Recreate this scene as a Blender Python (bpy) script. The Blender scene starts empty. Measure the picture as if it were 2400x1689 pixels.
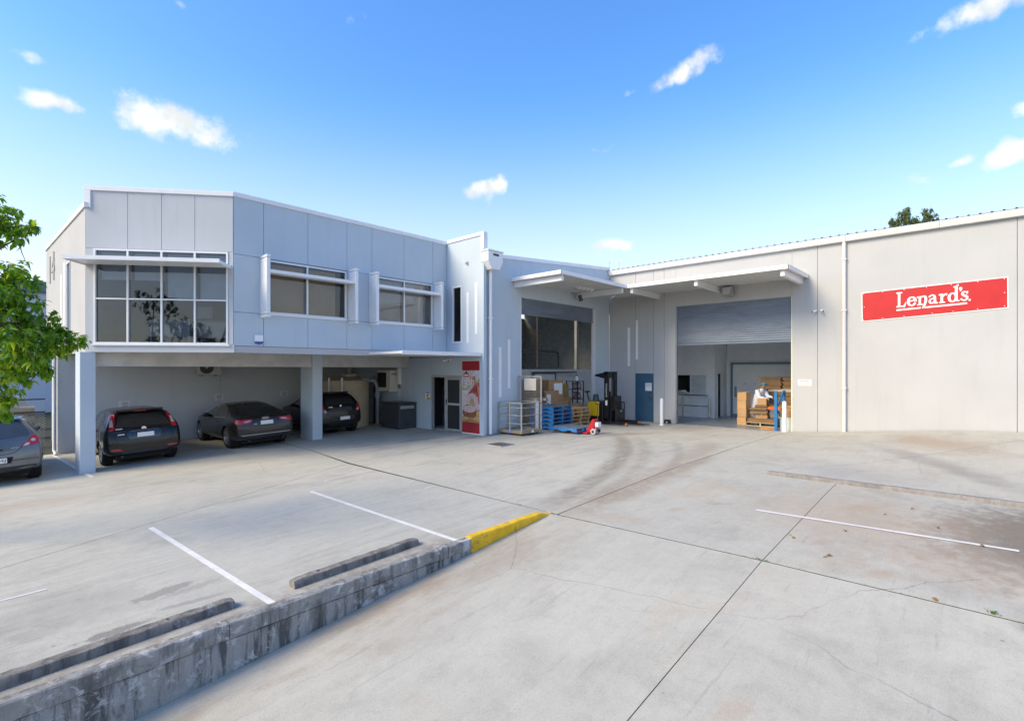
import bpy, bmesh, math, random
from mathutils import Vector, Matrix
from mathutils.bvhtree import BVHTree
R = math.radians
rnd = random.Random(7)
scene = bpy.context.scene
COL = scene.collection

# ---------------------------------------------------------------- camera
# world X runs along the recessed front walls, world Y along the side walls
EYE = 2.24
cam_d = bpy.data.cameras.new('camera')
cam_d.sensor_width = 36.0
cam_d.lens = 18.0
cam_d.shift_y = 21.5 / 2400.0
cam_d.clip_start = 0.05
cam_d.clip_end = 3000
cam = bpy.data.objects.new('camera', cam_d)
COL.objects.link(cam)
cam.location = (0, 0, EYE)
cam.rotation_euler = (R(90), 0, R(43 - 90))     # looks along (cos43, sin43)
scene.camera = cam
CF = Vector((math.cos(R(43)), math.sin(R(43)), 0))      # view direction on the plan
CR = Vector((CF.y, -CF.x, 0))                           # to the right of it
def camp(lat, dep, z):                                  # plan position from "metres right, metres ahead"
    return CR * lat + CF * dep + Vector((0, 0, z))

# ---------------------------------------------------------------- light
SUN_DIR = Vector((0.90, -0.33, -0.74)).normalized()     # the way the light travels
SUN_EL = math.asin(-SUN_DIR.z)
sun_d = bpy.data.lights.new('sun', 'SUN')
sun_d.energy = 1.9
sun_d.angle = R(30.0)
sun_d.color = (1.0, 0.86, 0.68)
sun = bpy.data.objects.new('sun', sun_d)
COL.objects.link(sun)
sun.rotation_euler = SUN_DIR.to_track_quat('-Z', 'Y').to_euler()
sun.location = (-20, 20, 20)

vs = scene.view_settings
vs.view_transform = 'Standard'
vs.look = 'None'
vs.gamma = 1.0
vs.exposure = 1.23
vs.use_curve_mapping = False
vs.use_white_balance = True          # camera balanced for open shade
vs.white_balance_temperature = 7650
vs.white_balance_tint = 3
scene.cycles.max_bounces = 6
scene.cycles.diffuse_bounces = 3
scene.cycles.glossy_bounces = 3
scene.cycles.transparent_max_bounces = 16
scene.cycles.use_denoising = True
scene.cycles.use_adaptive_sampling = True
scene.cycles.adaptive_threshold = 0.02
scene.cycles.sample_clamp_indirect = 6.0

# ---------------------------------------------------------------- node helpers
class NT:
    def __init__(s, tree):
        s.t = tree
        s.n = tree.nodes
        s.l = tree.links
    def new(s, typ, **kw):
        n = s.n.new(typ)
        for k, v in kw.items():
            setattr(n, k, v)
        return n
    def put(s, sock, v):
        if isinstance(v, bpy.types.NodeSocket):
            s.l.new(v, sock)
        elif v is not None:
            if hasattr(sock.default_value, '__len__') and not hasattr(v, '__len__'):
                sock.default_value = [v] * len(sock.default_value)
            elif hasattr(sock.default_value, '__len__'):
                v = list(v)
                if len(sock.default_value) == 4 and len(v) == 3:
                    v.append(1)
                sock.default_value = v
            else:
                sock.default_value = v
    def m(s, op, a, b=None, c=None, clamp=False):
        n = s.new('ShaderNodeMath', operation=op, use_clamp=clamp)
        s.put(n.inputs[0], a)
        if b is not None: s.put(n.inputs[1], b)
        if c is not None: s.put(n.inputs[2], c)
        return n.outputs[0]
    def v(s, op, a, b=None, out=0):
        n = s.new('ShaderNodeVectorMath', operation=op)
        s.put(n.inputs[0], a)
        if b is not None:
            s.put(n.inputs[3] if op == 'SCALE' else n.inputs[1], b)
        return n.outputs[out]
    def dot(s, a, b): return s.v('DOT_PRODUCT', a, b, 1)
    def length(s, a): return s.v('LENGTH', a, None, 1)
    def coord(s, which='Object'):
        return s.new('ShaderNodeTexCoord').outputs[which]
    def mapping(s, vec, loc=(0, 0, 0), rot=(0, 0, 0), scale=(1, 1, 1)):
        n = s.new('ShaderNodeMapping')
        s.put(n.inputs[0], vec)
        n.inputs[1].default_value = loc
        n.inputs[2].default_value = rot
        n.inputs[3].default_value = scale
        return n.outputs[0]
    def noise(s, vec, scale, detail=4, rough=0.55, dist=0.0, out=0):
        n = s.new('ShaderNodeTexNoise')
        s.put(n.inputs['Vector'], vec)
        n.inputs['Scale'].default_value = scale
        n.inputs['Detail'].default_value = detail
        n.inputs['Roughness'].default_value = rough
        n.inputs['Distortion'].default_value = dist
        return n.outputs[out]
    def ss(s, x, a, b, lo=0.0, hi=1.0):           # smoothstep
        n = s.new('ShaderNodeMapRange', interpolation_type='SMOOTHSTEP')
        s.put(n.inputs[0], x)
        n.inputs[1].default_value = a
        n.inputs[2].default_value = b
        n.inputs[3].default_value = lo
        n.inputs[4].default_value = hi
        return n.outputs[0]
    def mix(s, fac, a, b, mode='MIX'):
        n = s.new('ShaderNodeMix', data_type='RGBA', blend_type=mode)
        s.put(n.inputs[0], fac)
        s.put(n.inputs[6], a)
        s.put(n.inputs[7], b)
        return n.outputs[2]
    def sep(s, vec):
        n = s.new('ShaderNodeSeparateXYZ')
        s.put(n.inputs[0], vec)
        return n.outputs
    def comb(s, x, y, z):
        n = s.new('ShaderNodeCombineXYZ')
        s.put(n.inputs[0], x); s.put(n.inputs[1], y); s.put(n.inputs[2], z)
        return n.outputs[0]
    def bump(s, h, strength=0.3, dist=0.01):
        n = s.new('ShaderNodeBump')
        n.inputs['Strength'].default_value = strength
        n.inputs['Distance'].default_value = dist
        s.put(n.inputs['Height'], h)
        return n.outputs[0]

MATS = {}
def newmat(name):
    m = bpy.data.materials.new(name)
    m.use_nodes = True
    MATS[name] = m
    nt = NT(m.node_tree)
    return m, nt, m.node_tree.nodes['Principled BSDF']

def mat(name, col, rough=0.6, metal=0.0, var=0.08, scale=3.0, fine=0.0, bump=0.0, bscale=60.0, coat=0.0, spec=0.5,
        obj_var=0.0, dirt=0.0, dirt_col=(0.12, 0.10, 0.08), stretch=None, hue=None):
    if name in MATS:
        return MATS[name]
    m, nt, p = newmat(name)
    p.inputs['Roughness'].default_value = rough
    p.inputs['Metallic'].default_value = metal
    p.inputs['Specular IOR Level'].default_value = spec
    p.inputs['Coat Weight'].default_value = coat
    p.inputs['Coat Roughness'].default_value = 0.04
    vec = nt.coord('Object')
    if stretch:
        vec = nt.mapping(vec, scale=stretch)
    c = col
    n1 = nt.noise(vec, scale, 5, 0.6)
    lo = tuple(x * (1 - var) for x in col); hi = tuple(min(1, x * (1 + var)) for x in col)
    if hue:
        hi = hue
    c = nt.mix(nt.ss(n1, 0.3, 0.7), lo, hi)
    if fine:
        n2 = nt.noise(vec, bscale * 2.5, 3, 0.7)
        c = nt.mix(nt.m('MULTIPLY', nt.ss(n2, 0.45, 0.75), fine), c, tuple(x * 0.6 for x in col))
    if dirt:
        n3 = nt.noise(vec, scale * 1.7, 8, 0.7, 0.6)
        c = nt.mix(nt.m('MULTIPLY', nt.ss(n3, 0.52, 0.75), dirt), c, dirt_col)
    if obj_var:
        oi = nt.new('ShaderNodeObjectInfo')
        f = nt.m('ADD', nt.m('MULTIPLY', oi.outputs['Random'], 2 * obj_var), 1 - obj_var)
        c = nt.v('SCALE', c, f)
    nt.put(p.inputs['Base Color'], c)
    nt.put(p.inputs['Roughness'], nt.m('ADD', nt.m('MULTIPLY', n1, 0.16), max(0.02, rough - 0.08)) if rough > 0.15 else rough)
    if bump:
        nt.put(p.inputs['Normal'], nt.bump(nt.noise(vec, bscale, 4, 0.6), bump, 0.01))
    return m

# ---------------------------------------------------------------- world: sky with a few small clouds
world = bpy.data.worlds.new('World')
scene.world = world
world.use_nodes = True
def build_world():
    nt = NT(world.node_tree)
    nt.n.clear()
    out = nt.new('ShaderNodeOutputWorld')
    bg = nt.new('ShaderNodeBackground')
    bg.inputs[1].default_value = 0.145
    sky = nt.new('ShaderNodeTexSky', sky_type='NISHITA')
    sky.sun_disc = False
    sky.sun_elevation = SUN_EL
    # the node's sun sits at azimuth measured clockwise from +Y
    sky.sun_rotation = math.atan2(-SUN_DIR.x, -SUN_DIR.y)
    sky.altitude = 0
    sky.air_density = 1.0
    sky.dust_density = 0.5
    sky.ozone_density = 3.2
    d = nt.v('NORMALIZE', nt.coord('Generated'))
    w = nt.noise(d, 11.0, 2, 0.62, out=1)
    w = nt.v('SCALE', nt.v('SUBTRACT', w, (0.5, 0.5, 0.5)), 0.05)
    dw = nt.v('ADD', d, w)
    total = None
    # direction of each small cloud as (to the right, up) per metre ahead, its half sizes, tilt and thickness
    clouds = [(-0.66, 0.487, .125, .047, -4, 1.0), (-0.905, 0.523, .060, .023, 0, .95), (-0.046, 0.352, .052, .024, 6, 1.0),
              (0.205, 0.245, .045, .02, 0, .95), (0.345, 0.588, .085, .022, 16, .8), (0.94, 0.715, .13, .032, 8, .95),
              (0.985, 0.421, .05, .034, 0, 1.1), (1.0, 0.508, .028, .022, 0, .9), (0.885, 0.412, .035, .012, 8, .6),
              (0.78, 0.374, .032, .018, 0, .6), (-0.875, 0.307, .03, .02, 0, .55), (-0.935, 0.61, .04, .016, 20, .42),
              (0.17, 0.443, .04, .009, 4, .35), (-0.30, 0.69, .04, .03, 30, .2), (-0.65, 0.71, .02, .012, 0, .4), (0.23, .543, .016, .01, 0, .4)]
    for (u, v_, a, b, tilt, th) in clouds:
        dirv = (CF + CR * u + Vector((0, 0, v_)))
        L = dirv.length
        dirv.normalize()
        up0 = Vector((0, 0, 1))
        rt = dirv.cross(up0).normalized()
        up = rt.cross(dirv).normalized()
        t = R(tilt)
        a, b = a * 0.84, b * 0.84
        ax = (rt * math.cos(t) + up * math.sin(t)) * (L / a)
        ay = (up * math.cos(t) - rt * math.sin(t)) * (L / b)
        q = nt.v('SUBTRACT', dw, tuple(dirv))
        r2 = nt.length(nt.comb(nt.dot(q, tuple(ax)), nt.dot(q, tuple(ay)), 0.0))
        k = nt.ss(r2, 1.7, 0.0, 0.0, th)
        total = k if total is None else nt.m('MAXIMUM', total, k)
    # scattered cloud over the rest of the sky, away from the view
    p = nt.sep(d)
    pl = nt.v('SCALE', d, nt.m('DIVIDE', 1.0, nt.m('ADD', nt.m('MAXIMUM', p[2], 0.0), 0.12)))
    back = nt.ss(nt.dot(d, tuple(CF)), 0.35, -0.25)
    sc = nt.m('MULTIPLY', nt.m('MULTIPLY', nt.ss(nt.noise(pl, 1.6, 3, 0.6), 0.54, 0.70), 0.9), back)
    total = nt.m('MAXIMUM', total, sc)
    fb = nt.noise(d, 27.0, 5, 0.62)
    dens = nt.m('MULTIPLY', nt.ss(nt.m('ADD', total, nt.m('MULTIPLY', nt.m('SUBTRACT', fb, 0.5), 1.5)), 0.22, 0.95), 0.93)
    dens = nt.m('MULTIPLY', dens, nt.ss(total, 0.02, 0.16))
    cloud_col = nt.mix(nt.ss(nt.noise(nt.v('ADD', d, (0, 0, .012)), 20.0, 2, 0.6), 0.35, 0.65), (2.5, 2.7, 3.1), (3.5, 3.55, 3.7))
    total = dens
    hs = nt.new('ShaderNodeHueSaturation')
    hs.inputs['Hue'].default_value = 0.511
    hs.inputs['Saturation'].default_value = 1.28
    hs.inputs['Value'].default_value = 1.2
    nt.put(hs.inputs['Color'], sky.outputs[0])
    hz = nt.ss(p[2], 0.48, 0.02, 0.0, 0.80)
    skyc = nt.mix(hz, hs.outputs[0], (2.75, 2.74, 3.4))
    nt.put(bg.inputs[0], nt.mix(total, skyc, cloud_col))
    nt.l.new(bg.outputs[0], out.inputs[0])
build_world()
world.cycles.sampling_method = 'MANUAL'
world.cycles.sample_map_resolution = 256

# ---------------------------------------------------------------- mesh helpers
WM = {}            # plan matrix of every thing, so that parts can be given in world coordinates
def tag(o, label=None, cat=None, group=None, kind=None):
    if label: o['label'] = label
    if cat: o['category'] = cat
    if group: o['group'] = group
    if kind: o['kind'] = kind
    return o
def thing(name, label, cat, loc=(0, 0, 0), rz=0.0, group=None):
    o = bpy.data.objects.new(name, None)
    o.empty_display_size = 0.2
    COL.objects.link(o)
    o.location = loc
    o.rotation_euler = (0, 0, rz)
    WM[o] = Matrix.Translation(Vector(loc)) @ Matrix.Rotation(rz, 4, 'Z')
    return tag(o, label, cat, group)
def root_of(o):
    while o.parent is not None:
        o = o.parent
    return o

class MB:
    def __init__(s):
        s.v = []
        s.f = []
    def add(s, vs, fs):
        b = len(s.v)
        s.v += [Vector(x) for x in vs]
        s.f += [tuple(b + i for i in f) for f in fs]
        return s
    def box(s, x0, x1, y0, y1, z0, z1):
        if x0 > x1: x0, x1 = x1, x0
        if y0 > y1: y0, y1 = y1, y0
        if z0 > z1: z0, z1 = z1, z0
        return s.add([(x0, y0, z0), (x1, y0, z0), (x1, y1, z0), (x0, y1, z0), (x0, y0, z1), (x1, y0, z1), (x1, y1, z1), (x0, y1, z1)],
                     [(0, 3, 2, 1), (4, 5, 6, 7), (0, 1, 5, 4), (1, 2, 6, 5), (2, 3, 7, 6), (3, 0, 4, 7)])
    def obox(s, c, ax, ay, az):                    # centre and three half vectors
        c, ax, ay, az = Vector(c), Vector(ax), Vector(ay), Vector(az)
        vs = [c + ax * i + ay * j + az * k for k in (-1, 1) for (i, j) in ((-1, -1), (1, -1), (1, 1), (-1, 1))]
        return s.add(vs, [(0, 3, 2, 1), (4, 5, 6, 7), (0, 1, 5, 4), (1, 2, 6, 5), (2, 3, 7, 6), (3, 0, 4, 7)])
    def bar(s, p0, p1, w, h, up=(0, 0, 1)):        # square bar between two points
        p0, p1 = Vector(p0), Vector(p1)
        d = (p1 - p0)
        L = d.length / 2
        d.normalize()
        up = Vector(up)
        if abs(d.dot(up)) > 0.99: up = Vector((0, 1, 0))
        sd = d.cross(up).normalized()
        u = sd.cross(d).normalized()
        return s.obox((p0 + p1) / 2, d * L, sd * w / 2, u * h / 2)
    def prism(s, pts, ext):                        # polygon given in 3D, pushed along a vector
        n = len(pts)
        ext = Vector(ext)
        a = [Vector(p) for p in pts]
        vs = a + [p + ext for p in a]
        fs = [tuple(range(n - 1, -1, -1)), tuple(range(n, 2 * n))]
        fs += [(i, (i + 1) % n, n + (i + 1) % n, n + i) for i in range(n)]
        return s.add(vs, fs)
    def cyl(s, p0, p1, r0, r1=None, n=12, caps=True):
        r1 = r0 if r1 is None else r1
        p0, p1 = Vector(p0), Vector(p1)
        d = (p1 - p0).normalized()
        a = d.orthogonal().normalized()
        b = d.cross(a)
        vs = []
        for p, r in ((p0, r0), (p1, r1)):
            vs += [p + (a * math.cos(2 * math.pi * i / n) + b * math.sin(2 * math.pi * i / n)) * r for i in range(n)]
        fs = [(i, (i + 1) % n, n + (i + 1) % n, n + i) for i in range(n)]
        if caps: fs += [tuple(range(n - 1, -1, -1)), tuple(range(n, 2 * n))]
        return s.add(vs, fs)
    def tube(s, path, r, n=8):
        path = [Vector(p) for p in path]
        rs = r if hasattr(r, '__len__') else [r] * len(path)
        vs, fs = [], []
        ref = None
        for i, p in enumerate(path):
            d = (path[min(i + 1, len(path) - 1)] - path[max(i - 1, 0)]).normalized()
            if ref is None: ref = d.orthogonal().normalized()
            ref = (ref - d * ref.dot(d))
            ref = ref.normalized() if ref.length > 1e-5 else d.orthogonal().normalized()
            b = d.cross(ref)
            vs += [p + (ref * math.cos(2 * math.pi * k / n) + b * math.sin(2 * math.pi * k / n)) * rs[i] for k in range(n)]
        for i in range(len(path) - 1):
            fs += [(i * n + k, i * n + (k + 1) % n, (i + 1) * n + (k + 1) % n, (i + 1) * n + k) for k in range(n)]
        fs += [tuple(range(n - 1, -1, -1)), tuple((len(path) - 1) * n + k for k in range(n))]
        return s.add(vs, fs)
    def lathe(s, prof, c=(0, 0, 0), axis='Z', n=24):
        vs, fs = [], []
        c = Vector(c)
        for (r, h) in prof:
            for k in range(n):
                a = 2 * math.pi * k / n
                x, y = r * math.cos(a), r * math.sin(a)
                vs.append(c + (Vector((x, y, h)) if axis == 'Z' else Vector((h, x, y)) if axis == 'X' else Vector((x, h, y))))
        m = len(prof)
        for i in range(m - 1):
            fs += [(i * n + k, i * n + (k + 1) % n, (i + 1) * n + (k + 1) % n, (i + 1) * n + k) for k in range(n)]
        return s.add(vs, fs)
    def quad(s, *p):
        return s.add(p, [tuple(range(len(p)))])
    def mesh(s, name, M=None):
        me = bpy.data.meshes.new(name)
        vs = [M @ v for v in s.v] if M is not None else s.v
        me.from_pydata([tuple(v) for v in vs], [], s.f)
        bm = bmesh.new()
        bm.from_mesh(me)
        bmesh.ops.recalc_face_normals(bm, faces=bm.faces)
        bm.to_mesh(me)
        bm.free()
        return me
    def build(s, name, m, parent=None, local=False, smooth=False, bevel=0.0, kind=None, label=None):
        M = None
        if parent is not None and not local:
            M = WM[root_of(parent)].inverted() if root_of(parent) in WM else None
        me = s.mesh(name, M)
        if bevel:
            bm = bmesh.new()
            bm.from_mesh(me)
            bmesh.ops.bevel(bm, geom=list(bm.edges), offset=bevel, segments=1, affect='EDGES', clamp_overlap=True)
            bm.to_mesh(me)
            bm.free()
        me.materials.append(m)
        if smooth:
            me.shade_smooth() if hasattr(me, 'shade_smooth') else None
            for p in me.polygons: p.use_smooth = True
            if smooth != 'all':
                me.set_sharp_from_angle(angle=R(40))
        o = bpy.data.objects.new(name, me)
        COL.objects.link(o)
        if parent is not None:
            o.parent = parent
        return tag(o, label, None, None, kind)

def copy_tree(o, parent=None):
    c = o.copy()
    COL.objects.link(c)
    c.parent = parent
    for ch in list(o.children):
        copy_tree(ch, c)
    return c
def text_mesh(txt, size, depth=0.002, bold=0.0):
    cu = bpy.data.curves.new('lettering', 'FONT')
    cu.body = txt
    cu.size = size
    cu.extrude = depth
    cu.offset = bold
    cu.resolution_u = 3
    cu.align_x = 'CENTER'
    cu.align_y = 'CENTER'
    ob = bpy.data.objects.new('lettering', cu)
    COL.objects.link(ob)
    dg = bpy.context.evaluated_depsgraph_get()
    me = bpy.data.meshes.new_from_object(ob.evaluated_get(dg))
    vs = [v.co.copy() for v in me.vertices]
    fs = [tuple(p.vertices) for p in me.polygons]
    bpy.data.objects.remove(ob)
    bpy.data.curves.remove(cu)
    bpy.data.meshes.remove(me)
    return vs, fs
def lettering(txt, size, origin, right, up, m, parent, name='lettering', bold=0.0, fit=None, local=False, depth=0.002):
    vs, fs = text_mesh(txt, size, depth, bold)
    r, u = Vector(right).normalized(), Vector(up).normalized()
    nrm = r.cross(u)
    if fit:
        w = max(v.x for v in vs) - min(v.x for v in vs)
        h = max(v.y for v in vs) - min(v.y for v in vs)
        vs = [Vector((v.x * fit[0] / w, v.y * fit[1] / h, v.z)) for v in vs]
    b = MB()
    b.add([Vector(origin) + r * v.x + u * v.y + nrm * v.z for v in vs], fs)
    return b.build(name, m, parent, local=local)
def smoothstep(x):
    x = max(0.0, min(1.0, x))
    return x * x * (3 - 2 * x)
# ---------------------------------------------------------------- materials of the setting
WALLC = (0.60, 0.62, 0.64)
def wall_material(name, col):
    m, nt, p = newmat(name)
    v = nt.coord('Object')
    n1 = nt.noise(v, 0.5, 4, 0.6)
    n2 = nt.noise(nt.mapping(v, scale=(3, 3, 0.35)), 1.1, 6, 0.65)
    c = nt.mix(nt.ss(n1, 0.3, 0.7), tuple(x * 0.965 for x in col), tuple(min(1, x * 1.03) for x in col))
    c = nt.mix(nt.m('MULTIPLY', nt.ss(n2, 0.50, 0.78), 0.22), c, tuple(x * 0.72 for x in col))
    z = nt.sep(v)[2]
    foot = nt.m('MULTIPLY', nt.ss(nt.m('ADD', z, nt.m('MULTIPLY', n2, 0.5)), 0.62, 0.15), 0.16)
    c = nt.mix(foot, c, (0.33, 0.30, 0.27))
    nt.put(p.inputs['Base Color'], c)
    p.inputs['Roughness'].default_value = 0.82
    p.inputs['Specular IOR Level'].default_value = 0.3
    nt.put(p.inputs['Normal'], nt.bump(nt.noise(v, 130, 3, 0.6), 0.12, 0.004))
    return m
M_WALL = wall_material('blue grey wall paint', (0.49, 0.565, 0.625))
M_WALL2 = wall_material('wall paint warm', (0.465, 0.465, 0.46))
M_BACK = wall_material('carpark wall paint', (0.66, 0.67, 0.675))
M_JOINT = mat('joint shadow gap', (0.16, 0.17, 0.18), 0.9)
M_TRIM = mat('white trim paint', (0.80, 0.80, 0.80), 0.45, var=0.03)
M_TRIM2 = mat('white metal', (0.78, 0.79, 0.80), 0.35, var=0.03, spec=0.5)
M_CREAM = mat('gutter cream', (0.63, 0.62, 0.595), 0.4, var=0.03)
M_SOFFIT = mat('soffit board', (0.58, 0.58, 0.57), 0.85, var=0.05)
M_CONC = mat('beam concrete', (0.52, 0.51, 0.49), 0.85, var=0.12, scale=2.5, bump=0.2, fine=0.25)
M_BLACK = mat('black plastic', (0.012, 0.012, 0.013), 0.45, var=0.1)
M_DARK = mat('dark metal', (0.03, 0.032, 0.036), 0.45, var=0.15, spec=0.5)
M_ALU = mat('window frame', (0.74, 0.75, 0.76), 0.35, var=0.03)
M_GREYM = mat('galvanised steel', (0.42, 0.43, 0.44), 0.4, metal=0.7, var=0.12, scale=8)
M_STEEL = mat('stainless tube', (0.5, 0.5, 0.5), 0.25, metal=0.95, var=0.05)

def glass_material(name, tint=(0.62, 0.66, 0.68), refl=1.0, rough=0.0):
    m, nt, p = newmat(name)
    nt.n.remove(p)
    out = nt.n['Material Output']
    tr = nt.new('ShaderNodeBsdfTransparent')
    tr.inputs[0].default_value = (*tint, 1)
    gl = nt.new('ShaderNodeBsdfAnisotropic') if False else nt.new('ShaderNodeBsdfGlossy')
    gl.inputs['Roughness'].default_value = rough
    fr = nt.new('ShaderNodeFresnel')
    fr.inputs[0].default_value = 1.6
    mx = nt.new('ShaderNodeMixShader')
    nt.put(mx.inputs[0], nt.m('MINIMUM', nt.m('MULTIPLY', fr.outputs[0], refl), 1.0))
    nt.l.new(tr.outputs[0], mx.inputs[1])
    nt.l.new(gl.outputs[0], mx.inputs[2])
    nt.l.new(mx.outputs[0], out.inputs[0])
    return m
M_GLASS = glass_material('tinted window glass', (0.78, 0.82, 0.86), 1.0)
M_GLASS2 = glass_material('clear window glass', (0.80, 0.80, 0.80), 0.9)

def concrete_material(name, base, drive):
    m, nt, p = newmat(name)
    v = nt.coord('Object')
    s = nt.sep(v)
    big = nt.noise(v, 0.22, 4, 0.6)
    mid = nt.noise(v, 1.1, 5, 0.68, 0.4)
    stre = nt.noise(nt.mapping(v, rot=(0, 0, R(4)), scale=(0.22, 2.0, 1)), 1.6, 5, 0.7, 0.5)
    stre2 = nt.noise(nt.mapping(v, rot=(0, 0, R(-9)), scale=(0.35, 4.5, 1)), 2.4, 4, 0.7, 0.3)
    fine = nt.noise(v, 62, 3, 0.7)
    grit = nt.noise(v, 150, 1, 0.6)
    nA = nt.noise(v, 1.7, 5, 0.65)
    nB = nt.noise(v, 5.5, 5, 0.65)
    nC = nt.noise(v, 13.0, 5, 0.7)
    c = nt.mix(nt.ss(big, 0.32, 0.68), tuple(x * 0.93 for x in base), (base[0] * 1.07, base[1] * 1.055, base[2] * 1.03))
    c = nt.mix(nt.m('MULTIPLY', nt.ss(mid, 0.45, 0.75), 0.50), c, (base[0] * 0.62, base[1] * 0.60, base[2] * 0.59))
    mott = nt.noise(v, 7.0, 6, 0.72, 0.3)
    c = nt.mix(nt.m('MULTIPLY', nt.ss(mott, 0.46, 0.72), 0.30), c, (base[0] * 0.66, base[1] * 0.64, base[2] * 0.63))
    c = nt.mix(nt.m('MULTIPLY', nt.ss(mott, 0.46, 0.24), 0.30), c, (base[0] * 1.2, base[1] * 1.2, base[2] * 1.2))
    c = nt.mix(nt.m('MULTIPLY', nt.ss(stre, 0.5, 0.74), 0.50 if not drive else 0.20), c, (base[0] * 0.58, base[1] * 0.57, base[2] * 0.58))
    c = nt.mix(nt.m('MULTIPLY', nt.ss(stre2, 0.48, 0.72), 0.40 if not drive else 0.18), c, (base[0] * 1.24, base[1] * 1.23, base[2] * 1.22))
    # rusty, tan patches
    tan = nt.ss(nt.noise(nt.mapping(v, loc=(3, 8, 0)), 0.55, 6, 0.65, 0.5), 0.52, 0.74)
    c = nt.mix(nt.m('MULTIPLY', tan, 0.50 if drive else 0.25), c, (base[0] * 0.92, base[1] * 0.74, base[2] * 0.58))
    # tyre sweep into the loading door and brown run of dirt beside the joint
    def arc(cx, cy, r, w, xa, xb, k, col, seed):
        nonlocal c
        q = nt.v('SUBTRACT', v, (cx, cy, 0))
        qs = nt.sep(q)
        rad = nt.length(nt.comb(qs[0], qs[1], 0.0))
        wob = nt.m('MULTIPLY', nt.m('SUBTRACT', nA, 0.5), w * 1.1)
        dd = nt.m('ABSOLUTE', nt.m('ADD', nt.m('SUBTRACT', rad, r), wob))
        b = nt.m('MULTIPLY', nt.ss(dd, w, w * 0.15), nt.ss(s[0], xa, xa + 1.6))
        b = nt.m('MULTIPLY', b, nt.ss(s[0], xb, xb - 1.6))
        b = nt.m('MULTIPLY', b, nt.ss(nt.m('ADD', nt.m('MULTIPLY', nB, 0.5), nt.m('MULTIPLY', stre2, 0.5)), 0.22, 0.60))
        c = nt.mix(nt.m('MULTIPLY', b, k), c, col)
    def spot(cx, cy, rx, ry, rot, k, col, soft=0.5, wob=0.6, ns=2.5):
        nonlocal c
        q = nt.mapping(nt.v('SUBTRACT', v, (cx, cy, 0)), rot=(0, 0, rot), scale=(1, 1, 1))
        qs = nt.sep(q)
        rad = nt.length(nt.comb(nt.m('DIVIDE', qs[0], rx), nt.m('DIVIDE', qs[1], ry), 0.0))
        rad = nt.m('ADD', rad, nt.m('MULTIPLY', nt.m('SUBTRACT', nA if ns < 2.2 else nB if ns < 4.5 else nC, 0.5), wob * 2))
        c = nt.mix(nt.m('MULTIPLY', nt.ss(rad, 1.0, 1.0 - soft), k), c, col)
    if drive:
        arc(9.1, 29.1, 23.9, 0.55, 6.4, 15.6, 0.8, (base[0] * 0.62, base[1] * 0.48, base[2] * 0.38), 2.0)
        # old brown edge where the drive meets the kerb
        ed = nt.m('MULTIPLY', nt.ss(s[1], 3.9, 5.3), nt.ss(s[0], 7.4, 6.2))
        ed = nt.m('MULTIPLY', ed, nt.ss(nt.noise(nt.mapping(v, scale=(0.4, 1.5, 1)), 2.0, 6, 0.7), 0.32, 0.7))
        c = nt.mix(nt.m('MULTIPLY', ed, 0.85), c, (base[0] * 0.66, base[1] * 0.53, base[2] * 0.44))
        spot(9.9, -0.6, 2.6, 1.7, 0.1, 0.95, (0.17, 0.135, 0.10), 0.7, 0.6, 3)
        spot(9.6, 1.6, 2.4, 2.2, 0.1, 0.55, (0.40, 0.29, 0.20), 0.9, 0.6, 3)
        spot(8.2, .2, 1.2, 1.5, 0.1, 0.45, (0.38, 0.28, 0.20), 0.9, 0.6, 3)
        spot(7.3, -1.0, 1.9, 0.85, 0.15, 0.85, (0.16, 0.14, 0.12), 0.45, 0.5, 2.0)
        spot(5.6, -0.9, 1.2, 0.6, 0.3, 0.6, (0.24, 0.21, 0.18), 0.5, 0.6, 2.0)
        for (x, y, r_) in ((8.3, 3.9, .28), (9.0, 3.5, .18), (8.1, 1.7, .3), (7.4, .95, .35), (10.2, 1.6, .5), (4.2, 1.5, .3)):
            spot(x, y, r_, r_ * 0.5, 0.5, 0.34, (0.36, 0.23, 0.13), 0.8, 0.6, 5)
        spot(15.5, 1.2, 3.4, 0.55, -0.70, 0.5, (0.24, 0.21, 0.19), 0.9, 0.5, 1.2)
        spot(14.0, 0.2, 2.6, 0.4, -0.6, 0.45, (0.26, 0.23, 0.21), 0.9, 0.6, 1.2)
        spot(13.2, 2.4, 1.6, 1.1, -0.5, 0.35, (0.30, 0.29, 0.30), 0.9, 0.5, 1.2)
        spot(17.6, 1.0, 2.4, 1.3, -0.7, 0.75, (0.36, 0.27, 0.19), 0.9, 0.4, 1.0)
    else:
        arc(5.8, 20.2, 14.45, 0.42, 6.3, 15.9, 0.9, (base[0] * 0.50, base[1] * 0.45, base[2] * 0.41), 1.0)
        arc(5.8, 20.2, 15.0, 0.30, 6.9, 15.9, 0.5, (base[0] * 0.52, base[1] * 0.45, base[2] * 0.40), 1.0)
        arc(6.6, 20.6, 15.9, 0.22, 6.6, 15.9, 0.4, (base[0] * 0.44, base[1] * 0.40, base[2] * 0.38), 1.0)
        arc(9.1, 29.1, 23.75, 0.5, 6.4, 16.5, 0.6, (base[0] * 0.66, base[1] * 0.52, base[2] * 0.42), 2.0)
        spot(15.4, 9.4, 2.6, 0.5, 0.5, 0.55, (0.24, 0.19, 0.15), 0.9, 0.5, 1.5)
        spot(1.62, 7.2, 0.42, 0.15, -0.15, 0.62, (0.17, 0.155, 0.145), 0.45, 0.75, 5)
        spot(1.9, 7.05, 0.5, 0.12, -0.1, 0.4, (0.2, 0.185, 0.175), 0.7, 0.9, 5)
        spot(1.06, 6.53, 0.36, 0.10, 0.0, 0.75, (0.13, 0.125, 0.125), 0.5, 1.0, 6)
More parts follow.
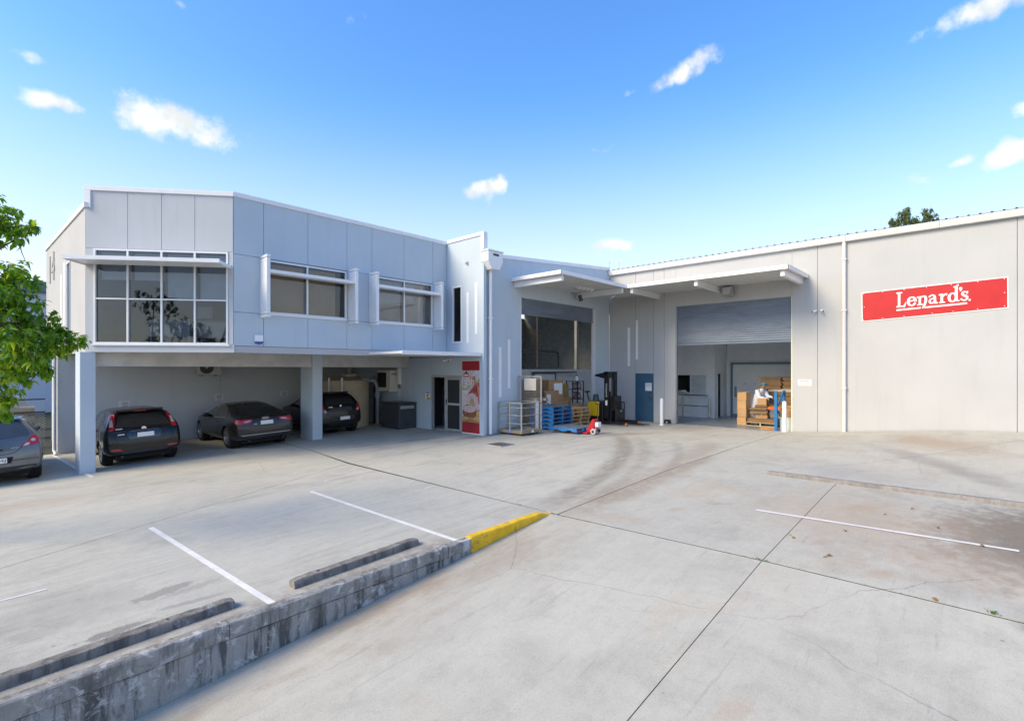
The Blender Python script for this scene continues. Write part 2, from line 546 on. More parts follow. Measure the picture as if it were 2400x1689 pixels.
        spot(1.75, 6.65, 0.4, 0.07, 0.2, 0.5, (0.19, 0.18, 0.18), 0.5, 0.8, 8)
        # dirt gathered along the kerb and the wheel stops
        kd = nt.m('MULTIPLY', nt.ss(s[1], 6.35, 5.75), nt.ss(s[0], 5.6, 4.4))
        kd = nt.m('MULTIPLY', kd, nt.ss(nt.m('ADD', nB, nt.m('MULTIPLY', nC, 0.5)), 0.45, 0.95))
        c = nt.mix(nt.m('MULTIPLY', kd, 0.85), c, (0.19, 0.155, 0.12))
        lf = nt.m('MULTIPLY', nt.ss(s[0], 2.2, -0.3), nt.ss(s[1], 9.5, 6.5))
        lf = nt.m('MULTIPLY', lf, nt.ss(nB, 0.35, 0.65))
        c = nt.mix(nt.m('MULTIPLY', lf, 0.45), c, (0.26, 0.235, 0.20))
        spot(0.6, 7.6, 1.1, 0.7, 0.2, 0.35, (0.25, 0.225, 0.20), 0.7, 0.6, 2)
        spot(12.1, 12.6, 2.6, 0.35, 0.1, 0.6, (0.13, 0.115, 0.105), 0.8, 0.6, 2)
        spot(10.3, 13.7, 1.2, 0.25, 0.2, 0.5, (0.16, 0.15, 0.14), 0.8, 0.7, 2)
        spot(8.6, 14.2, 0.8, 0.12, 0.25, 0.55, (0.15, 0.14, 0.13), 0.8, 0.7, 3)
        spot(1.1, 13.9, 1.5, 0.7, 0.3, 0.4, (0.40, 0.28, 0.18), 0.9, 0.5, 1.5)
        spot(14.0, 11.5, 3.4, 0.7, 0.0, 0.45, (0.22, 0.19, 0.165), 0.9, 0.5, 1.5)
        spot(19.0, 8.2, 2.2, 1.3, 0.0, 0.42, (0.30, 0.25, 0.20), 0.9, 0.5, 1.4)
        # wash running out of the drain
        spot(10.3, 9.3, 0.9, 0.25, 1.2, 0.28, (0.26, 0.255, 0.25), 0.8, 0.6, 3)
    # small scattered blemishes
    vo = nt.new('ShaderNodeTexVoronoi')
    nt.put(vo.inputs['Vector'], v)
    vo.inputs['Scale'].default_value = 2.3
    vo.inputs['Randomness'].default_value = 1.0
    bl = nt.m('MULTIPLY', nt.ss(nt.m('ADD', vo.outputs['Distance'], nt.m('MULTIPLY', nt.m('SUBTRACT', fine, 0.5), 0.05)), 0.045, 0.028), 0.6)
    bl = nt.m('MULTIPLY', bl, nt.m('GREATER_THAN', nt.noise(v, 0.8, 2, 0.5), 0.46))
    c = nt.mix(bl, c, (0.12, 0.11, 0.105))
    # rubber scuffs in a few directions
    for (rot, thr, off) in ((38, 0.655, 3.0), (-24, 0.665, 11.0)):
        sc_ = nt.noise(nt.mapping(v, loc=(off, off * 2, 0), rot=(0, 0, R(rot)), scale=(0.55, 7.0, 1)), 1.5, 3, 0.6)
        c = nt.mix(nt.m('MULTIPLY', nt.ss(sc_, thr, thr + 0.05), 0.2), c, (0.17, 0.16, 0.155))
    # hairline cracks
    vc = nt.new('ShaderNodeTexVoronoi', feature='DISTANCE_TO_EDGE')
    nt.put(vc.inputs['Vector'], nt.v('ADD', v, nt.v('SCALE', nt.noise(v, 1.2, 4, 0.6, out=1), 0.28)))
    vc.inputs['Scale'].default_value = 0.16
    cr = nt.m('MULTIPLY', nt.ss(vc.outputs['Distance'], 0.0013, 0.0003), nt.ss(nt.noise(nt.mapping(v, loc=(9, 2, 0)), 0.35, 3, 0.5), 0.47, 0.55))
    c = nt.mix(nt.m('MULTIPLY', cr, 0.55), c, (0.16, 0.14, 0.13))
    c = nt.mix(nt.m('MULTIPLY', nt.ss(fine, 0.46, 0.72), 0.42), c, tuple(x * 0.55 for x in base))
    c = nt.mix(nt.m('MULTIPLY', nt.ss(grit, 0.50, 0.70), 0.32), c, tuple(min(1, x * 1.3) for x in base))
    nt.put(p.inputs['Base Color'], c)
    nt.put(p.inputs['Roughness'], nt.m('ADD', 0.72, nt.m('MULTIPLY', mid, 0.22)))
    p.inputs['Specular IOR Level'].default_value = 0.28
    h = nt.m('ADD', nt.m('MULTIPLY', fine, 0.6), nt.m('MULTIPLY', grit, 0.4))
    if drive:     # broomed finish
        br = nt.noise(nt.mapping(v, rot=(0, 0, R(2)), scale=(8, 150, 1)), 1.0, 3, 0.6)
        h = nt.m('ADD', h, nt.m('MULTIPLY', br, 0.5))
    nt.put(p.inputs['Normal'], nt.bump(h, 0.30, 0.008))
    return m
M_SLAB = concrete_material('yard concrete', (0.465, 0.45, 0.392), False)
M_DRIVE = concrete_material('drive concrete', (0.46, 0.443, 0.382), True)
M_JOINTFILL = mat('joint filler', (0.022, 0.022, 0.016), 0.95, var=0.3, scale=5, hue=(0.035, 0.045, 0.018))
M_LINE = mat('worn white line paint', (0.70, 0.68, 0.65), 0.7, var=0.08, scale=4, dirt=0.75, dirt_col=(0.46, 0.42, 0.37), bump=0.2)
M_LINE2 = mat('faded white line paint', (0.62, 0.61, 0.60), 0.7, var=0.08, scale=9, dirt=0.7, dirt_col=(0.50, 0.48, 0.46))

# ---------------------------------------------------------------- the ground
KY0, KY1 = 5.44, 5.58                    # outer and inner face of the retaining kerb
def slab_z(X, Y):
    z = -0.47 + 0.04 * X
    z = z if X < 10.5 else (-0.05 + 0.05 * (1 - math.exp(-(X - 10.5) * 0.8)))
    z = min(z, 0.0)
    return z + 0.5 * smoothstep((X - 12.6) / 7.5) * smoothstep((6.4 - Y) / 7.3)
def drive_z(X, Y):
    if X >= 6.9: return slab_z(X, Y)
    z = -0.194 - 0.105 * (6.9 - X)
    return max(z, -1.9 + 0.02 * X) if X < -9 else z
def gz(X, Y):
    return drive_z(X, Y) if Y < KY0 + 0.07 else slab_z(max(X, -6), Y)

def sheet(poly, zf, m, name, parent=None, up=0.0, depth=0.0, step=1.2):
    bm = bmesh.new()
    vs = [bm.verts.new((x, y, 0)) for x, y in poly]
    bm.faces.new(vs)
    xs = [p[0] for p in poly]; ys = [p[1] for p in poly]
    def cut(co, no):
        bmesh.ops.bisect_plane(bm, geom=bm.verts[:] + bm.edges[:] + bm.faces[:], plane_co=co, plane_no=no)
    x = math.floor(min(xs) / step) * step + step
    while x < max(xs):
        cut((x, 0, 0), (1, 0, 0)); x += step
    y = math.floor(min(ys) / step) * step + step
    while y < max(ys):
        cut((0, y, 0), (0, 1, 0)); y += step
    if depth:
        be = [e for e in bm.edges if len(e.link_faces) == 1]
        ret = bmesh.ops.extrude_edge_only(bm, edges=be)
        low = {v for v in ret['geom'] if isinstance(v, bmesh.types.BMVert)}
        for v in bm.verts:
            v.co.z = zf(v.co.x, v.co.y) + up - (depth if v in low else 0)
    else:
        for v in bm.verts:
            v.co.z = zf(v.co.x, v.co.y) + up
    bmesh.ops.recalc_face_normals(bm, faces=bm.faces)
    if sum(f.normal.z for f in bm.faces) < 0:
        bmesh.ops.reverse_faces(bm, faces=bm.faces)
    me = bpy.data.meshes.new(name)
    bm.to_mesh(me)
    bm.free()
    me.materials.append(m)
    o = bpy.data.objects.new(name, me)
    COL.objects.link(o)
    if parent is not None: o.parent = parent
    return o

def make_ground():
    # one sheet to the horizon: bare earth far away, packed joint filler under the yard slabs
    xs = [-900, -200, -60, -25, -12, -8, -6, -4, -2, 0, 2, 4, 6, 6.9, 8, 10.5, 12, 13.5, 15, 16.5, 18, 20.2, 24, 40, 80, 250, 900]
    ys = [-900, -200, -60, -20, -8, -4, -2, 0, 2, 3.5, 5, 5.50, 5.52, 7, 9, 11, 13, 16, 19, 22, 26, 35, 60, 200, 900]
    vs, fs = [], []
    for y in ys:
        for x in xs:
            cx = max(-14, min(20.2, x)); cy = max(-8, min(26, y))
            vs.append((x, y, gz(cx, cy) - 0.030))
    n = len(xs)
    for j in range(len(ys) - 1):
        for i in range(n - 1):
            fs.append((j * n + i, j * n + i + 1, (j + 1) * n + i + 1, (j + 1) * n + i))
    b = MB()
    b.add(vs, fs)
    g = b.build('ground', M_JOINTFILL)
    tag(g, kind='structure')
    yard = bpy.data.objects.new('yard', None)
    COL.objects.link(yard)
    tag(yard, kind='structure')
    j = 0.014
    jy = 0.005
    def slant(x): return 9.69 + 0.367 * x if x < 6.87 else 12.22 + (x - 6.87) * 0.02
    S = lambda poly, m=M_SLAB: sheet(poly, slab_z if m is M_SLAB else drive_z, m, 'slab', yard, depth=0.028)
    # upper parking level
    S([(-5.9, KY1 - .1), (6.83, KY1 - .1), (6.83 - j, slant(6.83) - j / 2), (-5.9, slant(-5.9) - j / 2)])
    S([(-5.9, slant(-5.9) + j / 2), (6.83 - j, slant(6.83) + j / 2), (7.15 - j, 15.0), (7.35 - j, 21.4), (1.6, 21.4), (1.6, 24.2), (-5.9, 24.2)])
    S([(6.83 + j, 5.34), (20.10, 5.34), (20.10, 9.45), (12.8, 9.45), (12.5, slant(12.5) - j / 2), (6.88 + j, slant(6.88) - j / 2)])
    S([(6.88 + j, slant(6.88) + j / 2), (12.13, slant(12.13) + j / 2), (12.13, 21.4), (7.35 + j, 21.4), (7.15 + j, 15.0)])
    S([(12.5 + j, slant(12.5) - j), (12.8 + j, 9.45 + j), (20.10, 9.45 + j), (20.10, 12.69), (12.15, 12.69), (12.15, slant(12.15) + j)])
    # lower drive and the bays on the right
    D = lambda poly: S(poly, M_DRIVE)
    D([(-13, -7), (6.95 - j, -7), (6.95 - j, 2.12 - jy), (-13, 2.0 - jy)])
    D([(-13, 2.0 + jy), (6.95 - j, 2.12 + jy), (6.83 - j, 5.45), (-13, 5.45)])
    D([(6.95 + j, 2.12 + jy), (11.86, 2.22 + jy), (11.86, 5.32), (6.83 + j, 5.32)])
    D([(6.95 + j, -7), (11.86, -7), (11.86, 2.22 - jy), (6.95 + j, 2.12 - jy)])
    D([(11.87, 5.32), (11.87, 3.95), (20.10, -1.75 + j), (20.10, 5.32)])
    D([(11.87, 3.95 - j), (11.87, -7), (20.10, -7), (20.10, -1.75)])
    def joint(pts, w, zf):
        for i in range(len(pts) - 1):
            p, q = Vector(pts[i]), Vector(pts[i + 1])
            d = (q - p).normalized()
            s_ = Vector((-d.y, d.x)) * w / 2
            sheet([tuple(p + s_), tuple(q + s_), tuple(q - s_), tuple(p - s_)], zf, M_JOINTFILL, 'joint', yard, up=-0.003, step=1.2)
    joint([(6.83, 5.40), (6.875, 12.23), (7.15, 15.0), (7.35, 21.4)], 0.042, slab_z)
    joint([(6.95, -7), (6.95, 2.12), (6.83, 5.40)], 0.042, drive_z)
    joint([(-5.9, slant(-5.9)), (6.87, slant(6.87))], 0.022, slab_z)
    joint([(6.87, slant(6.87)), (12.13, slant(12.13))], 0.022, slab_z)
    joint([(12.5, slant(12.5)), (12.8, 9.455), (20.1, 9.455)], 0.026, slab_z)
    joint([(-13, 2.0), (6.95, 2.12), (11.86, 2.22)], 0.014, drive_z)
    joint([(6.83, 5.33), (20.1, 5.33)], 0.03, slab_z)
    joint([(11.87, 3.945), (20.1, -1.75)], 0.022, drive_z)
    # painted bay lines, each its own strip of paint
    def line(p, q, w, m, zf, up=0.004, label=None):
        p, q = Vector(p), Vector(q)
        d = (q - p).normalized()
        s = Vector((-d.y, d.x)) * w / 2
        o = sheet([tuple(p + s), tuple(q + s), tuple(q - s), tuple(p - s)], zf, m, 'painted_line', yard, up=up, step=1.2)
        o['kind'] = 'structure'
    line((2.13, 10.2), (2.37, 5.72), 0.078, M_LINE, slab_z)
    line((4.90, 10.25), (4.95, 5.66), 0.078, M_LINE, slab_z)
    line((0.0, 8.46), (0.7, 8.43), 0.05, M_LINE2, slab_z)
    line((5.5, 10.88), (6.8, 10.98), 0.05, M_LINE2, slab_z)
    line((6.5, 8.52), (6.78, 8.55), 0.04, M_LINE2, slab_z)
    line((1.9, 21.0), (2.15, 16.0), 0.09, M_LINE, slab_z)
    line((9.05, 2.85), (9.28, -0.28), 0.078, M_LINE, drive_z, up=0.007)
make_ground()

# drain grate set flush in the yard
def drain():
    t = thing('drain_grate', 'square steel drain grate set flush in the concrete near the entry', 'drain grate', (11.1, 10.85, slab_z(11.1, 10.85)))
    MB().box(10.80, 11.40, 10.50, 11.18, -0.045, -0.016).build('frame', mat('grate frame', (.36, .35, .34), .7), t)
    for i in range(11):
        x = 10.83 + i * 0.0535
        MB().box(x, x + 0.036, 10.53, 11.15, -0.016, slab_z(11.1, 10.85) + 0.012).build('bar', mat('grate bar', (.50, .49, .47), .7), t)
drain()

# ---------------------------------------------------------------- retaining kerb, yellow end, wheel stops
def kerb_material(name, base, k=1.0, lk=0.75):
    m, nt, p = newmat(name)
    v = nt.coord('Object')
    z = nt.sep(v)[2]
    drip = nt.noise(nt.mapping(v, scale=(7, 7, 0.7)), 1.3, 7, 0.72, 0.5)
    blot = nt.noise(v, 2.2, 8, 0.72, 0.6)
    fine = nt.noise(v, 45, 5, 0.7)
    lich = nt.noise(nt.mapping(v, loc=(5, 1, 2)), 5.5, 8, 0.75, 0.8)
    c = nt.mix(nt.ss(blot, 0.3, 0.7), tuple(x * 0.8 for x in base), tuple(min(1, x * 1.15) for x in base))
    c = nt.mix(nt.m('MULTIPLY', nt.ss(drip, 0.44, 0.66), 0.75 * k), c, (0.10, 0.098, 0.092))
    c = nt.mix(nt.m('MULTIPLY', nt.ss(blot, 0.50, 0.68), 0.75 * min(k, 1.2)), c, (0.10, 0.093, 0.085))
    c = nt.mix(nt.m('MULTIPLY', nt.ss(lich, 0.52, 0.64), lk), c, (0.54, 0.54, 0.53))
    c = nt.mix(nt.m('MULTIPLY', nt.ss(fine, 0.55, 0.75), 0.5), c, (0.07, 0.068, 0.062))
    nt.put(p.inputs['Base Color'], c)
    p.inputs['Roughness'].default_value = 0.92
    p.inputs['Specular IOR Level'].default_value = 0.2
    h = nt.m('ADD', nt.m('MULTIPLY', fine, 0.5), nt.m('MULTIPLY', blot, 1.0))
    nt.put(p.inputs['Normal'], nt.bump(h, 0.7, 0.02))
    return m
M_KERB = kerb_material('weathered kerb concrete', (0.33, 0.32, 0.30), 1.6)
M_KERBTOP = kerb_material('kerb cap concrete', (0.31, 0.30, 0.28), 1.0)
M_STOP = kerb_material('wheel stop concrete', (0.25, 0.23, 0.20), 1.1, 0.35)
M_YELLOW = mat('chipped yellow paint', (0.80, 0.47, 0.015), 0.55, var=0.12, scale=5, dirt=0.85, dirt_col=(0.09, 0.075, 0.05), bump=0.25)

def rough_box(b, x0, x1, y0, y1, zf0, zf1, nx, amp, seed, cham=0.012):
    # a cast concrete length along X: small chamfers, slightly uneven faces
    r = random.Random(seed)
    prof = []
    xs = [x0 + (x1 - x0) * i / nx for i in range(nx + 1)]
    vs = []
    for x in xs:
        a, c = zf0(x), zf1(x)
        ring = [(y0, a), (y0, a + (c - a) * 0.55), (y0, c - cham), (y0 + cham, c), (y1 - cham, c), (y1, c - cham), (y1, a)]
        for (y, z) in ring:
            vs.append((x + r.uniform(-amp, amp) * 0.5, y + r.uniform(-amp, amp), z + r.uniform(-amp, amp) * 0.8))
    n = 7
    fs = []
    for i in range(nx):
        fs += [(i * n + k, (i + 1) * n + k, (i + 1) * n + (k + 1) % n, i * n + (k + 1) % n) for k in range(n)]
    fs += [tuple(range(n)), tuple(nx * n + k for k in range(n - 1, -1, -1))]
    b.add(vs, fs)
    return b
def kerb():
    t = thing('retaining_kerb', 'long weathered concrete retaining kerb between upper bays and driveway, with yellow end', 'kerb', (2, 5.5, -0.6))
    top = lambda x: -0.285 + 0.0235 * x
    mid = lambda x: top(x) - 0.155
    bot = lambda x: drive_z(x, 5) - 0.02
    cuts = [-7.0, -3.5, -0.6, 1.78, 3.46, 4.14, 4.55, 4.98]
    for i in range(len(cuts) - 1):
        a, c = cuts[i], cuts[i + 1]
        nx = max(3, int((c - a) / 0.09))
        dz = [0, 0, 0, 0, 0, -0.004, -0.02][i]
        rough_box(MB(), a + 0.004, c - 0.004, KY0, KY1, lambda x: mid(x) + 0.003, lambda x: top(x) + dz, nx, 0.004 if i < 5 else 0.011, 20 + i).build(
            'cap_block', M_KERBTOP, t, smooth=True)
    cuts = [-7.0, -3.0, 0.3, 2.55, 4.98]
    for i in range(len(cuts) - 1):
        a, c = cuts[i], cuts[i + 1]
        rough_box(MB(), a + 0.002, c - 0.002, KY0 + 0.012, KY1 - 0.01, bot, lambda x: mid(x) - 0.004, max(3, int((c - a) / 0.1)), 0.004, 40 + i).build(
            'wall_block', M_KERB, t, smooth=True)
    # broken corner pieces lying in the cap
    yt = lambda x: top(x) - 0.012 + (x - 4.98) * 0.02 if x < 6.5 else max(gz(x, 5.6) + 0.0, top(x) + 0.02 - (x - 6.5) * 0.35)
    rough_box(MB(), 4.985, 6.86, KY0 + 0.005, KY1 - 0.005, lambda x: drive_z(x, 5) - 0.02,
              lambda x: max(drive_z(x, 5) + 0.004, -0.168 + (x - 4.98) * 0.018 - max(0, x - 6.55) * 0.30), 22, 0.003, 77, 0.014).build(
        'kerb_end', M_YELLOW, t, smooth=True, label='chipped bright yellow painted end of the kerb')
kerb()

def wheel_stop(x0, x1, y0, y1, h, label, zf=slab_z, along='X', seed=1, m=None):
    mx = ((x0 + x1) / 2, (y0 + y1) / 2)
    t = thing('wheel_stop', label, 'wheel stop', (mx[0], mx[1], zf(*mx)), 0, 'concrete wheel stops')
    b = MB()
    r = random.Random(seed)
    if along == 'X':
        L = x1 - x0
    else:
        L = y1 - y0
    nx = int(L / 0.08)
    ring0 = [(-.5, 0), (-.47, .5), (-.40, .92), (-.30, 1.0), (.30, 1.0), (.40, .92), (.47, .5), (.5, 0)]
    w = (y1 - y0) if along == 'X' else (x1 - x0)
    vs = []
    for i in range(nx + 1):
        s = i / nx * L
        e = min(s, L - s)
        hh = h * (1 - 0.16 * max(0, 1 - e / 0.05))
        for (a, c) in ring0:
            aa = a * w + r.uniform(-.005, .005); cc = c * hh + r.uniform(-.005, .005)
            X, Y = (x0 + s, mx[1] + aa) if along == 'X' else (mx[0] + aa, y0 + s)
            vs.append((X, Y, zf(X, Y) - 0.008 + cc))
    n = 8
    fs = []
    for i in range(nx):
        fs += [(i * n + k, (i + 1) * n + k, (i + 1) * n + (k + 1) % n, i * n + (k + 1) % n) for k in range(n)]
    fs += [tuple(range(n)), tuple(nx * n + k for k in range(n - 1, -1, -1))]
    b.add(vs, fs)
    b.build('block', m or M_STOP, t, smooth=True)
    for fx in (0.18, 0.82):
        s = fx * L
        X, Y = (x0 + s, mx[1]) if along == 'X' else (mx[0], y0 + s)
        MB().cyl((X, Y, zf(X, Y) + h - 0.02), (X, Y, zf(X, Y) + h - 0.003), 0.014, n=8).build('fixing_bolt', M_DARK, t)
wheel_stop(2.68, 4.49, 6.02, 6.17, 0.105, 'shorter concrete wheel stop in the bay between the two white lines', seed=3)
wheel_stop(-1.4, 2.05, 6.08, 6.24, 0.105, 'long mossy concrete wheel stop running out of the left edge of the photo', seed=5)
wheel_stop(11.80, 11.94, -5.0, 3.50, 0.085, 'very long low kerb strip across the right side of the yard', zf=drive_z, along='Y', seed=9, m=kerb_material('low kerb concrete', (0.29, 0.265, 0.24), 0.5, 0.12))
# ---------------------------------------------------------------- office building
PA, PB = Vector((4.85, 14.56)), Vector((2.12, 16.78))     # right and left end of the angled front
UA = (PB - PA).normalized()                                # along it, to the left
NA = Vector((-UA.y, UA.x)) * -1.0
if NA.dot(-PA) < 0: NA = -NA                               # outward
LA = (PB - PA).length
def pa(w, out, z):
    q = PA + UA * w + NA * out
    return (q.x, q.y, z)
def boxA(b, w0, w1, o0, o1, z0, z1):
    c = (Vector(pa(w0, o0, z0)) + Vector(pa(w1, o1, z1))) / 2
    return b.obox(c, Vector((*UA, 0)) * (w1 - w0) / 2, Vector((*NA, 0)) * (o1 - o0) / 2, (0, 0, (z1 - z0) / 2))

M_WALL3 = wall_material('light grey wall paint', (0.52, 0.535, 0.55))
M_BLINDTAN = mat('tan roller blind', (0.70, 0.53, 0.36), 0.9, var=0.08, scale=2, fine=0.3, bscale=80)
M_BLINDGREY = mat('grey roller blind', (0.74, 0.76, 0.79), 0.9, var=0.06, fine=0.3, bscale=80)
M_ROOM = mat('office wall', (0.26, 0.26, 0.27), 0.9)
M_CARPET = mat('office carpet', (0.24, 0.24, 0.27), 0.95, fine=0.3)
M_DESK = mat('office desk laminate', (0.62, 0.62, 0.62), 0.5, var=0.04)
M_DESKEDGE = mat('desk edge', (0.35, 0.27, 0.18), 0.5)
M_NUM = mat('numeral grey', (0.40, 0.38, 0.36), 0.6)

def window_unit(b_parent, box, zrows, cols, z0, z1, a0, a1, pane_m, frame=0.05, name='window', fm=None):
    """box(b, a0, a1, out0, out1, z0, z1) lays a block on the wall; cols and zrows are the bar centres"""
    fm = fm or M_ALU
    b = MB()
    box(b, a0, a1, -0.07, 0.02, z0, z0 + frame)
    box(b, a0, a1, -0.07, 0.02, z1 - frame, z1)
    box(b, a0, a0 + frame, -0.069, 0.019, z0 + frame, z1 - frame)
    box(b, a1 - frame, a1, -0.069, 0.019, z0 + frame, z1 - frame)
    w = b.build(name, fm, b_parent)
    cs = [a0 + frame] + list(cols) + [a1 - frame]
    zs = [z0 + frame] + list(zrows) + [z1 - frame]
    for c in cols:
        box(MB(), c - frame * .45, c + frame * .45, -0.066, 0.017, z0 + frame, z1 - frame).build('mullion', fm, w)
    for z in zrows:
        for i in range(len(cs) - 1):
            box(MB(), cs[i] + (frame * .45 if i else 0), cs[i + 1] - (frame * .45 if i < len(cs) - 2 else 0), -0.064, 0.015, z - frame * .4, z + frame * .4).build('transom', fm, w)
    for i in range(len(cs) - 1):
        for k in range(len(zs) - 1):
            box(MB(), cs[i] + (.0225 if i else 0), cs[i + 1] - (.0225 if i < len(cs) - 2 else 0), -0.036, -0.030,
                zs[k] + (.02 if k else 0), zs[k + 1] - (.02 if k < len(zs) - 2 else 0)).build('pane', pane_m, w)
    return w

def office():
    t = thing('office_building', 'two storey pale grey office block with angled glazed corner over open carpark', 'building', (7, 17, -0.4))
    J = 0.005
    YB = 14.56
    boxB = lambda b, a0, a1, o0, o1, z0, z1: b.box(a0, a1, YB - o1, YB - o0, z0, z1)
    XJ = [4.862, 5.625, 6.871, 8.114, 8.995, 10.233, 11.459, 12.096]
    ZJ = [2.87, 3.765, 5.295, 6.82]
    T = 0.10
    # dark backing behind the joints, with holes where the windows are
    def backB(x0, x1, z0, z1): MB().box(x0, x1, YB + 0.03, YB + 0.16, z0, z1).build('wall_core', M_JOINT, t)
    backB(4.95, 12.09, 2.72, 3.79); backB(4.95, 12.09, 5.27, 6.80)
    backB(4.95, 5.63, 3.79, 5.27); backB(8.11, 9.0, 3.79, 5.27); backB(11.45, 12.09, 3.79, 5.27)
    def P(x0, x1, z0, z1): MB().box(x0 + J, x1 - J, YB, YB + T, z0 + J, z1 - J).build('wall_panel', M_WALL, t, bevel=0.003)
    for i in range(len(XJ) - 1):
        P(XJ[i], XJ[i + 1], ZJ[2], ZJ[3])
        P(XJ[i], XJ[i + 1], ZJ[0], ZJ[1])
        if i in (0, 3, 6):
            P(XJ[i], XJ[i + 1], ZJ[1], ZJ[2])
    MB().box(4.90, 12.09, YB - 0.004, YB + 0.15, 2.69, 2.862).build('fascia_beam', M_WALL2, t)
    # angled front
    wj = [0.0, 0.937, 1.737, 2.538, LA]
    for i in range(4):
        boxA(MB(), wj[i] + J, wj[i + 1] - J, -T, 0, 5.335, 6.80).build('wall_panel', M_WALL3, t, bevel=0.003)
    boxA(MB(), 0.05, LA - 0.05, -0.15, -0.09, 5.30, 6.78).build('wall_core', M_JOINT, t)
    boxA(MB(), 0.0, 0.118, -0.14, 0.0, 2.90, 5.328).build('wall_panel', M_WALL3, t)
    boxA(MB(), 3.332, LA, -0.14, 0.0, 2.90, 5.328).build('wall_panel', M_WALL3, t)
    boxA(MB(), -0.03, LA, -0.15, 0.004, 2.69, 2.893).build('fascia_beam', M_WALL3, t)
    # side wall
    XS = 2.12
    z_s = lambda y: 6.36 + (y - 16.78) * 0.033
    def S(y0, y1, z0, z1, top=False):
        zz0, zz1 = (z_s(y0), z_s(y1)) if top else (z1, z1)
        MB().prism([(XS, y0, z0), (XS, y1, z0), (XS, y1, zz1), (XS, y0, zz0)], (0.12, 0, 0)).build('wall_panel', M_WALL2, t)
    S(16.80, 19.37, 2.69, 0, True)
    S(20.15, 25.72, 2.69, 0, True)
    S(19.375, 20.145, 5.42, 0, True)
    S(19.375, 20.145, 2.69, 3.2)
    window_unit(t, lambda b, a0, a1, o0, o1, z0, z1: b.box(XS - o1, XS - o0, a0, a1, z0, z1), [], [], 3.205, 5.415, 19.38, 20.14, M_GLASS, 0.05)
    MB().prism([(XS - .04, 16.70, z_s(16.7)), (XS - .04, 25.74, z_s(25.74)), (XS - .04, 25.74, z_s(25.74) + .12), (XS - .04, 16.70, z_s(16.7) + .12)], (0.2, 0, 0)).build('coping', M_TRIM, t)
    for (y0, y1, z0, z1) in ((21.32, 21.62, 3.3, 5.25), (20.63, 20.92, 3.6, 5.52)):
        MB().box(XS - 0.006, XS + 0.01, y0, y1, z0, z1).build('slot_strip', M_TRIM, t)
    lettering('14', 1.2, (XS - 0.012, 23.95, 5.72), (0, -1, 0), (0, 0, 1), M_NUM, t, 'house_number', bold=0.01, fit=(1.45, 0.95), depth=0.015)
    MB().box(XS + .3, XS + 0.45, 21.36, 25.72, -0.5, 2.685).build('wall_panel', M_WALL, t)
    # return wall beside the loading door
    XC = 12.10
    def C(y0, y1, z0, z1, m=M_WALL): MB().box(XC, XC + 0.12, y0, y1, z0, z1).build('wall_panel', m, t)
    C(13.71, 14.235, 2.70, 3.19); C(13.71, 14.235, 5.235, 6.85)
    C(14.235, 14.72, 2.70, 6.85); C(12.60, 13.71, 2.70, 6.85)
    window_unit(t, lambda b, a0, a1, o0, o1, z0, z1: b.box(XC - o1, XC - o0, a0, a1, z0, z1), [], [], 3.195, 5.23, 13.715, 14.23, M_GLASS, 0.05)
    for (y0, y1, z0, z1) in ((13.35, 13.472, 3.18, 4.96), (12.913, 13.042, 3.47, 5.257)):
        MB().box(XC - 0.006, XC + 0.01, y0, y1, z0, z1).build('slot_strip', M_TRIM, t)
    # copings
    boxB(MB(), 4.85, 12.08, -0.16, 0.035, 6.80, 6.92).build('coping', M_TRIM, t, bevel=0.006)
    boxA(MB(), -0.02, LA + 0.03, -0.16, 0.035, 6.79, 6.91).build('coping', M_TRIM, t, bevel=0.006)
    boxA(MB(), LA - 0.13, LA + 0.03, -0.16, 0.036, 6.36, 6.79).build('coping_return', M_TRIM, t, bevel=0.004)
    MB().box(XC - 0.035, XC + 0.155, 12.57, 14.50, 6.83, 6.95).build('coping', M_TRIM, t, bevel=0.006)
    MB().box(XC - 0.033, XC + 0.153, 12.565, 12.72, 6.35, 6.83).build('coping_return', M_TRIM, t, bevel=0.004)
    # ground floor: back wall, entry wall, beam and columns
    YK = 21.20
    MB().box(2.0, 6.605, YK, YK + 0.15, -0.55, 2.70).build('carpark_wall', M_BACK, t)
    MB().box(6.615, 12.09, YK, YK + 0.15, -0.55, 2.70).build('carpark_wall', M_BACK, t)
    MB().box(6.5, 6.7, YK + 0.02, YK + 0.14, -0.5, 2.69).build('wall_core', M_JOINT, t)
    def W(y0, y1, z0, z1): MB().box(XC, XC + 0.12, y0 + .004, y1 - .004, z0, z1).build('entry_wall', M_WALL, t)
    W(12.60, 13.725, -0.05, 2.692); W(15.465, 16.75, -0.05, 2.692); W(16.75, 17.7, -0.05, 2.692); W(17.7, 21.2, -0.05, 2.692)
    W(13.725, 15.465, 2.025, 2.692)
    poly = [(PB.x + .02, PB.y + .1), (PA.x + .05, PA.y + .14), (12.09, 14.7), (12.09, 21.19), (2.05, 21.19)]
    MB().prism([(x, y, 2.755) for x, y in poly], (0, 0, 0.10)).build('soffit', M_SOFFIT, t)
    MB().box(2.32, 8.08, 16.86, 17.14, 2.33, 2.752).build('beam', M_CONC, t)
    MB().box(8.44, 12.095, 16.86, 17.14, 2.33, 2.752).build('beam', M_CONC, t)
    MB().box(8.08, 8.43, 16.77, 17.68, -0.25, 2.754).build('column', M_WALL, t, bevel=0.008)
    MB().box(2.0, 2.315, 16.70, 17.44, -0.50, 2.688).build('column', M_WALL, t, bevel=0.008)
    # roof deck and the rooms behind the glass
    MB().prism([(x, y, 6.30) for x, y in [(PB.x + .13, PB.y + .12), (PA.x + .1, PA.y + .17), (12.1, 14.74), (12.1, 25.6), (2.25, 25.6)]], (0, 0, .1)).build('roof', mat('roof sheet', (0.5, 0.5, 0.5), 0.5), t)
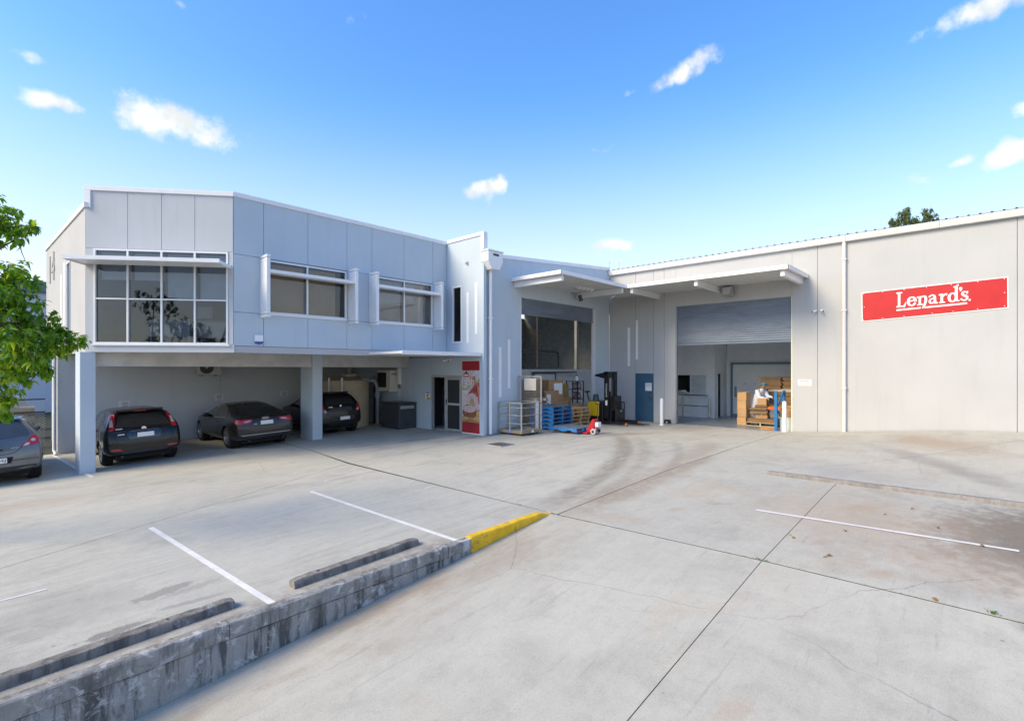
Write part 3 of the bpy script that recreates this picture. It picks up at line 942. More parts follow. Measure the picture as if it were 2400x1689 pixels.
    MB().prism([(x, y, 2.87) for x, y in [(PB.x + .13, PB.y + .12), (PA.x + .1, PA.y + .17), (12.09, 14.74), (12.09, 25.6), (2.25, 25.6)]], (0, 0, .06)).build('office_floor', M_CARPET, t)
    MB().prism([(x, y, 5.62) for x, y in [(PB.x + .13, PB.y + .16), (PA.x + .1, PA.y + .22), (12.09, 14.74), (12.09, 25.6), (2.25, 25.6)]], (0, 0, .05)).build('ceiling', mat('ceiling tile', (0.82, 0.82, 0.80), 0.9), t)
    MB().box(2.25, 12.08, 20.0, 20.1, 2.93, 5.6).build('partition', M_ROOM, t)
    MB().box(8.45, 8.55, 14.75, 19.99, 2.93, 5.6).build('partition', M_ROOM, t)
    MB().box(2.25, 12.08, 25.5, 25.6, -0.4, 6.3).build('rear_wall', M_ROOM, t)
    # shopfront glazing of the angled corner
    w = window_unit(t, boxA, [4.052, 5.02], [0.937, 1.737, 2.538], 2.90, 5.325, 0.122, 3.328, M_GLASS, 0.045, 'corner_window')
    boxA(MB(), 0.08, 3.37, 0.0, 0.05, 2.86, 2.905).build('sill', M_TRIM, w)
    for (a, c, zb) in ((0.17, .90, 4.14), (0.98, 1.70, 4.16), (1.78, 2.50, 4.60), (2.58, 3.28, 4.60)):
        boxA(MB(), a, c, -0.24, -0.23, zb, 5.28).build('blind', M_BLINDGREY, w)
        boxA(MB(), a, c, -0.25, -0.22, zb - .03, zb).build('blind_rail', M_ALU, w)
    # sun shade over the corner window
    s = boxA(MB(), 0.05, LA + 0.02, 0.0, 0.75, 4.915, 4.975).build('sunshade', M_TRIM2, t, bevel=0.008)
    boxA(MB(), 0.03, LA + 0.04, 0.735, 0.78, 4.895, 4.99).build('front_lip', M_TRIM2, s)
    for w_ in (0.05, LA):
        boxA(MB(), w_ - 0.02, w_ + 0.02, 0.02, 0.73, 4.885, 4.914).build('bracket', M_TRIM2, s)
    # two long windows with upright fins and a shelf
    for k, (x0, x1, mx, f0, f1, bl) in enumerate(((5.64, 8.10, 6.855, 5.53, 8.15, M_BLINDTAN), (9.02, 11.44, 10.235, 8.88, 11.49, M_BLINDGREY))):
        w = window_unit(t, boxB, [4.93], [mx], 3.79, 5.27, x0, x1, M_GLASS2, 0.05)
        boxB(MB(), x0 - .01, x1 + .01, 0.0, 0.05, 3.745, 3.79).build('sill', M_TRIM, w)
        for (a, c) in ((x0 + .06, mx - .03), (mx + .03, x1 - .06)):
            boxB(MB(), a, c - (0.22 if c > mx else 0), -0.19, -0.18, 3.84, 5.2).build('blind', bl, w)
        sh = boxB(MB(), f0 + 0.105, f1 + 0.02, 0.022, 0.40, 4.87, 4.93).build('sunshade', M_TRIM2, t, bevel=0.006)
        boxB(MB(), f0 + 0.10, f1 + 0.012, 0.38, 0.415, 4.855, 4.945).build('front_lip', M_TRIM2, sh)
        for xf in (f0, f1):
            fin = boxB(MB(), xf, xf + 0.10, 0.0, 0.45, 3.74, 5.25).build('fin', M_TRIM2, t, bevel=0.01)
            boxB(MB(), xf - .004, xf + 0.104, -0.0, 0.452, 5.262, 5.33).build('fin_cap', M_TRIM2, fin, bevel=0.006)
            boxB(MB(), xf - .004, xf + 0.104, -0.0, 0.452, 3.655, 3.728).build('fin_cap', M_TRIM2, fin, bevel=0.006)
            for (o_, z_) in ((.08, 5.15), (.38, 5.15), (.08, 3.84), (.38, 3.84)):
                MB().cyl((xf - .008, YB - o_, z_), (xf, YB - o_, z_), 0.012, n=8).build('screw', M_GREYM, fin)
    # flat awning over the entry
    a = MB().box(8.86, 12.08, 12.72, 14.55, 2.72, 2.80).build('entry_awning', M_TRIM, t, bevel=0.006)
    MB().box(8.85, 12.075, 12.69, 12.72, 2.70, 2.815).build('front_lip', M_TRIM, a)
    # entry door: open left leaf, screened right leaf
    fr = MB()
    for (y0, y1, z0, z1) in ((13.73, 13.79, 0.0, 2.02), (15.40, 15.46, 0.0, 2.02), (14.60, 14.66, 0.0, 1.955), (13.79, 15.40, 1.955, 2.02)):
        fr.box(XC - 0.02, XC + 0.10, y0, y1, z0, z1)
    M_DALU = mat('mill aluminium', (0.46, 0.46, 0.45), 0.4, metal=.3)
    d = fr.build('door_frame', M_DALU, t)
    leaf = MB()
    for (y0, y1, z0, z1) in ((13.795, 13.86, 0.02, 1.95), (14.53, 14.595, 0.02, 1.95), (13.86, 14.53, 0.02, 0.10), (13.86, 14.53, 1.87, 1.95), (13.86, 14.53, 0.95, 1.03)):
        leaf.box(XC + 0.01, XC + 0.05, y0, y1, z0, z1)
    dl = leaf.build('door_leaf', M_DALU, t)
    M_SCREEN = mat('insect screen', (0.022, 0.023, 0.025), 0.7, var=0.2)
    MB().box(XC + 0.027, XC + 0.033, 13.86, 14.53, 0.10, 0.95).build('screen', M_SCREEN, dl)
    MB().box(XC + 0.027, XC + 0.033, 13.86, 14.53, 1.03, 1.87).build('screen', M_SCREEN, dl)
    MB().box(XC - 0.03, XC + 0.0, 14.545, 14.575, 0.95, 1.15).build('handle', M_STEEL, dl)
    # stair seen through the open leaf
    M_STAIR = mat('stair carpet', (0.07, 0.10, 0.15), 0.9, var=0.2)
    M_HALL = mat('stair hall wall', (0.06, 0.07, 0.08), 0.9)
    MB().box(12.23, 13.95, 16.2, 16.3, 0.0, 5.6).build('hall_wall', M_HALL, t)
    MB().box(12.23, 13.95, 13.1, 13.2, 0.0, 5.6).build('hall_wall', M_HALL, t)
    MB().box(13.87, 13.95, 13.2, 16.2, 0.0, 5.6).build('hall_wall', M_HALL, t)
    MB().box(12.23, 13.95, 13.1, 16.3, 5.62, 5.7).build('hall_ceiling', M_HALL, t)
    for i in range(12):
        MB().box(12.95, 13.85, 13.35 + i * 0.25, 13.6 + i * 0.25, 0.0, 0.18 * (i + 1) * 0.9).build('stair_step', M_STAIR, t) if i < 10 else None
    ban = MB()
    for k in range(7):
        ban.tube([(12.75, 13.6, 0.35 + k * .14), (12.75, 15.9, 2.05 + k * .14)], 0.013, 6)
    for (y, z) in ((13.7, 0.2), (14.7, 0.95), (15.7, 1.7)):
        ban.tube([(12.76, y, z - .2), (12.76, y, z + 1.15)], 0.02, 6)
    ban.build('stair_balustrade', M_STEEL, t, smooth=True)
    # white downpipe on the back corner of the carpark wall
    MB().tube([(1.92, 21.12, 2.7), (1.92, 21.12, -0.25), (1.95, 20.95, -0.36)], 0.045, 10).build('downpipe', M_TRIM, t, smooth=True)
    return t
OFFICE = office()

# office furniture seen through the corner glazing
def desks():
    for k, (w0, w1, dist, lab) in enumerate(((0.55, 1.75, 1.5, 'pale office desk seen low behind the right corner window panes'), (1.55, 2.6, 1.1, 'pale office desk with modesty panel behind the middle corner panes'))):
        c = pa((w0 + w1) / 2, -dist, 2.93)
        t = thing('office_desk', lab, 'desk', c, 0, 'desks inside the corner office')
        boxA(MB(), w0, w1, -dist - .65, -dist, 3.62, 3.655).build('desktop', M_DESKEDGE, t)
        boxA(MB(), w0 + .03, w1 - .03, -dist - .06, -dist - .03, 3.15, 3.615).build('modesty_panel', M_DESK, t)
        for w_ in (w0 + .01, w1 - .05):
            boxA(MB(), w_, w_ + .04, -dist - .6, -dist - .02, 2.935, 3.618).build('leg', M_DESK, t)
    c = pa(1.4, -1.9, 3.655)
    t = thing('office_monitor', 'white computer screen standing on the desk behind the corner glass', 'monitor', c)
    boxA(MB(), 1.30, 1.78, -1.93, -1.90, 3.76, 4.10).build('screen', M_DESK, t)
    boxA(MB(), 1.51, 1.57, -1.95, -1.935, 3.67, 3.9).build('stand', M_DARK, t)
    boxA(MB(), 1.42, 1.66, -2.0, -1.86, 3.656, 3.67).build('foot', M_DARK, t)
desks()

# ---------------------------------------------------------------- warehouse
def corrugated(x0, x1, z0, z1, n_ribs, place, amp=0.018):
    b = MB()
    st = 6
    rows = n_ribs * st
    for i in range(rows + 1):
        z = z0 + (z1 - z0) * i / rows
        ph = (i % st) / st
        o = amp * (1.0 if ph in (1 / 6, 2 / 6, 3 / 6) else 0.0)
        o = amp * (0.5 - 0.5 * math.cos(2 * math.pi * i / st)) ** 0.7
        b.v += [Vector(place(x0, o, z)), Vector(place(x1, o, z))]
    b.f = [(2 * i, 2 * i + 1, 2 * i + 3, 2 * i + 2) for i in range(rows)]
    return b
M_SHUTTER = mat('blue grey roller shutter', (0.165, 0.205, 0.265), 0.38, metal=0.15, var=0.12, scale=2.0, dirt=0.25, dirt_col=(0.36, 0.40, 0.45), stretch=(0.5, 0.5, 3), coat=0.05)
M_BLUEDOOR = mat('teal blue door paint', (0.035, 0.105, 0.165), 0.45, var=0.05)
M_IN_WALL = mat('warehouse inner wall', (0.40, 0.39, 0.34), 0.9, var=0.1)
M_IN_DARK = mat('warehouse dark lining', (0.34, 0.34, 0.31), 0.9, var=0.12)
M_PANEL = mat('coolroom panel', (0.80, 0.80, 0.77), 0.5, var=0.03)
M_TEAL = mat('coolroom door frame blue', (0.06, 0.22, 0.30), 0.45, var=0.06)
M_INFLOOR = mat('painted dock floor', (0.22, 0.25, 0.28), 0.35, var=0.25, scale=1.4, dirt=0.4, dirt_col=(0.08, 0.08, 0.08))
M_PAPER = mat('white paper', (0.78, 0.78, 0.80), 0.8, var=0.03)
M_INK = mat('dark print', (0.03, 0.03, 0.04), 0.7)
M_GREYINK = mat('grey print', (0.28, 0.29, 0.31), 0.7)

def warehouse():
    t = thing('warehouse_building', 'large cream precast warehouse with two roller doors and red sign wall', 'building', (22, 10, 0))
    YD, XE = 12.70, 20.14
    zc = lambda x: 6.13 + (x - 12.2) * 0.079
    def D(x0, x1, z0, z1, slope=True):
        a, c = (zc(x0), zc(x1)) if slope else (z1, z1)
        MB().prism([(x0 + .004, YD, z0), (x1 - .004, YD, z0), (x1 - .004, YD, c), (x0 + .004, YD, a)], (0, 0.15, 0)).build('wall_panel', M_WALL, t)
    D(12.225, 14.125, -0.05, 0); D(18.935, 20.13, -0.05, 0)
    D(14.125, 18.935, 4.915, 0)
    MB().prism([(12.23, YD - .045, zc(12.2)), (20.12, YD - .045, zc(20.12)), (20.12, YD - .045, zc(20.12) + .13), (12.23, YD - .045, zc(12.2) + .13)], (0, 0.22, 0)).build('coping', M_TRIM, t)
    for (x0, x1, z0, z1) in ((12.941, 13.063, 1.27, 3.04), (13.394, 13.528, 1.565, 3.335)):
        MB().box(x0, x1, YD - 0.006, YD + 0.01, z0, z1).build('slot_strip', M_TRIM, t)
    MB().box(18.935, 18.985, YD - 0.01, YD + 0.16, 0, 4.91).build('door_jamb', M_TRIM, t)
    MB().box(14.09, 14.122, YD - 0.008, YD + 0.16, 0, 4.91).build('door_jamb', M_TRIM, t)
    # right hand wall
    def E(y0, y1, z0, z1, m=M_WALL2): MB().box(XE, XE + 0.15, y0 + .006, y1 - .006, z0, z1).build('wall_panel', m, t)
    ZE = 6.60
    E(11.365, 12.70, -.05, ZE); E(10.02, 10.51, -.05, ZE)
    E(10.51, 11.365, 2.075, ZE)
    E(9.505, 10.02, -.05, ZE); E(4.346, 5.145, -.05, ZE)
    MB().box(XE, XE + 0.15, 5.145, 9.505, 4.85, ZE).build('wall_panel', M_WALL2, t)
    E(-0.57, 4.346, -.05, ZE); E(-8.0, -0.57, -.05, ZE)
    MB().box(XE + 0.04, XE + 0.14, 4.2, 4.5, 0, ZE - .02).build('wall_core', M_JOINT, t)
    MB().box(XE + 0.04, XE + 0.14, -0.7, -0.4, 0, ZE - .02).build('wall_core', M_JOINT, t)
    for (y0, y1, z0, z1) in ((11.637, 11.757, 2.40, 4.10), (11.242, 11.355, 2.69, 4.395)):
        MB().box(XE - 0.006, XE + 0.01, y0, y1, z0, z1).build('slot_strip', M_TRIM, t)
    # gutter in lengths, then the roof sheet with its ribs
    ys = [12.69, 10.6, 8.2, 5.8, 3.5, 1.1, -1.3, -4.5, -8.0]
    for i in range(len(ys) - 1):
        MB().prism([(XE - .005, 0, 6.50), (XE - .13, 0, 6.51), (XE - .155, 0, 6.70), (XE - .13, 0, 6.715), (XE - .115, 0, 6.56), (XE - .005, 0, 6.56)], (0, 1, 0))
        prof = [(XE - .004, 6.50), (XE - .13, 6.51), (XE - .155, 6.70), (XE - .135, 6.715), (XE - .115, 6.56), (XE - .004, 6.56)]
        MB().prism([(x, ys[i + 1] + .003, z) for x, z in prof], (0, ys[i] - ys[i + 1] - .006, 0)).build('gutter', M_CREAM, t)
    M_ZINC = mat('zinc roof sheet', (0.55, 0.57, 0.58), 0.45, metal=0.3)
    m, nt, p = newmat('added translucent roof sheet')  # unseen translucent roof strips, added to let daylight into the interior
    tl = nt.new('ShaderNodeBsdfTranslucent'); tl.inputs[0].default_value = (.85, .87, .86, 1)
    tp = nt.new('ShaderNodeBsdfTransparent'); tp.inputs[0].default_value = (.9, .92, .92, 1)
    mx = nt.new('ShaderNodeMixShader'); mx.inputs[0].default_value = 0.6
    nt.l.new(tl.outputs[0], mx.inputs[1]); nt.l.new(tp.outputs[0], mx.inputs[2]); nt.l.new(mx.outputs[0], nt.n['Material Output'].inputs[0])
    M_ADDED_SKYL = m
    y = -8.0
    k = 0
    while y < 12.5:
        prof = []
        for q in range(4):
            prof += [(y, 0.0), (y + .16, 0.0), (y + .175, .030), (y + .215, .030), (y + .23, 0.0)]
            y += 0.25
        prof.append((y, 0.0))
        n = len(prof)
        segs = [(XE - .10, 6.735, 23.0, 6.90), (23.0, 6.90, 31.0, 7.3), (31.0, 7.3, 36.0, 7.6)]
        for q, (xa, za, xb, zb) in enumerate(segs):
            rib = MB()
            vs = [(xa, y_, za + h) for y_, h in prof] + [(xb, y_, zb + h) for y_, h in prof]
            rib.add(vs, [(i, i + 1, n + i + 1, n + i) for i in range(n - 1)])
            sk = q == 1 and k % 2 == 1
            rib.build('added_skylight_sheet' if sk else 'roof_sheet', M_ADDED_SKYL if sk else M_ZINC, t)
        k += 1
    zr = lambda x: 6.05 + (x - 12.3) * 0.057
    ya = 12.9
    for k, yb in enumerate((14.6, 16.4, 18.4, 20.2, 22.4, 24.2, 26.4, 28.2, 32.0)):
        if k % 2:
            for (xa, xb, sk) in ((12.3, 17.0, 0), (17.0, 30.0, 1), (30.0, 36.0, 0)):  # same added strips over the left bay, to brighten it inside
                MB().quad((xa, ya, zr(xa)), (xb, ya, zr(xb)), (xb, yb, zr(xb)), (xa, yb, zr(xa))).build('added_skylight_sheet' if sk else 'roof_sheet', M_ADDED_SKYL if sk else M_ZINC, t)
        else:
            MB().quad((12.3, ya, zr(12.3)), (36, ya, zr(36)), (36, yb, zr(36)), (12.3, yb, zr(12.3))).build('roof_sheet', M_ZINC, t)
        ya = yb
    # downpipe on the sign wall, rain head and pipe at the inner corner
    dp = MB().tube([(XE - .06, 3.55, 6.52), (XE - .06, 3.55, 0.16)], 0.062, 14).build('downpipe', M_CREAM, t, smooth=True)
    for z in (1.6, 4.2, 5.9):
        MB().box(XE - .13, XE - .001, 3.475, 3.625, z, z + .04).build('pipe_clip', M_CREAM, dp)
    h = MB().prism([(12.06, 12.695, 6.26), (12.76, 12.695, 6.26), (12.76, 12.695, 5.93), (12.60, 12.695, 5.66), (12.24, 12.695, 5.66), (12.06, 12.695, 5.93)], (0, -0.36, 0)).build('rain_head', M_TRIM, t, bevel=0.008)
    MB().box(12.03, 12.79, 12.31, 12.698, 6.265, 6.31).build('lid', M_TRIM, h)
    MB().box(12.30, 12.56, 12.322, 12.334, 6.12, 6.19).build('overflow_slot', M_DARK, h)
    dp2 = MB().tube([(12.42, 12.60, 5.7), (12.42, 12.60, 0.02)], 0.062, 14).build('downpipe', M_TRIM, t, smooth=True)
    for z in (1.9, 4.0):
        MB().box(12.34, 12.50, 12.53, 12.697, z, z + .04).build('pipe_clip', M_TRIM, dp2)
    # roller doors
    plD = lambda x, o, z: (x, YD + 0.10 - o, z)
    s1 = corrugated(14.13, 18.93, 4.36, 4.93, 8, plD).build('roller_door', M_SHUTTER, t, smooth='all', label='raised blue grey roller shutter, mostly rolled up')
    MB().box(14.13, 18.93, YD + .06, YD + .12, 4.30, 4.36).build('bottom_rail', M_SHUTTER, s1)
    plE = lambda y, o, z: (XE + 0.10 - o, y, z)
    s2 = corrugated(5.15, 9.50, 3.31, 4.87, 19, plE).build('roller_door', M_SHUTTER, t, smooth='all', label='blue grey roller shutter lowered a third of the opening')
    MB().box(XE + .06, XE + .13, 5.15, 9.50, 3.235, 3.31).build('bottom_rail', M_SHUTTER, s2)
    MB().box(XE + .03, XE + .13, 9.47, 9.503, 0, 4.85).build('door_guide', M_GREYM, t)
    MB().box(XE + .03, XE + .13, 5.147, 5.18, 0, 4.85).build('door_guide', mat('yellow door guide', (0.7, 0.72, 0.45), 0.5), t)
    # staff door
    d = MB().box(XE + .02, XE + .07, 10.53, 11.345, 0.02, 2.05).build('staff_door', M_BLUEDOOR, t, label='dark teal blue staff door beside the forklift')
    for (y0, y1, z0, z1) in ((10.51, 10.53, 0, 2.075), (11.345, 11.365, 0, 2.075), (10.53, 11.345, 2.05, 2.075)):
        MB().box(XE - .01, XE + .09, y0, y1, z0, z1).build('door_frame', M_BLUEDOOR, d)
    MB().box(XE - .03, XE + .02, 10.60, 10.66, 0.95, 1.12).build('handle', M_STEEL, d)
    MB().box(XE - .005, XE + .02, 10.62, 10.65, 1.2, 1.27).build('lock', M_STEEL, d)
    # canopies
    def canopy(x0, x1, y0, y1):
        return MB().box(x0, x1, y0, y1, 5.44, 5.53).build('canopy', M_TRIM, t, bevel=0.006)
    zt = 5.43
    c1 = MB().prism([(13.58, YD - .001, 5.46), (13.58, 10.44, 5.46), (17.80, 10.44, 5.46), (19.0, 11.6, 5.46), (20.1, YD - .001, 5.46)], (0, 0, .05)).build('canopy', M_SOFFIT, t)
    c2 = MB().prism([(XE - .001, 4.66, 5.455), (17.80, 4.66, 5.455), (17.80, 10.435, 5.455), (18.99, 11.59, 5.455), (XE - .001, 12.6, 5.455)], (0, 0, .05)).build('canopy', M_SOFFIT, t)
    MB().box(13.55, 17.79, 10.40, 10.44, 5.43, 5.56).build('canopy_edge', M_TRIM, c1)
    MB().box(13.54, 13.58, 10.40, YD - .002, 5.431, 5.561).build('canopy_edge', M_TRIM, c1)
    MB().box(17.76, 17.80, 4.63, 10.44, 5.432, 5.562).build('canopy_edge', M_TRIM, c2)
    MB().box(17.76, XE - .002, 4.62, 4.66, 5.433, 5.563).build('canopy_edge', M_TRIM, c2)
    M_TOP = mat('canopy roof', (0.62, 0.62, 0.62), 0.5)
    MB().box(13.59, 17.75, 10.45, 12.69, 5.512, 5.53).build('canopy_top', M_TOP, c1)
    MB().box(17.81, 20.13, 4.67, 10.4, 5.512, 5.53).build('canopy_top', M_TOP, c2)
    for x in (13.72, 17.58):
        MB().box(x, x + 0.13, 10.52, YD - .003, 5.235, 5.455).build('support_beam', M_TRIM2, c1, bevel=0.005)
    for y in (4.78, 7.62, 10.2):
        MB().box(17.88, XE - .003, y, y + 0.13, 5.235, 5.452).build('support_beam', M_TRIM2, c2, bevel=0.005)
    # inside: floor, linings, rafters
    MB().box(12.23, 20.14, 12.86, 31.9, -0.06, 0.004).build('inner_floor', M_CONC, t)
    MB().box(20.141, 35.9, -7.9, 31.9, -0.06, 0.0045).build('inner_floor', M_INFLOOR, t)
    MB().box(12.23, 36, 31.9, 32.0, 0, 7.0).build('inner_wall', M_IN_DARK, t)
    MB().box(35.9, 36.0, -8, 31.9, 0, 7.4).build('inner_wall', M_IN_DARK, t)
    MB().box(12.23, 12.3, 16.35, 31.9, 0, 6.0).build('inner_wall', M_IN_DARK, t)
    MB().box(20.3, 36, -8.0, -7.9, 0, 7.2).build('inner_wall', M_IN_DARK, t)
    for (x, y) in ((24.2, 26.5), (30.5, 22.0), (27.5, 31.0), (33.0, 31.0), (21.0, 31.0)):
        MB().box(x, x + .2, y, y + .2, 0, 6.4).build('portal_column', M_IN_WALL, t)
    for (x, y, w) in ((21, 30.9, 6.4), (27.6, 30.9, 5.3)):
        MB().box(x + .25, x + w, y + .2, y + .3, 2.5, 6.5).build('wall_lining', M_IN_WALL, t)
    pipe = MB().tube([(14.5, 20.0, 3.35), (25.4, 20.0, 3.35), (25.7, 20.0, 3.3), (25.75, 20.0, 3.0), (25.75, 20.0, 2.36)], 0.06, 8)
    pipe.build('pipe', M_BLACK, t, smooth=True)
    MB().tube([(23.2, 19.6, 6.2), (23.2, 19.6, 2.4)], 0.025, 8).build('pipe', mat('copper pipe', (0.35, 0.20, 0.13), 0.5), t)
    return t
WARE = warehouse()
# ---------------------------------------------------------------- small fixtures and signs
M_RED = mat('sign red', (0.50, 0.006, 0.010), 0.45, var=0.06, scale=3)
M_WHITE = mat('sign white', (0.82, 0.82, 0.81), 0.5, var=0.02)
M_BLUEL = mat('alarm blue lens', (0.02, 0.07, 0.40), 0.25)
M_BEIGE = mat('beige metal', (0.60, 0.56, 0.48), 0.5, var=0.06)
M_ACW = mat('air conditioner casing', (0.66, 0.62, 0.55), 0.5, var=0.05)
M_GREY = mat('grey enamel', (0.30, 0.32, 0.33), 0.45, var=0.06)
XE, YD, XC, YB, YK = 20.14, 12.70, 12.10, 14.56, 21.20

def sign_quad(t, name, pts, nrm, m, th=0.012):
    return MB().prism(pts, Vector(nrm) * th).build(name, m, t)

# -------- hand drawn bold serif lettering for the red sign; strokes in letter units, origin at the base line
def ribbon(path, ws):
    P = [Vector((x, y)) for x, y in path]
    L, Rr = [], []
    for i, p in enumerate(P):
        d = (P[min(i + 1, len(P) - 1)] - P[max(i - 1, 0)]).normalized()
        n = Vector((-d.y, d.x))
        w = ws[i] if hasattr(ws, '__len__') else ws
        L.append(p + n * w / 2); Rr.append(p - n * w / 2)
    vs = L + Rr
    k = len(P)
    return vs, [(i, i + 1, k + i + 1, k + i) for i in range(k - 1)]
def arcp(cx, cy, rx, ry, a0, a1, n=14):
    return [(cx + rx * math.cos(R(a0 + (a1 - a0) * i / n)), cy + ry * math.sin(R(a0 + (a1 - a0) * i / n))) for i in range(n + 1)]
def tri_poly(pts):
    return [Vector(p) for p in pts], [tuple(range(len(pts)))]
def lerpw(a, b, c, n):       # thin-thick-thin
    return [a + (b - a) * math.sin(math.pi * i / n) if c is None else a + (b - a) * i / n for i in range(n + 1)]
def logo_shapes():
    S = []
    add = lambda x: S.append(x)
    # L
    add(tri_poly([(0.16, 0.0), (0.42, 0.0), (0.42, 1.62), (0.16, 1.62)]))
    add(tri_poly([(0.0, 1.60), (0.62, 1.60), (0.64, 1.66), (0.60, 1.74), (0.02, 1.74), (-0.02, 1.66)]))
    add(tri_poly([(0.0, -0.02), (0.9, -0.02), (0.9, 0.14), (0.05, 0.14), (0.0, 0.08)]))
    add(tri_poly([(0.68, 0.12), (0.78, -0.10), (0.90, -0.10), (1.06, 0.50), (0.98, 0.54), (0.90, 0.36), (0.78, 0.18)]))
    # e
    add(ribbon(arcp(1.62, 0.52, 0.37, 0.48, -8, 335, 30), [0.14 + 0.14 * abs(math.sin(R(90 + (-8 + 343 * i / 30)))) ** 1 if False else 0.13 + 0.15 * abs(math.cos(R(-8 + 343 * i / 30))) for i in range(31)]))
    add(tri_poly([(1.30, 0.46), (2.0, 0.60), (2.0, 0.72), (1.28, 0.58)]))
    # n with the long tail
    add(tri_poly([(2.32, 0.0), (2.56, 0.0), (2.56, 0.96), (2.32, 0.90)]))
    add(tri_poly([(2.14, 0.82), (2.40, 0.84), (2.56, 0.98), (2.52, 1.02), (2.14, 0.98)]))
    add(tri_poly([(2.16, -0.02), (2.74, -0.02), (2.76, 0.06), (2.70, 0.10), (2.18, 0.10)]))
    add(ribbon([(2.50, 0.80), (2.64, 0.92), (2.82, 0.97), (2.98, 0.90), (3.05, 0.72), (3.05, 0.45), (2.98, 0.15), (2.86, -0.15), (2.70, -0.42)],
               [0.10, 0.15, 0.19, 0.24, 0.27, 0.27, 0.25, 0.22, 0.14]))
    # a
    add(ribbon([(3.36, 0.78), (3.50, 0.92), (3.68, 0.98), (3.86, 0.92), (3.94, 0.76), (3.95, 0.4), (3.96, 0.16)], [0.20, 0.16, 0.16, 0.19, 0.24, 0.26, 0.24]))
    add(tri_poly([(3.84, 0.0), (4.18, -0.02), (4.26, 0.04), (4.20, 0.12), (4.06, 0.16), (3.86, 0.24)]))
    add(ribbon([(3.90, 0.62), (3.66, 0.58), (3.46, 0.46), (3.42, 0.26), (3.52, 0.10), (3.70, 0.08), (3.90, 0.24)], [0.12, 0.14, 0.20, 0.24, 0.20, 0.14, 0.12]))
    # r
    add(tri_poly([(4.50, 0.0), (4.75, 0.0), (4.75, 0.98), (4.50, 0.92)]))
    add(tri_poly([(4.32, 0.84), (4.58, 0.85), (4.75, 1.0), (4.72, 1.04), (4.32, 0.99)]))
    add(tri_poly([(4.34, -0.02), (4.94, -0.02), (4.96, 0.06), (4.90, 0.10), (4.36, 0.10)]))
    add(ribbon([(4.70, 0.66), (4.86, 0.86), (5.00, 0.93), (5.14, 0.86)], [0.12, 0.18, 0.20, 0.24]))
    # d
    add(ribbon(arcp(5.66, 0.48, 0.34, 0.46, 0, 360, 28), [0.13 + 0.14 * abs(math.cos(R(360 * i / 28))) for i in range(29)]))
    add(tri_poly([(5.88, 0.0), (6.14, 0.02), (6.14, 1.52), (5.88, 1.52)]))
    add(tri_poly([(5.88, 1.52), (6.14, 1.52), (6.26, 1.84), (6.12, 1.86), (5.92, 1.72)]))
    add(tri_poly([(5.72, 1.58), (5.88, 1.52), (5.92, 1.72), (5.72, 1.66)]))
    add(tri_poly([(5.90, 0.02), (6.26, -0.02), (6.34, 0.05), (6.26, 0.12), (6.06, 0.14)]))
    # apostrophe
    add(ribbon(arcp(6.42, 1.36, 0.085, 0.085, 0, 360, 14), 0.17))
    add(ribbon([(6.50, 1.34), (6.46, 1.16), (6.32, 1.04)], [0.14, 0.12, 0.04]))
    # s
    add(ribbon([(7.04, 0.78), (6.92, 0.92), (6.76, 0.97), (6.60, 0.90), (6.56, 0.74), (6.68, 0.60), (6.86, 0.50), (7.02, 0.38), (7.04, 0.20), (6.90, 0.06), (6.70, 0.03), (6.50, 0.14), (6.46, 0.26)],
               [0.12, 0.13, 0.15, 0.19, 0.22, 0.25, 0.26, 0.25, 0.22, 0.18, 0.16, 0.17, 0.20]))
    add(tri_poly([(6.98, 0.70), (7.10, 0.72), (7.12, 1.00), (7.04, 1.02), (6.92, 0.90)]))
    # underline in two lengths, full stop
    add(tri_poly([(0.0, -0.42), (2.48, -0.42), (2.60, -0.24), (0.0, -0.24)]))
    add(tri_poly([(2.86, -0.42), (7.02, -0.42), (7.02, -0.24), (2.98, -0.24)]))
    add(ribbon(arcp(7.26, 0.0, 0.09, 0.09, 0, 360, 14), 0.05))
    add(tri_poly([(7.23, -0.03), (7.29, -0.03), (7.29, 0.04), (7.23, 0.04)]))
    return S
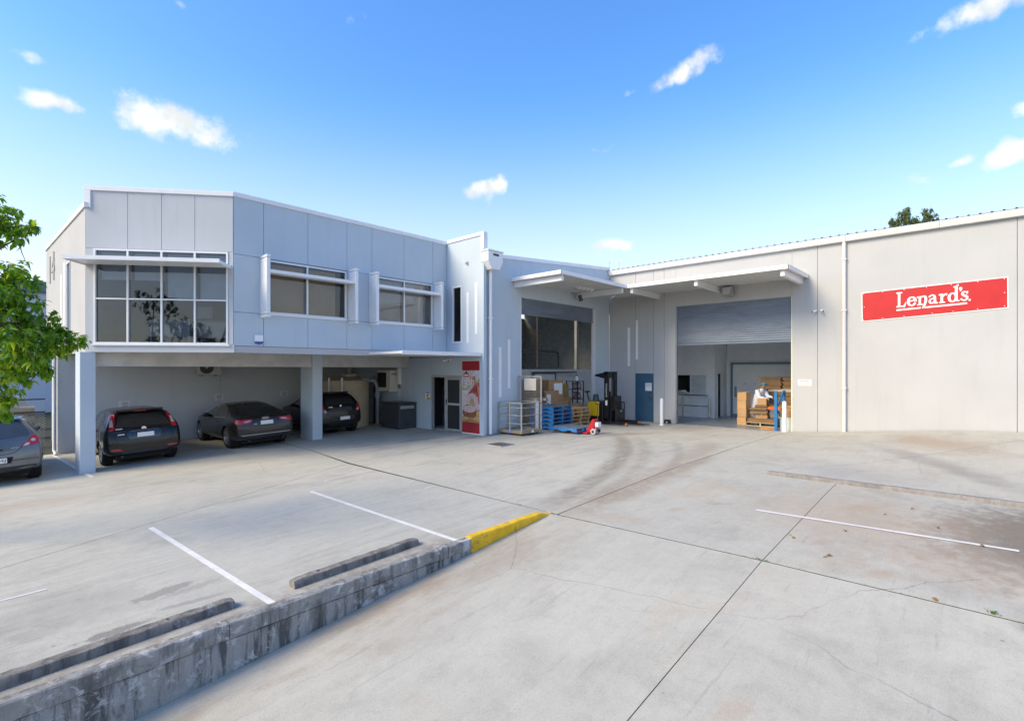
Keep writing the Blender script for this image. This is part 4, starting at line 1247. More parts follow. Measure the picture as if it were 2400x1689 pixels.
def red_sign():
    c = [(3.05, 4.738), (-0.365, 4.839), (-0.37, 4.003), (3.036, 3.835)]      # y, z of the corners as they hang
    t = thing('shop_sign', 'large red rectangular sign with white serif lettering on the cream wall', 'sign', (XE, 1.3, 3.9))
    X = XE - 0.004
    sign_quad(t, 'backing', [(X, y, z) for y, z in [(3.075, 4.765), (-0.39, 4.867), (-0.395, 3.975), (3.06, 3.808)]], (-1, 0, 0), M_WHITE, 0.012)
    sign_quad(t, 'face', [(X - 0.0125, y, z) for y, z in c], (-1, 0, 0), M_RED, 0.006)
    A, B = Vector((2.150, 4.205)), Vector((0.480, 4.278))      # base line of the lettering, y and z
    ex = (B - A) / 7.02
    k = ex.length
    ey = Vector((0.0, 0.268))                                  # letters stand upright
    S = logo_shapes()
    names = {}
    for si, (vs, fs) in enumerate(S):
        b = MB()
        q = [(XE - 0.0245 - si * 0.00012, A.x + ex.x * v[0] + ey.x * v[1], A.y + ex.y * v[0] + ey.y * v[1]) for v in vs]
        q2 = [(XE - 0.0228, y, z) for _, y, z in q]
        n = len(q)
        b.add(q + q2, [f for f in fs])
        names.setdefault('b', MB()).add(q, fs)
    names['b'].build('lettering', M_WHITE, t)
    for (fy, fz) in ((.01, .97), (.16, .97), (.32, .97), (.48, .97), (.65, .97), (.82, .97), (.985, .97), (.01, .03), (.16, .04), (.32, .04), (.52, .04), (.66, .04), (.82, .04), (.985, .05), (.015, .5), (.985, .5)):
        y = 3.05 + (-.365 - 3.05) * fy
        z0, z1 = 3.835 + (4.003 - 3.835) * fy, 4.738 + (4.839 - 4.738) * fy
        z = z0 + (z1 - z0) * fz
        MB().cyl((XE - .022, y, z), (XE - .027, y, z), 0.012, n=8).build('rivet', M_WHITE, t)
red_sign()

def plate_sign(name, label, cat, x, y, z, w, h, lines, face, group=None, cols=None):
    """small wall plate; face 'E' looks along -X, 'D' along -Y"""
    t = thing(name, label, cat, (x, y, z - h / 2), 0, group)
    if face == 'E':
        MB().box(x - .008, x - .002, y - w / 2, y + w / 2, z - h / 2, z + h / 2).build('plate', M_WHITE, t)
        rt, o = (0, -1, 0), (x - 0.0095, y)
    else:
        MB().box(x - w / 2, x + w / 2, y - .008, y - .002, z - h / 2, z + h / 2).build('plate', M_WHITE, t)
        rt, o = (1, 0, 0), (x, y - 0.0095)
    return t, rt, o
t, rt, o = plate_sign('inward_goods_sign', 'small white INWARD GOODS plate right of the wide roller door', 'sign', XE, 4.74, 1.785, 0.42, 0.215, [], 'E')
lettering('INWARD', .09, (o[0], o[1], 1.83), rt, (0, 0, 1), M_INK, t, fit=(0.31, 0.062))
lettering('GOODS', .09, (o[0], o[1], 1.735), rt, (0, 0, 1), M_INK, t, fit=(0.29, 0.062))
for (x0, x1, z0, z1, lab) in ((3.534, 3.835, 0.96, 1.189, 'small white bay sign on the carpark wall above the black hatchback'),
                              (6.407, 6.713, 1.094, 1.331, 'small white bay sign on the carpark wall above the low dark coupe'),
                              (8.831, 9.144, 1.147, 1.368, 'small white bay sign on the carpark wall left of the second column')):
    t, rt, o = plate_sign('bay_sign', lab, 'sign', (x0 + x1) / 2, YK, (z0 + z1) / 2, x1 - x0, z1 - z0, [], 'D', 'bay signs on the carpark wall')
    w = x1 - x0
    for k, (f, dz) in enumerate(((.55, .06), (.62, 0.0), (.5, -.06))):
        cx = (x0 + x1) / 2 + 0.02
        MB().box(cx - w * f / 2, cx + w * f / 2, YK - .0095, YK - .0085, (z0 + z1) / 2 + dz - .013, (z0 + z1) / 2 + dz + .013).build('printed_line', M_GREYINK, t)
# surveillance notice by the entry
t = thing('camera_notice', 'small white and yellow surveillance notice beside the entry door', 'sign', (XC, 15.68, 1.1))
MB().box(XC - .008, XC - .002, 15.54, 15.82, 1.10, 1.39).build('plate', M_WHITE, t)
MB().box(XC - .0095, XC - .0085, 15.54, 15.74, 1.10, 1.19).build('yellow_band', mat('notice yellow', (0.62, 0.36, 0.02), 0.5), t)
MB().box(XC - .0095, XC - .0085, 15.56, 15.80, 1.345, 1.38).build('printed_line', M_INK, t)
MB().prism([(XC - .0095, y, z) for y, z in ((15.75, 1.26), (15.62, 1.32), (15.60, 1.28), (15.66, 1.25), (15.70, 1.21), (15.73, 1.21))], (-.001, 0, 0)).build('camera_symbol', M_INK, t)

# food banner by the door
def banner():
    t = thing('food_banner', 'tall red bordered banner with a stuffed chicken picture beside the entry door', 'banner', (XC, 13.2, 0.02))
    X = XC - 0.004
    y0, y1 = 13.69, 12.785
    zb, zt = 0.02, 2.555
    MB().box(X - .01, X, y1 - .012, y0 + .012, zb - .01, zt + .01).build('backing', M_WHITE, t)
    M_BR = mat('banner red', (0.33, 0.015, 0.025), 0.6, var=0.12, scale=4)
    q = [0.0105]
    def patch(name, pts, m, lab=None):
        q[0] += 0.0006
        MB().prism([(X - q[0], y0 + (y1 - y0) * u, zb + (zt - zb) * w) for u, w in pts], (-.0005, 0, 0)).build(name, m, t)
    m_ = lambda n, c, v=.12, sc=9: mat('banner ' + n, c, 0.6, var=v, scale=sc)
    patch('picture', [(0, .155), (1, .155), (1, .865), (0, .865)], m_('pale background', (.56, .53, .53), .14, 3))
    patch('red_panel', [(0, .865), (1, .865), (1, .995), (0, .995)], M_BR)
    patch('red_panel', [(0, .005), (1, .005), (1, .155), (0, .155)], M_BR)
    patch('board', [(0, .156), (1, .156), (1, .34), (.6, .30), (.3, .24), (0, .225)], m_('timber board', (.50, .32, .14), .25, 6))
    patch('board_edge', [(.0, .165), (.45, .205), (1, .165), (1, .158), (0, .158)], m_('board edge', (.33, .20, .07), .2))
    el = lambda cx, cy, rx, ry, n=18, a0=0: [(cx + rx * math.cos(2 * math.pi * i / n + a0), cy + ry * math.sin(2 * math.pi * i / n + a0)) for i in range(n)]
    patch('cloth', [(0, .36), (.28, .37), (.26, .53), (0, .56)], m_('cloth', (.60, .52, .48), .15, 12))
    patch('cloth', [(0, .55), (.4, .55), (.42, .60), (0, .58)], m_('linen', (.58, .60, .66), .1, 9))
    patch('bowl', el(.16, .64, .30, .055), m_('bowl', (.50, .40, .26), .2))
    patch('bowl', el(.20, .67, .22, .04), m_('bowl food', (.60, .55, .45), .25))
    patch('meat', [(.32, .52), (.40, .57), (.62, .64), (.80, .70), (1.0, .70), (1.0, .42), (.95, .40), (.9, .50), (.6, .55)], m_('roast meat', (.46, .10, .07), .45, 14))
    patch('meat', [(.42, .55), (.66, .62), (.84, .66), (.98, .62), (.8, .57), (.6, .58)], m_('browned skin', (.30, .05, .06), .5, 20))
    patch('meat', [(.86, .70), (.97, .64), (.99, .45), (.93, .52)], m_('pink edge', (.62, .22, .17), .3, 16))
    patch('slice', [(.25, .42), (.28, .49), (.42, .545), (.60, .555), (.80, .53), (.93, .44), (.98, .36), (.92, .325), (.70, .35), (.40, .365), (.28, .38)], m_('cut chicken', (.60, .43, .45), .10, 8))
    patch('stuffing', [(.45, .375), (.46, .45), (.55, .50), (.66, .47), (.74, .38), (.70, .36)], m_('stuffing', (.46, .30, .14), .3, 22))
    patch('slice_crust', [(.02, .27), (.06, .355), (.3, .40), (.7, .37), (.84, .33), (.80, .24), (.66, .21), (.36, .215), (.1, .235)], m_('crust', (.27, .09, .045), .4, 12))  # printed brown crust around and below the cut slice
    patch('slice', el(.43, .335, .37, .05), m_('cut chicken', (.60, .43, .45), .10, 8))
    patch('stuffing', el(.42, .338, .15, .026), m_('stuffing pale', (.55, .42, .33), .3, 22))
    patch('garnish', [(.44, .77), (.48, .80), (.56, .775), (.70, .785), (.80, .75), (.88, .69), (.66, .66), (.50, .71)], m_('bread', (.60, .30, .18), .4, 14))
    patch('garnish', el(.70, .77, .055, .02), m_('onion', (.36, .12, .10), .3))
    patch('leaf', [(.9, .73), (1, .76), (1, .71), (.93, .70)], m_('green leaf', (.20, .32, .14), .3))
    # small crest and the word
    patch('crest', [(.09, .775), (.40, .775), (.40, .82), (.34, .83), (.26, .845), (.16, .83), (.09, .82)], m_('crest red', (.42, .03, .06), .1))
    patch('crest', el(.255, .845, .055, .012, 10), m_('crest dark', (.05, .03, .05), .1))
    patch('crest_band', [(.13, .79), (.37, .79), (.37, .81), (.13, .81)], m_('crest white', (.8, .75, .75), .05))
    zz = zb + (zt - zb) * .705
    lettering('fresh', .3, (X - .0265, y0 + (y1 - y0) * .38, zz - .012), (0, -1, 0), (0, 0, 1), m_('word shadow', (.10, .03, .03), .1), t, 'word_shadow', fit=(.60, .25), bold=0.006, depth=.0006)
    lettering('fresh', .3, (X - .0275, y0 + (y1 - y0) * .37, zz), (0, -1, 0), (0, 0, 1), M_WHITE, t, 'word', fit=(.60, .25), bold=0.002, depth=.0006)
banner()

# alarm siren box, sensor, cameras, lights
t = thing('alarm_box', 'white alarm siren box with blue lower lens under the long windows', 'alarm box', (5.49, YB, 2.93))
MB().box(5.38, 5.60, YB - .06, YB - .001, 3.0, 3.18).build('case', M_WHITE, t, bevel=0.01)
MB().prism([(5.385, YB - .065, 2.998), (5.595, YB - .065, 2.998), (5.58, YB - .06, 2.95), (5.49, YB - .055, 2.925), (5.40, YB - .06, 2.95)], (0, .06, 0)).build('lens', M_BLUEL, t)
t = thing('light_sensor', 'tiny beige sensor high on the return wall near its parapet', 'sensor', (XC, 13.42, 5.95))
MB().box(XC - .07, XC - .001, 13.38, 13.46, 5.94, 6.04).build('case', M_BEIGE, t, bevel=0.01)
MB().cyl((XC - .08, 13.42, 5.97), (XC - .07, 13.42, 5.97), 0.025, n=10).build('lens', M_DARK, t)
def camera_pair(lab, x, y, z, sp, group):
    for k, s in enumerate((1, -1)):
        yy = y + s * sp
        t = thing('security_camera', lab[k], 'security camera', (x, yy, z), 0, group)
        MB().cyl((x - .001, yy, z), (x - .04, yy, z), 0.035, n=12).build('mount', M_WHITE, t, smooth=True)
        MB().tube([(x - .04, yy, z), (x - .09, yy, z - .015)], 0.014, 8).build('arm', M_WHITE, t)
        d = Vector((-.75, s * .55, -.25)).normalized()
        p = Vector((x - .09, yy, z - .02))
        MB().cyl(p - d * .03, p + d * .12, 0.034, n=12).build('housing', M_WHITE, t, smooth=True)
        MB().cyl(p + d * .121, p + d * .126, 0.026, n=12).build('lens', M_BLACK, t)
camera_pair(('white security camera on the cream wall, left of a pair', 'white security camera on the cream wall, right of a pair'), XE, 4.30, 4.28, .09, 'cameras on the cream wall')
camera_pair(('white security camera under the entry awning, left of two', 'white security camera under the entry awning, right of two'), XC, 14.40, 2.60, .10, 'cameras under the entry awning')
t = thing('flood_light', 'large grey flood light fixed above the wide roller door', 'flood light', (XE, 7.3, 5.0))
MB().box(XE - .30, XE - .14, 7.10, 7.52, 5.03, 5.38).build('housing', M_GREY, t, bevel=0.02)
MB().prism([(XE - .30, 7.14, 5.36), (XE - .30, 7.48, 5.36), (XE - .36, 7.44, 5.10), (XE - .36, 7.18, 5.10)], (-.004, 0, 0)).build('glass', mat('lamp glass', (.55, .57, .58), .15, var=.1), t)
MB().box(XE - .14, XE - .001, 7.2, 7.42, 5.12, 5.2).build('bracket', M_DARK, t)
MB().box(XE - .34, XE - .30, 7.10, 7.52, 5.36, 5.385).build('visor', M_GREY, t)
t = thing('swivel_lamp', 'small dark swivel spot lamp above the left roller door', 'lamp', (17.6, YD, 5.25))
MB().tube([(17.25, YD - .001, 5.42), (17.25, YD - .12, 5.40), (17.25, YD - .16, 5.2), (17.45, YD - .18, 5.17)], .018, 8).build('arm', M_GREY, t)
MB().cyl((17.55, YD - .2, 5.34), (17.6, YD - .24, 5.10), .075, .085, n=14).build('head', mat('lamp brown', (.12, .07, .05), .5), t, smooth=True)
MB().cyl((17.601, YD - .241, 5.098), (17.602, YD - .243, 5.094), .07, n=14).build('lens', M_GREY, t)
t = thing('batten_light', 'long white batten light with wire guard under the left canopy', 'light', (16.6, 11.6, 5.35))
MB().box(16.0, 17.25, 11.55, 11.65, 5.40, 5.455).build('body', M_WHITE, t)
MB().cyl((16.05, 11.6, 5.375), (17.2, 11.6, 5.375), .02, n=10).build('tube', M_WHITE, t, smooth=True)
for i in range(5):
    x = 16.05 + i * .285
    MB().tube([(x, 11.53, 5.42), (x, 11.54, 5.35), (x, 11.6, 5.335), (x, 11.66, 5.35), (x, 11.67, 5.42)], .006, 5).build('guard_wire', M_DARK, t)
for k, x in enumerate((24.6, 25.6)):
    y = 15.5
    t = thing('roof_antenna', ('thin antenna rod on the roof, left one of two', 'thin antenna rod on the roof, right one of two')[k], 'antenna', (x, y, 6.6), 0, 'antenna rods on the warehouse roof')
    MB().cyl((x, y, 6.6), (x, y, 8.3 + .1 * k), .022, n=6).build('rod', M_GREYM, t)
    MB().box(x - .1, x + .1, y - .1, y + .1, 6.55, 6.8).build('foot', M_GREYM, t)
# notice on the staff door
t = thing('door_notice', 'white printed notice taped on the teal staff door', 'notice', (XE, 10.72, 1.33))
MB().box(XE + .012, XE + .019, 10.60, 10.90, 1.33, 1.67).build('sheet', M_PAPER, t)
for z in (1.64, 1.59, 1.53):
    MB().box(XE + .0105, XE + .0115, 10.62, 10.88, z - .012, z + .004).build('printed_line', M_GREYINK, t)

# ---------------------------------------------------------------- carpark fittings
def ac_unit(name, label, x0, x1, y0, y1, z0, z1, face):
    t = thing(name, label, 'air conditioner', ((x0 + x1) / 2, (y0 + y1) / 2, z0))
    MB().box(x0, x1, y0, y1, z0, z1).build('casing', M_ACW, t, bevel=0.012)
    if face == '-Y':
        cx, r = x0 + (x1 - x0) * .36, (z1 - z0) * .42
        g = MB().cyl((cx, y0 - .001, (z0 + z1) / 2), (cx, y0 - .012, (z0 + z1) / 2), r, n=28).build('fan_opening', M_BLACK, t)
        MB().cyl((cx, y0 - .013, (z0 + z1) / 2), (cx, y0 - .03, (z0 + z1) / 2), r * .22, n=14).build('fan_hub', M_BEIGE, g)
        for k in range(4):
            a = R(90 * k + 20)
            c = Vector((cx, y0 - .014, (z0 + z1) / 2))
            MB().prism([c + Vector((math.cos(a) * r * .2, 0, math.sin(a) * r * .2)), c + Vector((math.cos(a) * r * .9, 0, math.sin(a) * r * .9)), c + Vector((math.cos(a + .7) * r * .85, 0, math.sin(a + .7) * r * .85))], (0, -.004, 0)).build('fan_blade', M_DARK, g)
        for k in range(5):
            rr = r * (.35 + .15 * k)
            MB().tube([(cx + rr * math.cos(a), y0 - .034, (z0 + z1) / 2 + rr * math.sin(a)) for a in [2 * math.pi * i / 24 for i in range(25)]], .004, 4).build('guard_ring', M_GREY, g)
    else:
        cy, r = y1 - (y1 - y0) * .38, (z1 - z0) * .38
        g = MB().box(x0 - .008, x0 - .001, cy - r * .95, cy + r * 1.1, (z0 + z1) / 2 - r, (z0 + z1) / 2 + r).build('fan_opening', M_BLACK, t)
        for k in range(9):
            z = (z0 + z1) / 2 - r + (k + .5) * r * 2 / 9
            MB().box(x0 - .014, x0 - .009, cy - r * .95, cy + r * 1.1, z - .005, z + .005).build('grille_bar', M_DARK, g)
        for k in range(10):
            z = z0 + .12 + k * (z1 - z0 - .3) / 10
            MB().box(x0 - .004, x0 - .001, y0 + .05, y0 + .2, z, z + .012).build('side_vent', M_GREY, t)
        MB().box(x0 + .05, x1 - .05, y0 - .004, y0 - .001, z1 - .2, z1 - .12).build('badge', M_GREYINK, t)
    return t
t = ac_unit('air_conditioner', 'white outdoor air conditioner unit with round fan high on carpark back wall', 5.78, 6.55, 20.85, 21.16, 2.05, 2.60, '-Y')
MB().box(5.9, 5.94, 20.83, 21.19, 2.005, 2.045).build('bracket', M_GREY, t)
MB().box(6.38, 6.42, 20.83, 21.19, 2.005, 2.045).build('bracket', M_GREY, t)
MB().cyl((6.55, 21.0, 2.28), (6.64, 21.05, 2.28), .03, n=8).build('pipe_stub', M_WHITE, t)
t = ac_unit('air_conditioner', 'beige air conditioner unit on wall brackets above the dark cabinet', 11.72, 12.08, 17.62, 18.55, 1.42, 2.22, '-X')
MB().box(11.70, 12.095, 17.66, 17.70, 1.37, 1.415).build('bracket', M_WHITE, t)
MB().box(11.70, 12.095, 18.42, 18.46, 1.37, 1.415).build('bracket', M_WHITE, t)
MB().box(11.98, 12.095, 17.40, 17.52, 1.65, 2.32).build('pipe_cover', M_WHITE, t)
MB().tube([(12.04, 17.45, 1.65), (12.04, 17.42, 1.5), (11.95, 17.4, 1.55), (12.0, 17.5, 1.62)], .018, 6).build('pipe_loop', M_DARK, t, smooth=True)
MB().tube([(12.07, 17.46, 1.5), (12.07, 17.46, 0.9)], .01, 6).build('cable', M_WHITE, t)

M_TANK = mat('beige tank plastic', (0.52, 0.43, 0.30), 0.55, var=0.07, scale=2, dirt=0.15)
t = thing('water_tank', 'tall beige plastic rainwater tank in the back corner of the carpark', 'water tank', (10.65, 19.4, -0.06))
cx, cy, r = 10.68, 19.25, 0.92
n = 40
prof = [(0.01, -.08), (r, -.08), (r, 1.74), (r - .02, 1.80), (r - .12, 1.84), (r * .6, 1.93), (.24, 1.97)]
MB().lathe(prof, (cx, cy, 0), 'Z', n).build('shell', M_TANK, t, smooth=True)
MB().lathe([(.01, 2.06), (.25, 2.06), (.28, 2.03), (.28, 1.955)], (cx + .1, cy - .1, 0), 'Z', 24).build('lid', M_TANK, t, smooth=True)
for a in (200, 232):
    px, py = cx + (r + .035) * math.cos(R(a)), cy + (r + .035) * math.sin(R(a))
    MB().tube([(px, py, -.06), (px, py, 1.92)], .038, 10).build('pipe', M_TRIM, t, smooth=True)
MB().tube([(cx + .1, cy - .1, 2.05), (cx + .1, cy - .1, 2.7)], .05, 10).build('inlet_pipe', M_GREY, t, smooth=True)
M_PVC = mat('grey pvc', (0.30, 0.32, 0.35), 0.5, var=0.05)
t = thing('stormwater_pipe', 'grey plastic stormwater pipe with collar between tank and dark cabinet', 'pipe', (11.72, 18.55, -0.01))
MB().tube([(11.72, 18.55, -.03), (11.72, 18.55, 1.35), (11.70, 18.57, 1.62), (11.58, 18.62, 1.80), (11.3, 18.7, 1.82), (10.95, 18.8, 1.82)], .085, 14).build('pipe', M_PVC, t, smooth=True)
MB().cyl((11.72, 18.55, 1.10), (11.72, 18.55, 1.30), .12, n=16).build('collar', M_PVC, t, smooth=True)
MB().lathe([(.01, 1.93), (.22, 1.90), (.24, 1.80), (.10, 1.76)], (11.18, 18.72, 0), 'Z', 18).build('strainer', M_PVC, t, smooth=True)
MB().box(11.86, 12.05, 18.9, 19.1, -.02, 1.6).build('backing_duct', M_DARK, t)
M_CAB = mat('charcoal sheet metal', (0.045, 0.048, 0.055), 0.5, var=0.12, scale=3)
t = thing('metal_cabinet', 'charcoal metal equipment cabinet standing on the floor left of the entry', 'cabinet', (11.68, 16.9, -0.02))
MB().box(11.27, 12.07, 16.36, 17.55, -.03, 0.93).build('body', M_CAB, t, bevel=0.012)
MB().box(11.24, 12.08, 16.33, 17.58, 0.935, 0.98).build('lid', M_CAB, t, bevel=0.008)
MB().box(11.33, 11.95, 16.347, 16.357, 0.74, 0.86).build('vent_panel', M_GREY, t)
MB().box(11.55, 11.75, 16.347, 16.357, 0.12, 0.16).build('handle_slot', M_BLACK, t)
# ---------------------------------------------------------------- goods at the left roller door
M_PBLUE = mat('blue pallet paint', (0.015, 0.20, 0.50), 0.6, var=0.15, scale=4, dirt=0.25, dirt_col=(0.10, 0.13, 0.18), obj_var=0.12, bump=0.2)
M_PTOP = mat('worn pallet deck', (0.16, 0.19, 0.22), 0.85, var=0.25, scale=5, dirt=0.5, dirt_col=(0.06, 0.07, 0.09), stretch=(1, 6, 1), obj_var=0.15)
M_WOOD = mat('raw pallet timber', (0.56, 0.36, 0.17), 0.8, var=0.2, scale=5, stretch=(1, 5, 5), obj_var=0.2, bump=0.2)
M_WOODP = mat('pale pallet timber', (0.66, 0.50, 0.30), 0.8, var=0.15, scale=5, obj_var=0.12)
M_CARD = mat('cardboard', (0.40, 0.235, 0.115), 0.85, var=0.10, scale=3, obj_var=0.14, fine=0.12)
M_CARDL = mat('light cardboard', (0.54, 0.32, 0.15), 0.85, var=0.08, scale=3, obj_var=0.10)
M_CARDD = mat('dark cardboard', (0.20, 0.115, 0.06), 0.9, var=0.12, scale=3, obj_var=0.1)
M_CARDB = mat('brown folded board', (0.30, 0.185, 0.10), 0.9, var=0.12, scale=3, obj_var=0.18)
M_SACK = mat('brown paper sack', (0.42, 0.25, 0.12), 0.8, var=0.12, scale=6, bump=0.4, bscale=14)
M_TAPE = mat('packing tape', (0.62, 0.50, 0.38), 0.35, var=0.05)

def build_pallet(mdeck, mside, L=1.165, W=1.165, H=0.145, name='pallet'):
    """deck boards run along X, bearers along Y; open ends face -Y and +Y"""
    t = bpy.data.objects.new(name, None)
    COL.objects.link(t)
    for k, x in enumerate((0, W / 2 - .022, W - .045)):
        b = MB()
        # bearer with two fork notches underneath
        z0, z1 = .017, H - .018
        pts = [(0, z0), (.20, z0), (.22, z0 + .035), (.42, z0 + .035), (.44, z0), (L - .44, z0), (L - .42, z0 + .035), (L - .22, z0 + .035), (L - .20, z0), (L, z0), (L, z1), (0, z1)]
        b.prism([(x, y, z) for y, z in pts], (.045, 0, 0))
        b.build('bearer', mside, t, local=True)
    n = 7
    bw = .125
    for k in range(n):
        y = k * (L - bw) / (n - 1)
        MB().box(0, W, y, y + bw, H - .0175, H).build('deck_board', mdeck if 0 < k < n - 1 or mdeck is not M_PTOP else mdeck, t, local=True, bevel=0.003)
    for y in (0, (L - bw) / 2, L - bw):
        MB().box(0, W, y, y + bw, 0, .0165).build('base_board', mside, t, local=True)
    return t
proto_blue = build_pallet(M_PTOP, M_PBLUE)
proto_wood = build_pallet(M_WOOD, M_WOOD)
def place(proto, used, loc, rz, label, cat, group):
    o = proto if not used else copy_tree(proto)
    o.location = loc
    o.rotation_euler = (0, 0, rz)
    WM[o] = Matrix.Translation(Vector(loc)) @ Matrix.Rotation(rz, 4, 'Z')
    return tag(o, label, cat, group)
ordn = ['lowest', 'second lowest', 'third lowest', 'third from top', 'second from top', 'topmost']
for i in range(6):
    place(proto_blue, i > 0, (14.78 + rnd.uniform(-.012, .012), 11.72 + rnd.uniform(-.012, .012), 0.004 + i * .1455), R(rnd.uniform(-.6, .6)),
          'worn blue timber pallet, %s in the blue stack' % ordn[i], 'pallet', 'blue pallets stacked by the left roller door')
place(proto_blue, True, (14.38, 10.38, 0.075), R(1.0), 'single blue pallet lifted on the red pallet jack', 'pallet', None)
ordw = ['lowest', 'second lowest', 'middle one', 'second from top', 'topmost']
for i in range(5):
    place(proto_wood, i > 0, (16.08 + rnd.uniform(-.03, .03), 11.80 + rnd.uniform(-.04, .04), 0.004 + i * .1455), R(rnd.uniform(-2, 2)),
          'raw timber pallet, %s in the brown pallet stack' % ordw[i], 'pallet', 'raw timber pallets stacked beside the forklift')

# red pallet jack, forks under the single blue pallet
def pallet_jack():
    M_JR = mat('pallet jack red', (0.55, 0.02, 0.035), 0.4, var=0.1, scale=5, dirt=0.2)
    t = thing('pallet_jack', 'red hand pallet jack with its forks under the single blue pallet', 'pallet jack', (15.0, 10.3, 0.0))
    for x in (14.72, 15.13):
        MB().box(x, x + .15, 10.30, 11.42, .025, .072).build('fork', M_JR, t, bevel=0.008)
    MB().prism([(14.86, 10.30, .05), (14.86, 10.02, .10), (14.86, 9.98, .50), (14.86, 10.06, .53), (14.86, 10.30, .12)], (.28, 0, 0)).build('head_frame', M_JR, t, bevel=0.008)
    MB().box(14.70, 15.30, 10.16, 10.34, .03, .07).build('crossbar', M_JR, t)
    MB().cyl((15.0, 10.05, .12), (15.0, 10.05, .46), .055, n=14).build('hydraulic_pump', M_WHITE, t, smooth=True)
    MB().box(14.92, 15.12, 9.86, 10.0, .26, .42).build('valve_block', M_WHITE, t, bevel=0.01)
    MB().tube([(15.0, 9.93, .40), (15.0, 9.93, 1.04)], .02, 8).build('handle_shaft', M_DARK, t)
    MB().tube([(14.9, 9.93, 1.05), (14.88, 9.93, 1.16), (14.95, 9.93, 1.22), (15.05, 9.93, 1.22), (15.12, 9.93, 1.16), (15.1, 9.93, 1.05), (14.9, 9.93, 1.05)], .013, 6).build('handle_loop', M_DARK, t)
    for x in (14.80, 15.20):
        w = MB().lathe([(.045, -.028), (.095, -.028), (.10, -.02), (.10, .02), (.095, .028), (.045, .028)], (x, 9.98, .105), 'X', 24).build('steer_wheel', mat('wheel tyre white', (.70, .69, .64), .6), t, smooth=True)
        MB().cyl((x - .03, 9.98, .105), (x + .03, 9.98, .105), .05, n=14).build('wheel_hub', M_DARK, w)
        for k in range(6):
            a = R(60 * k)
            MB().cyl((x - .032, 9.98 + .07 * math.cos(a), .105 + .07 * math.sin(a)), (x - .029, 9.98 + .07 * math.cos(a), .105 + .07 * math.sin(a)), .016, n=8).build('wheel_hole', M_DARK, w)
pallet_jack()

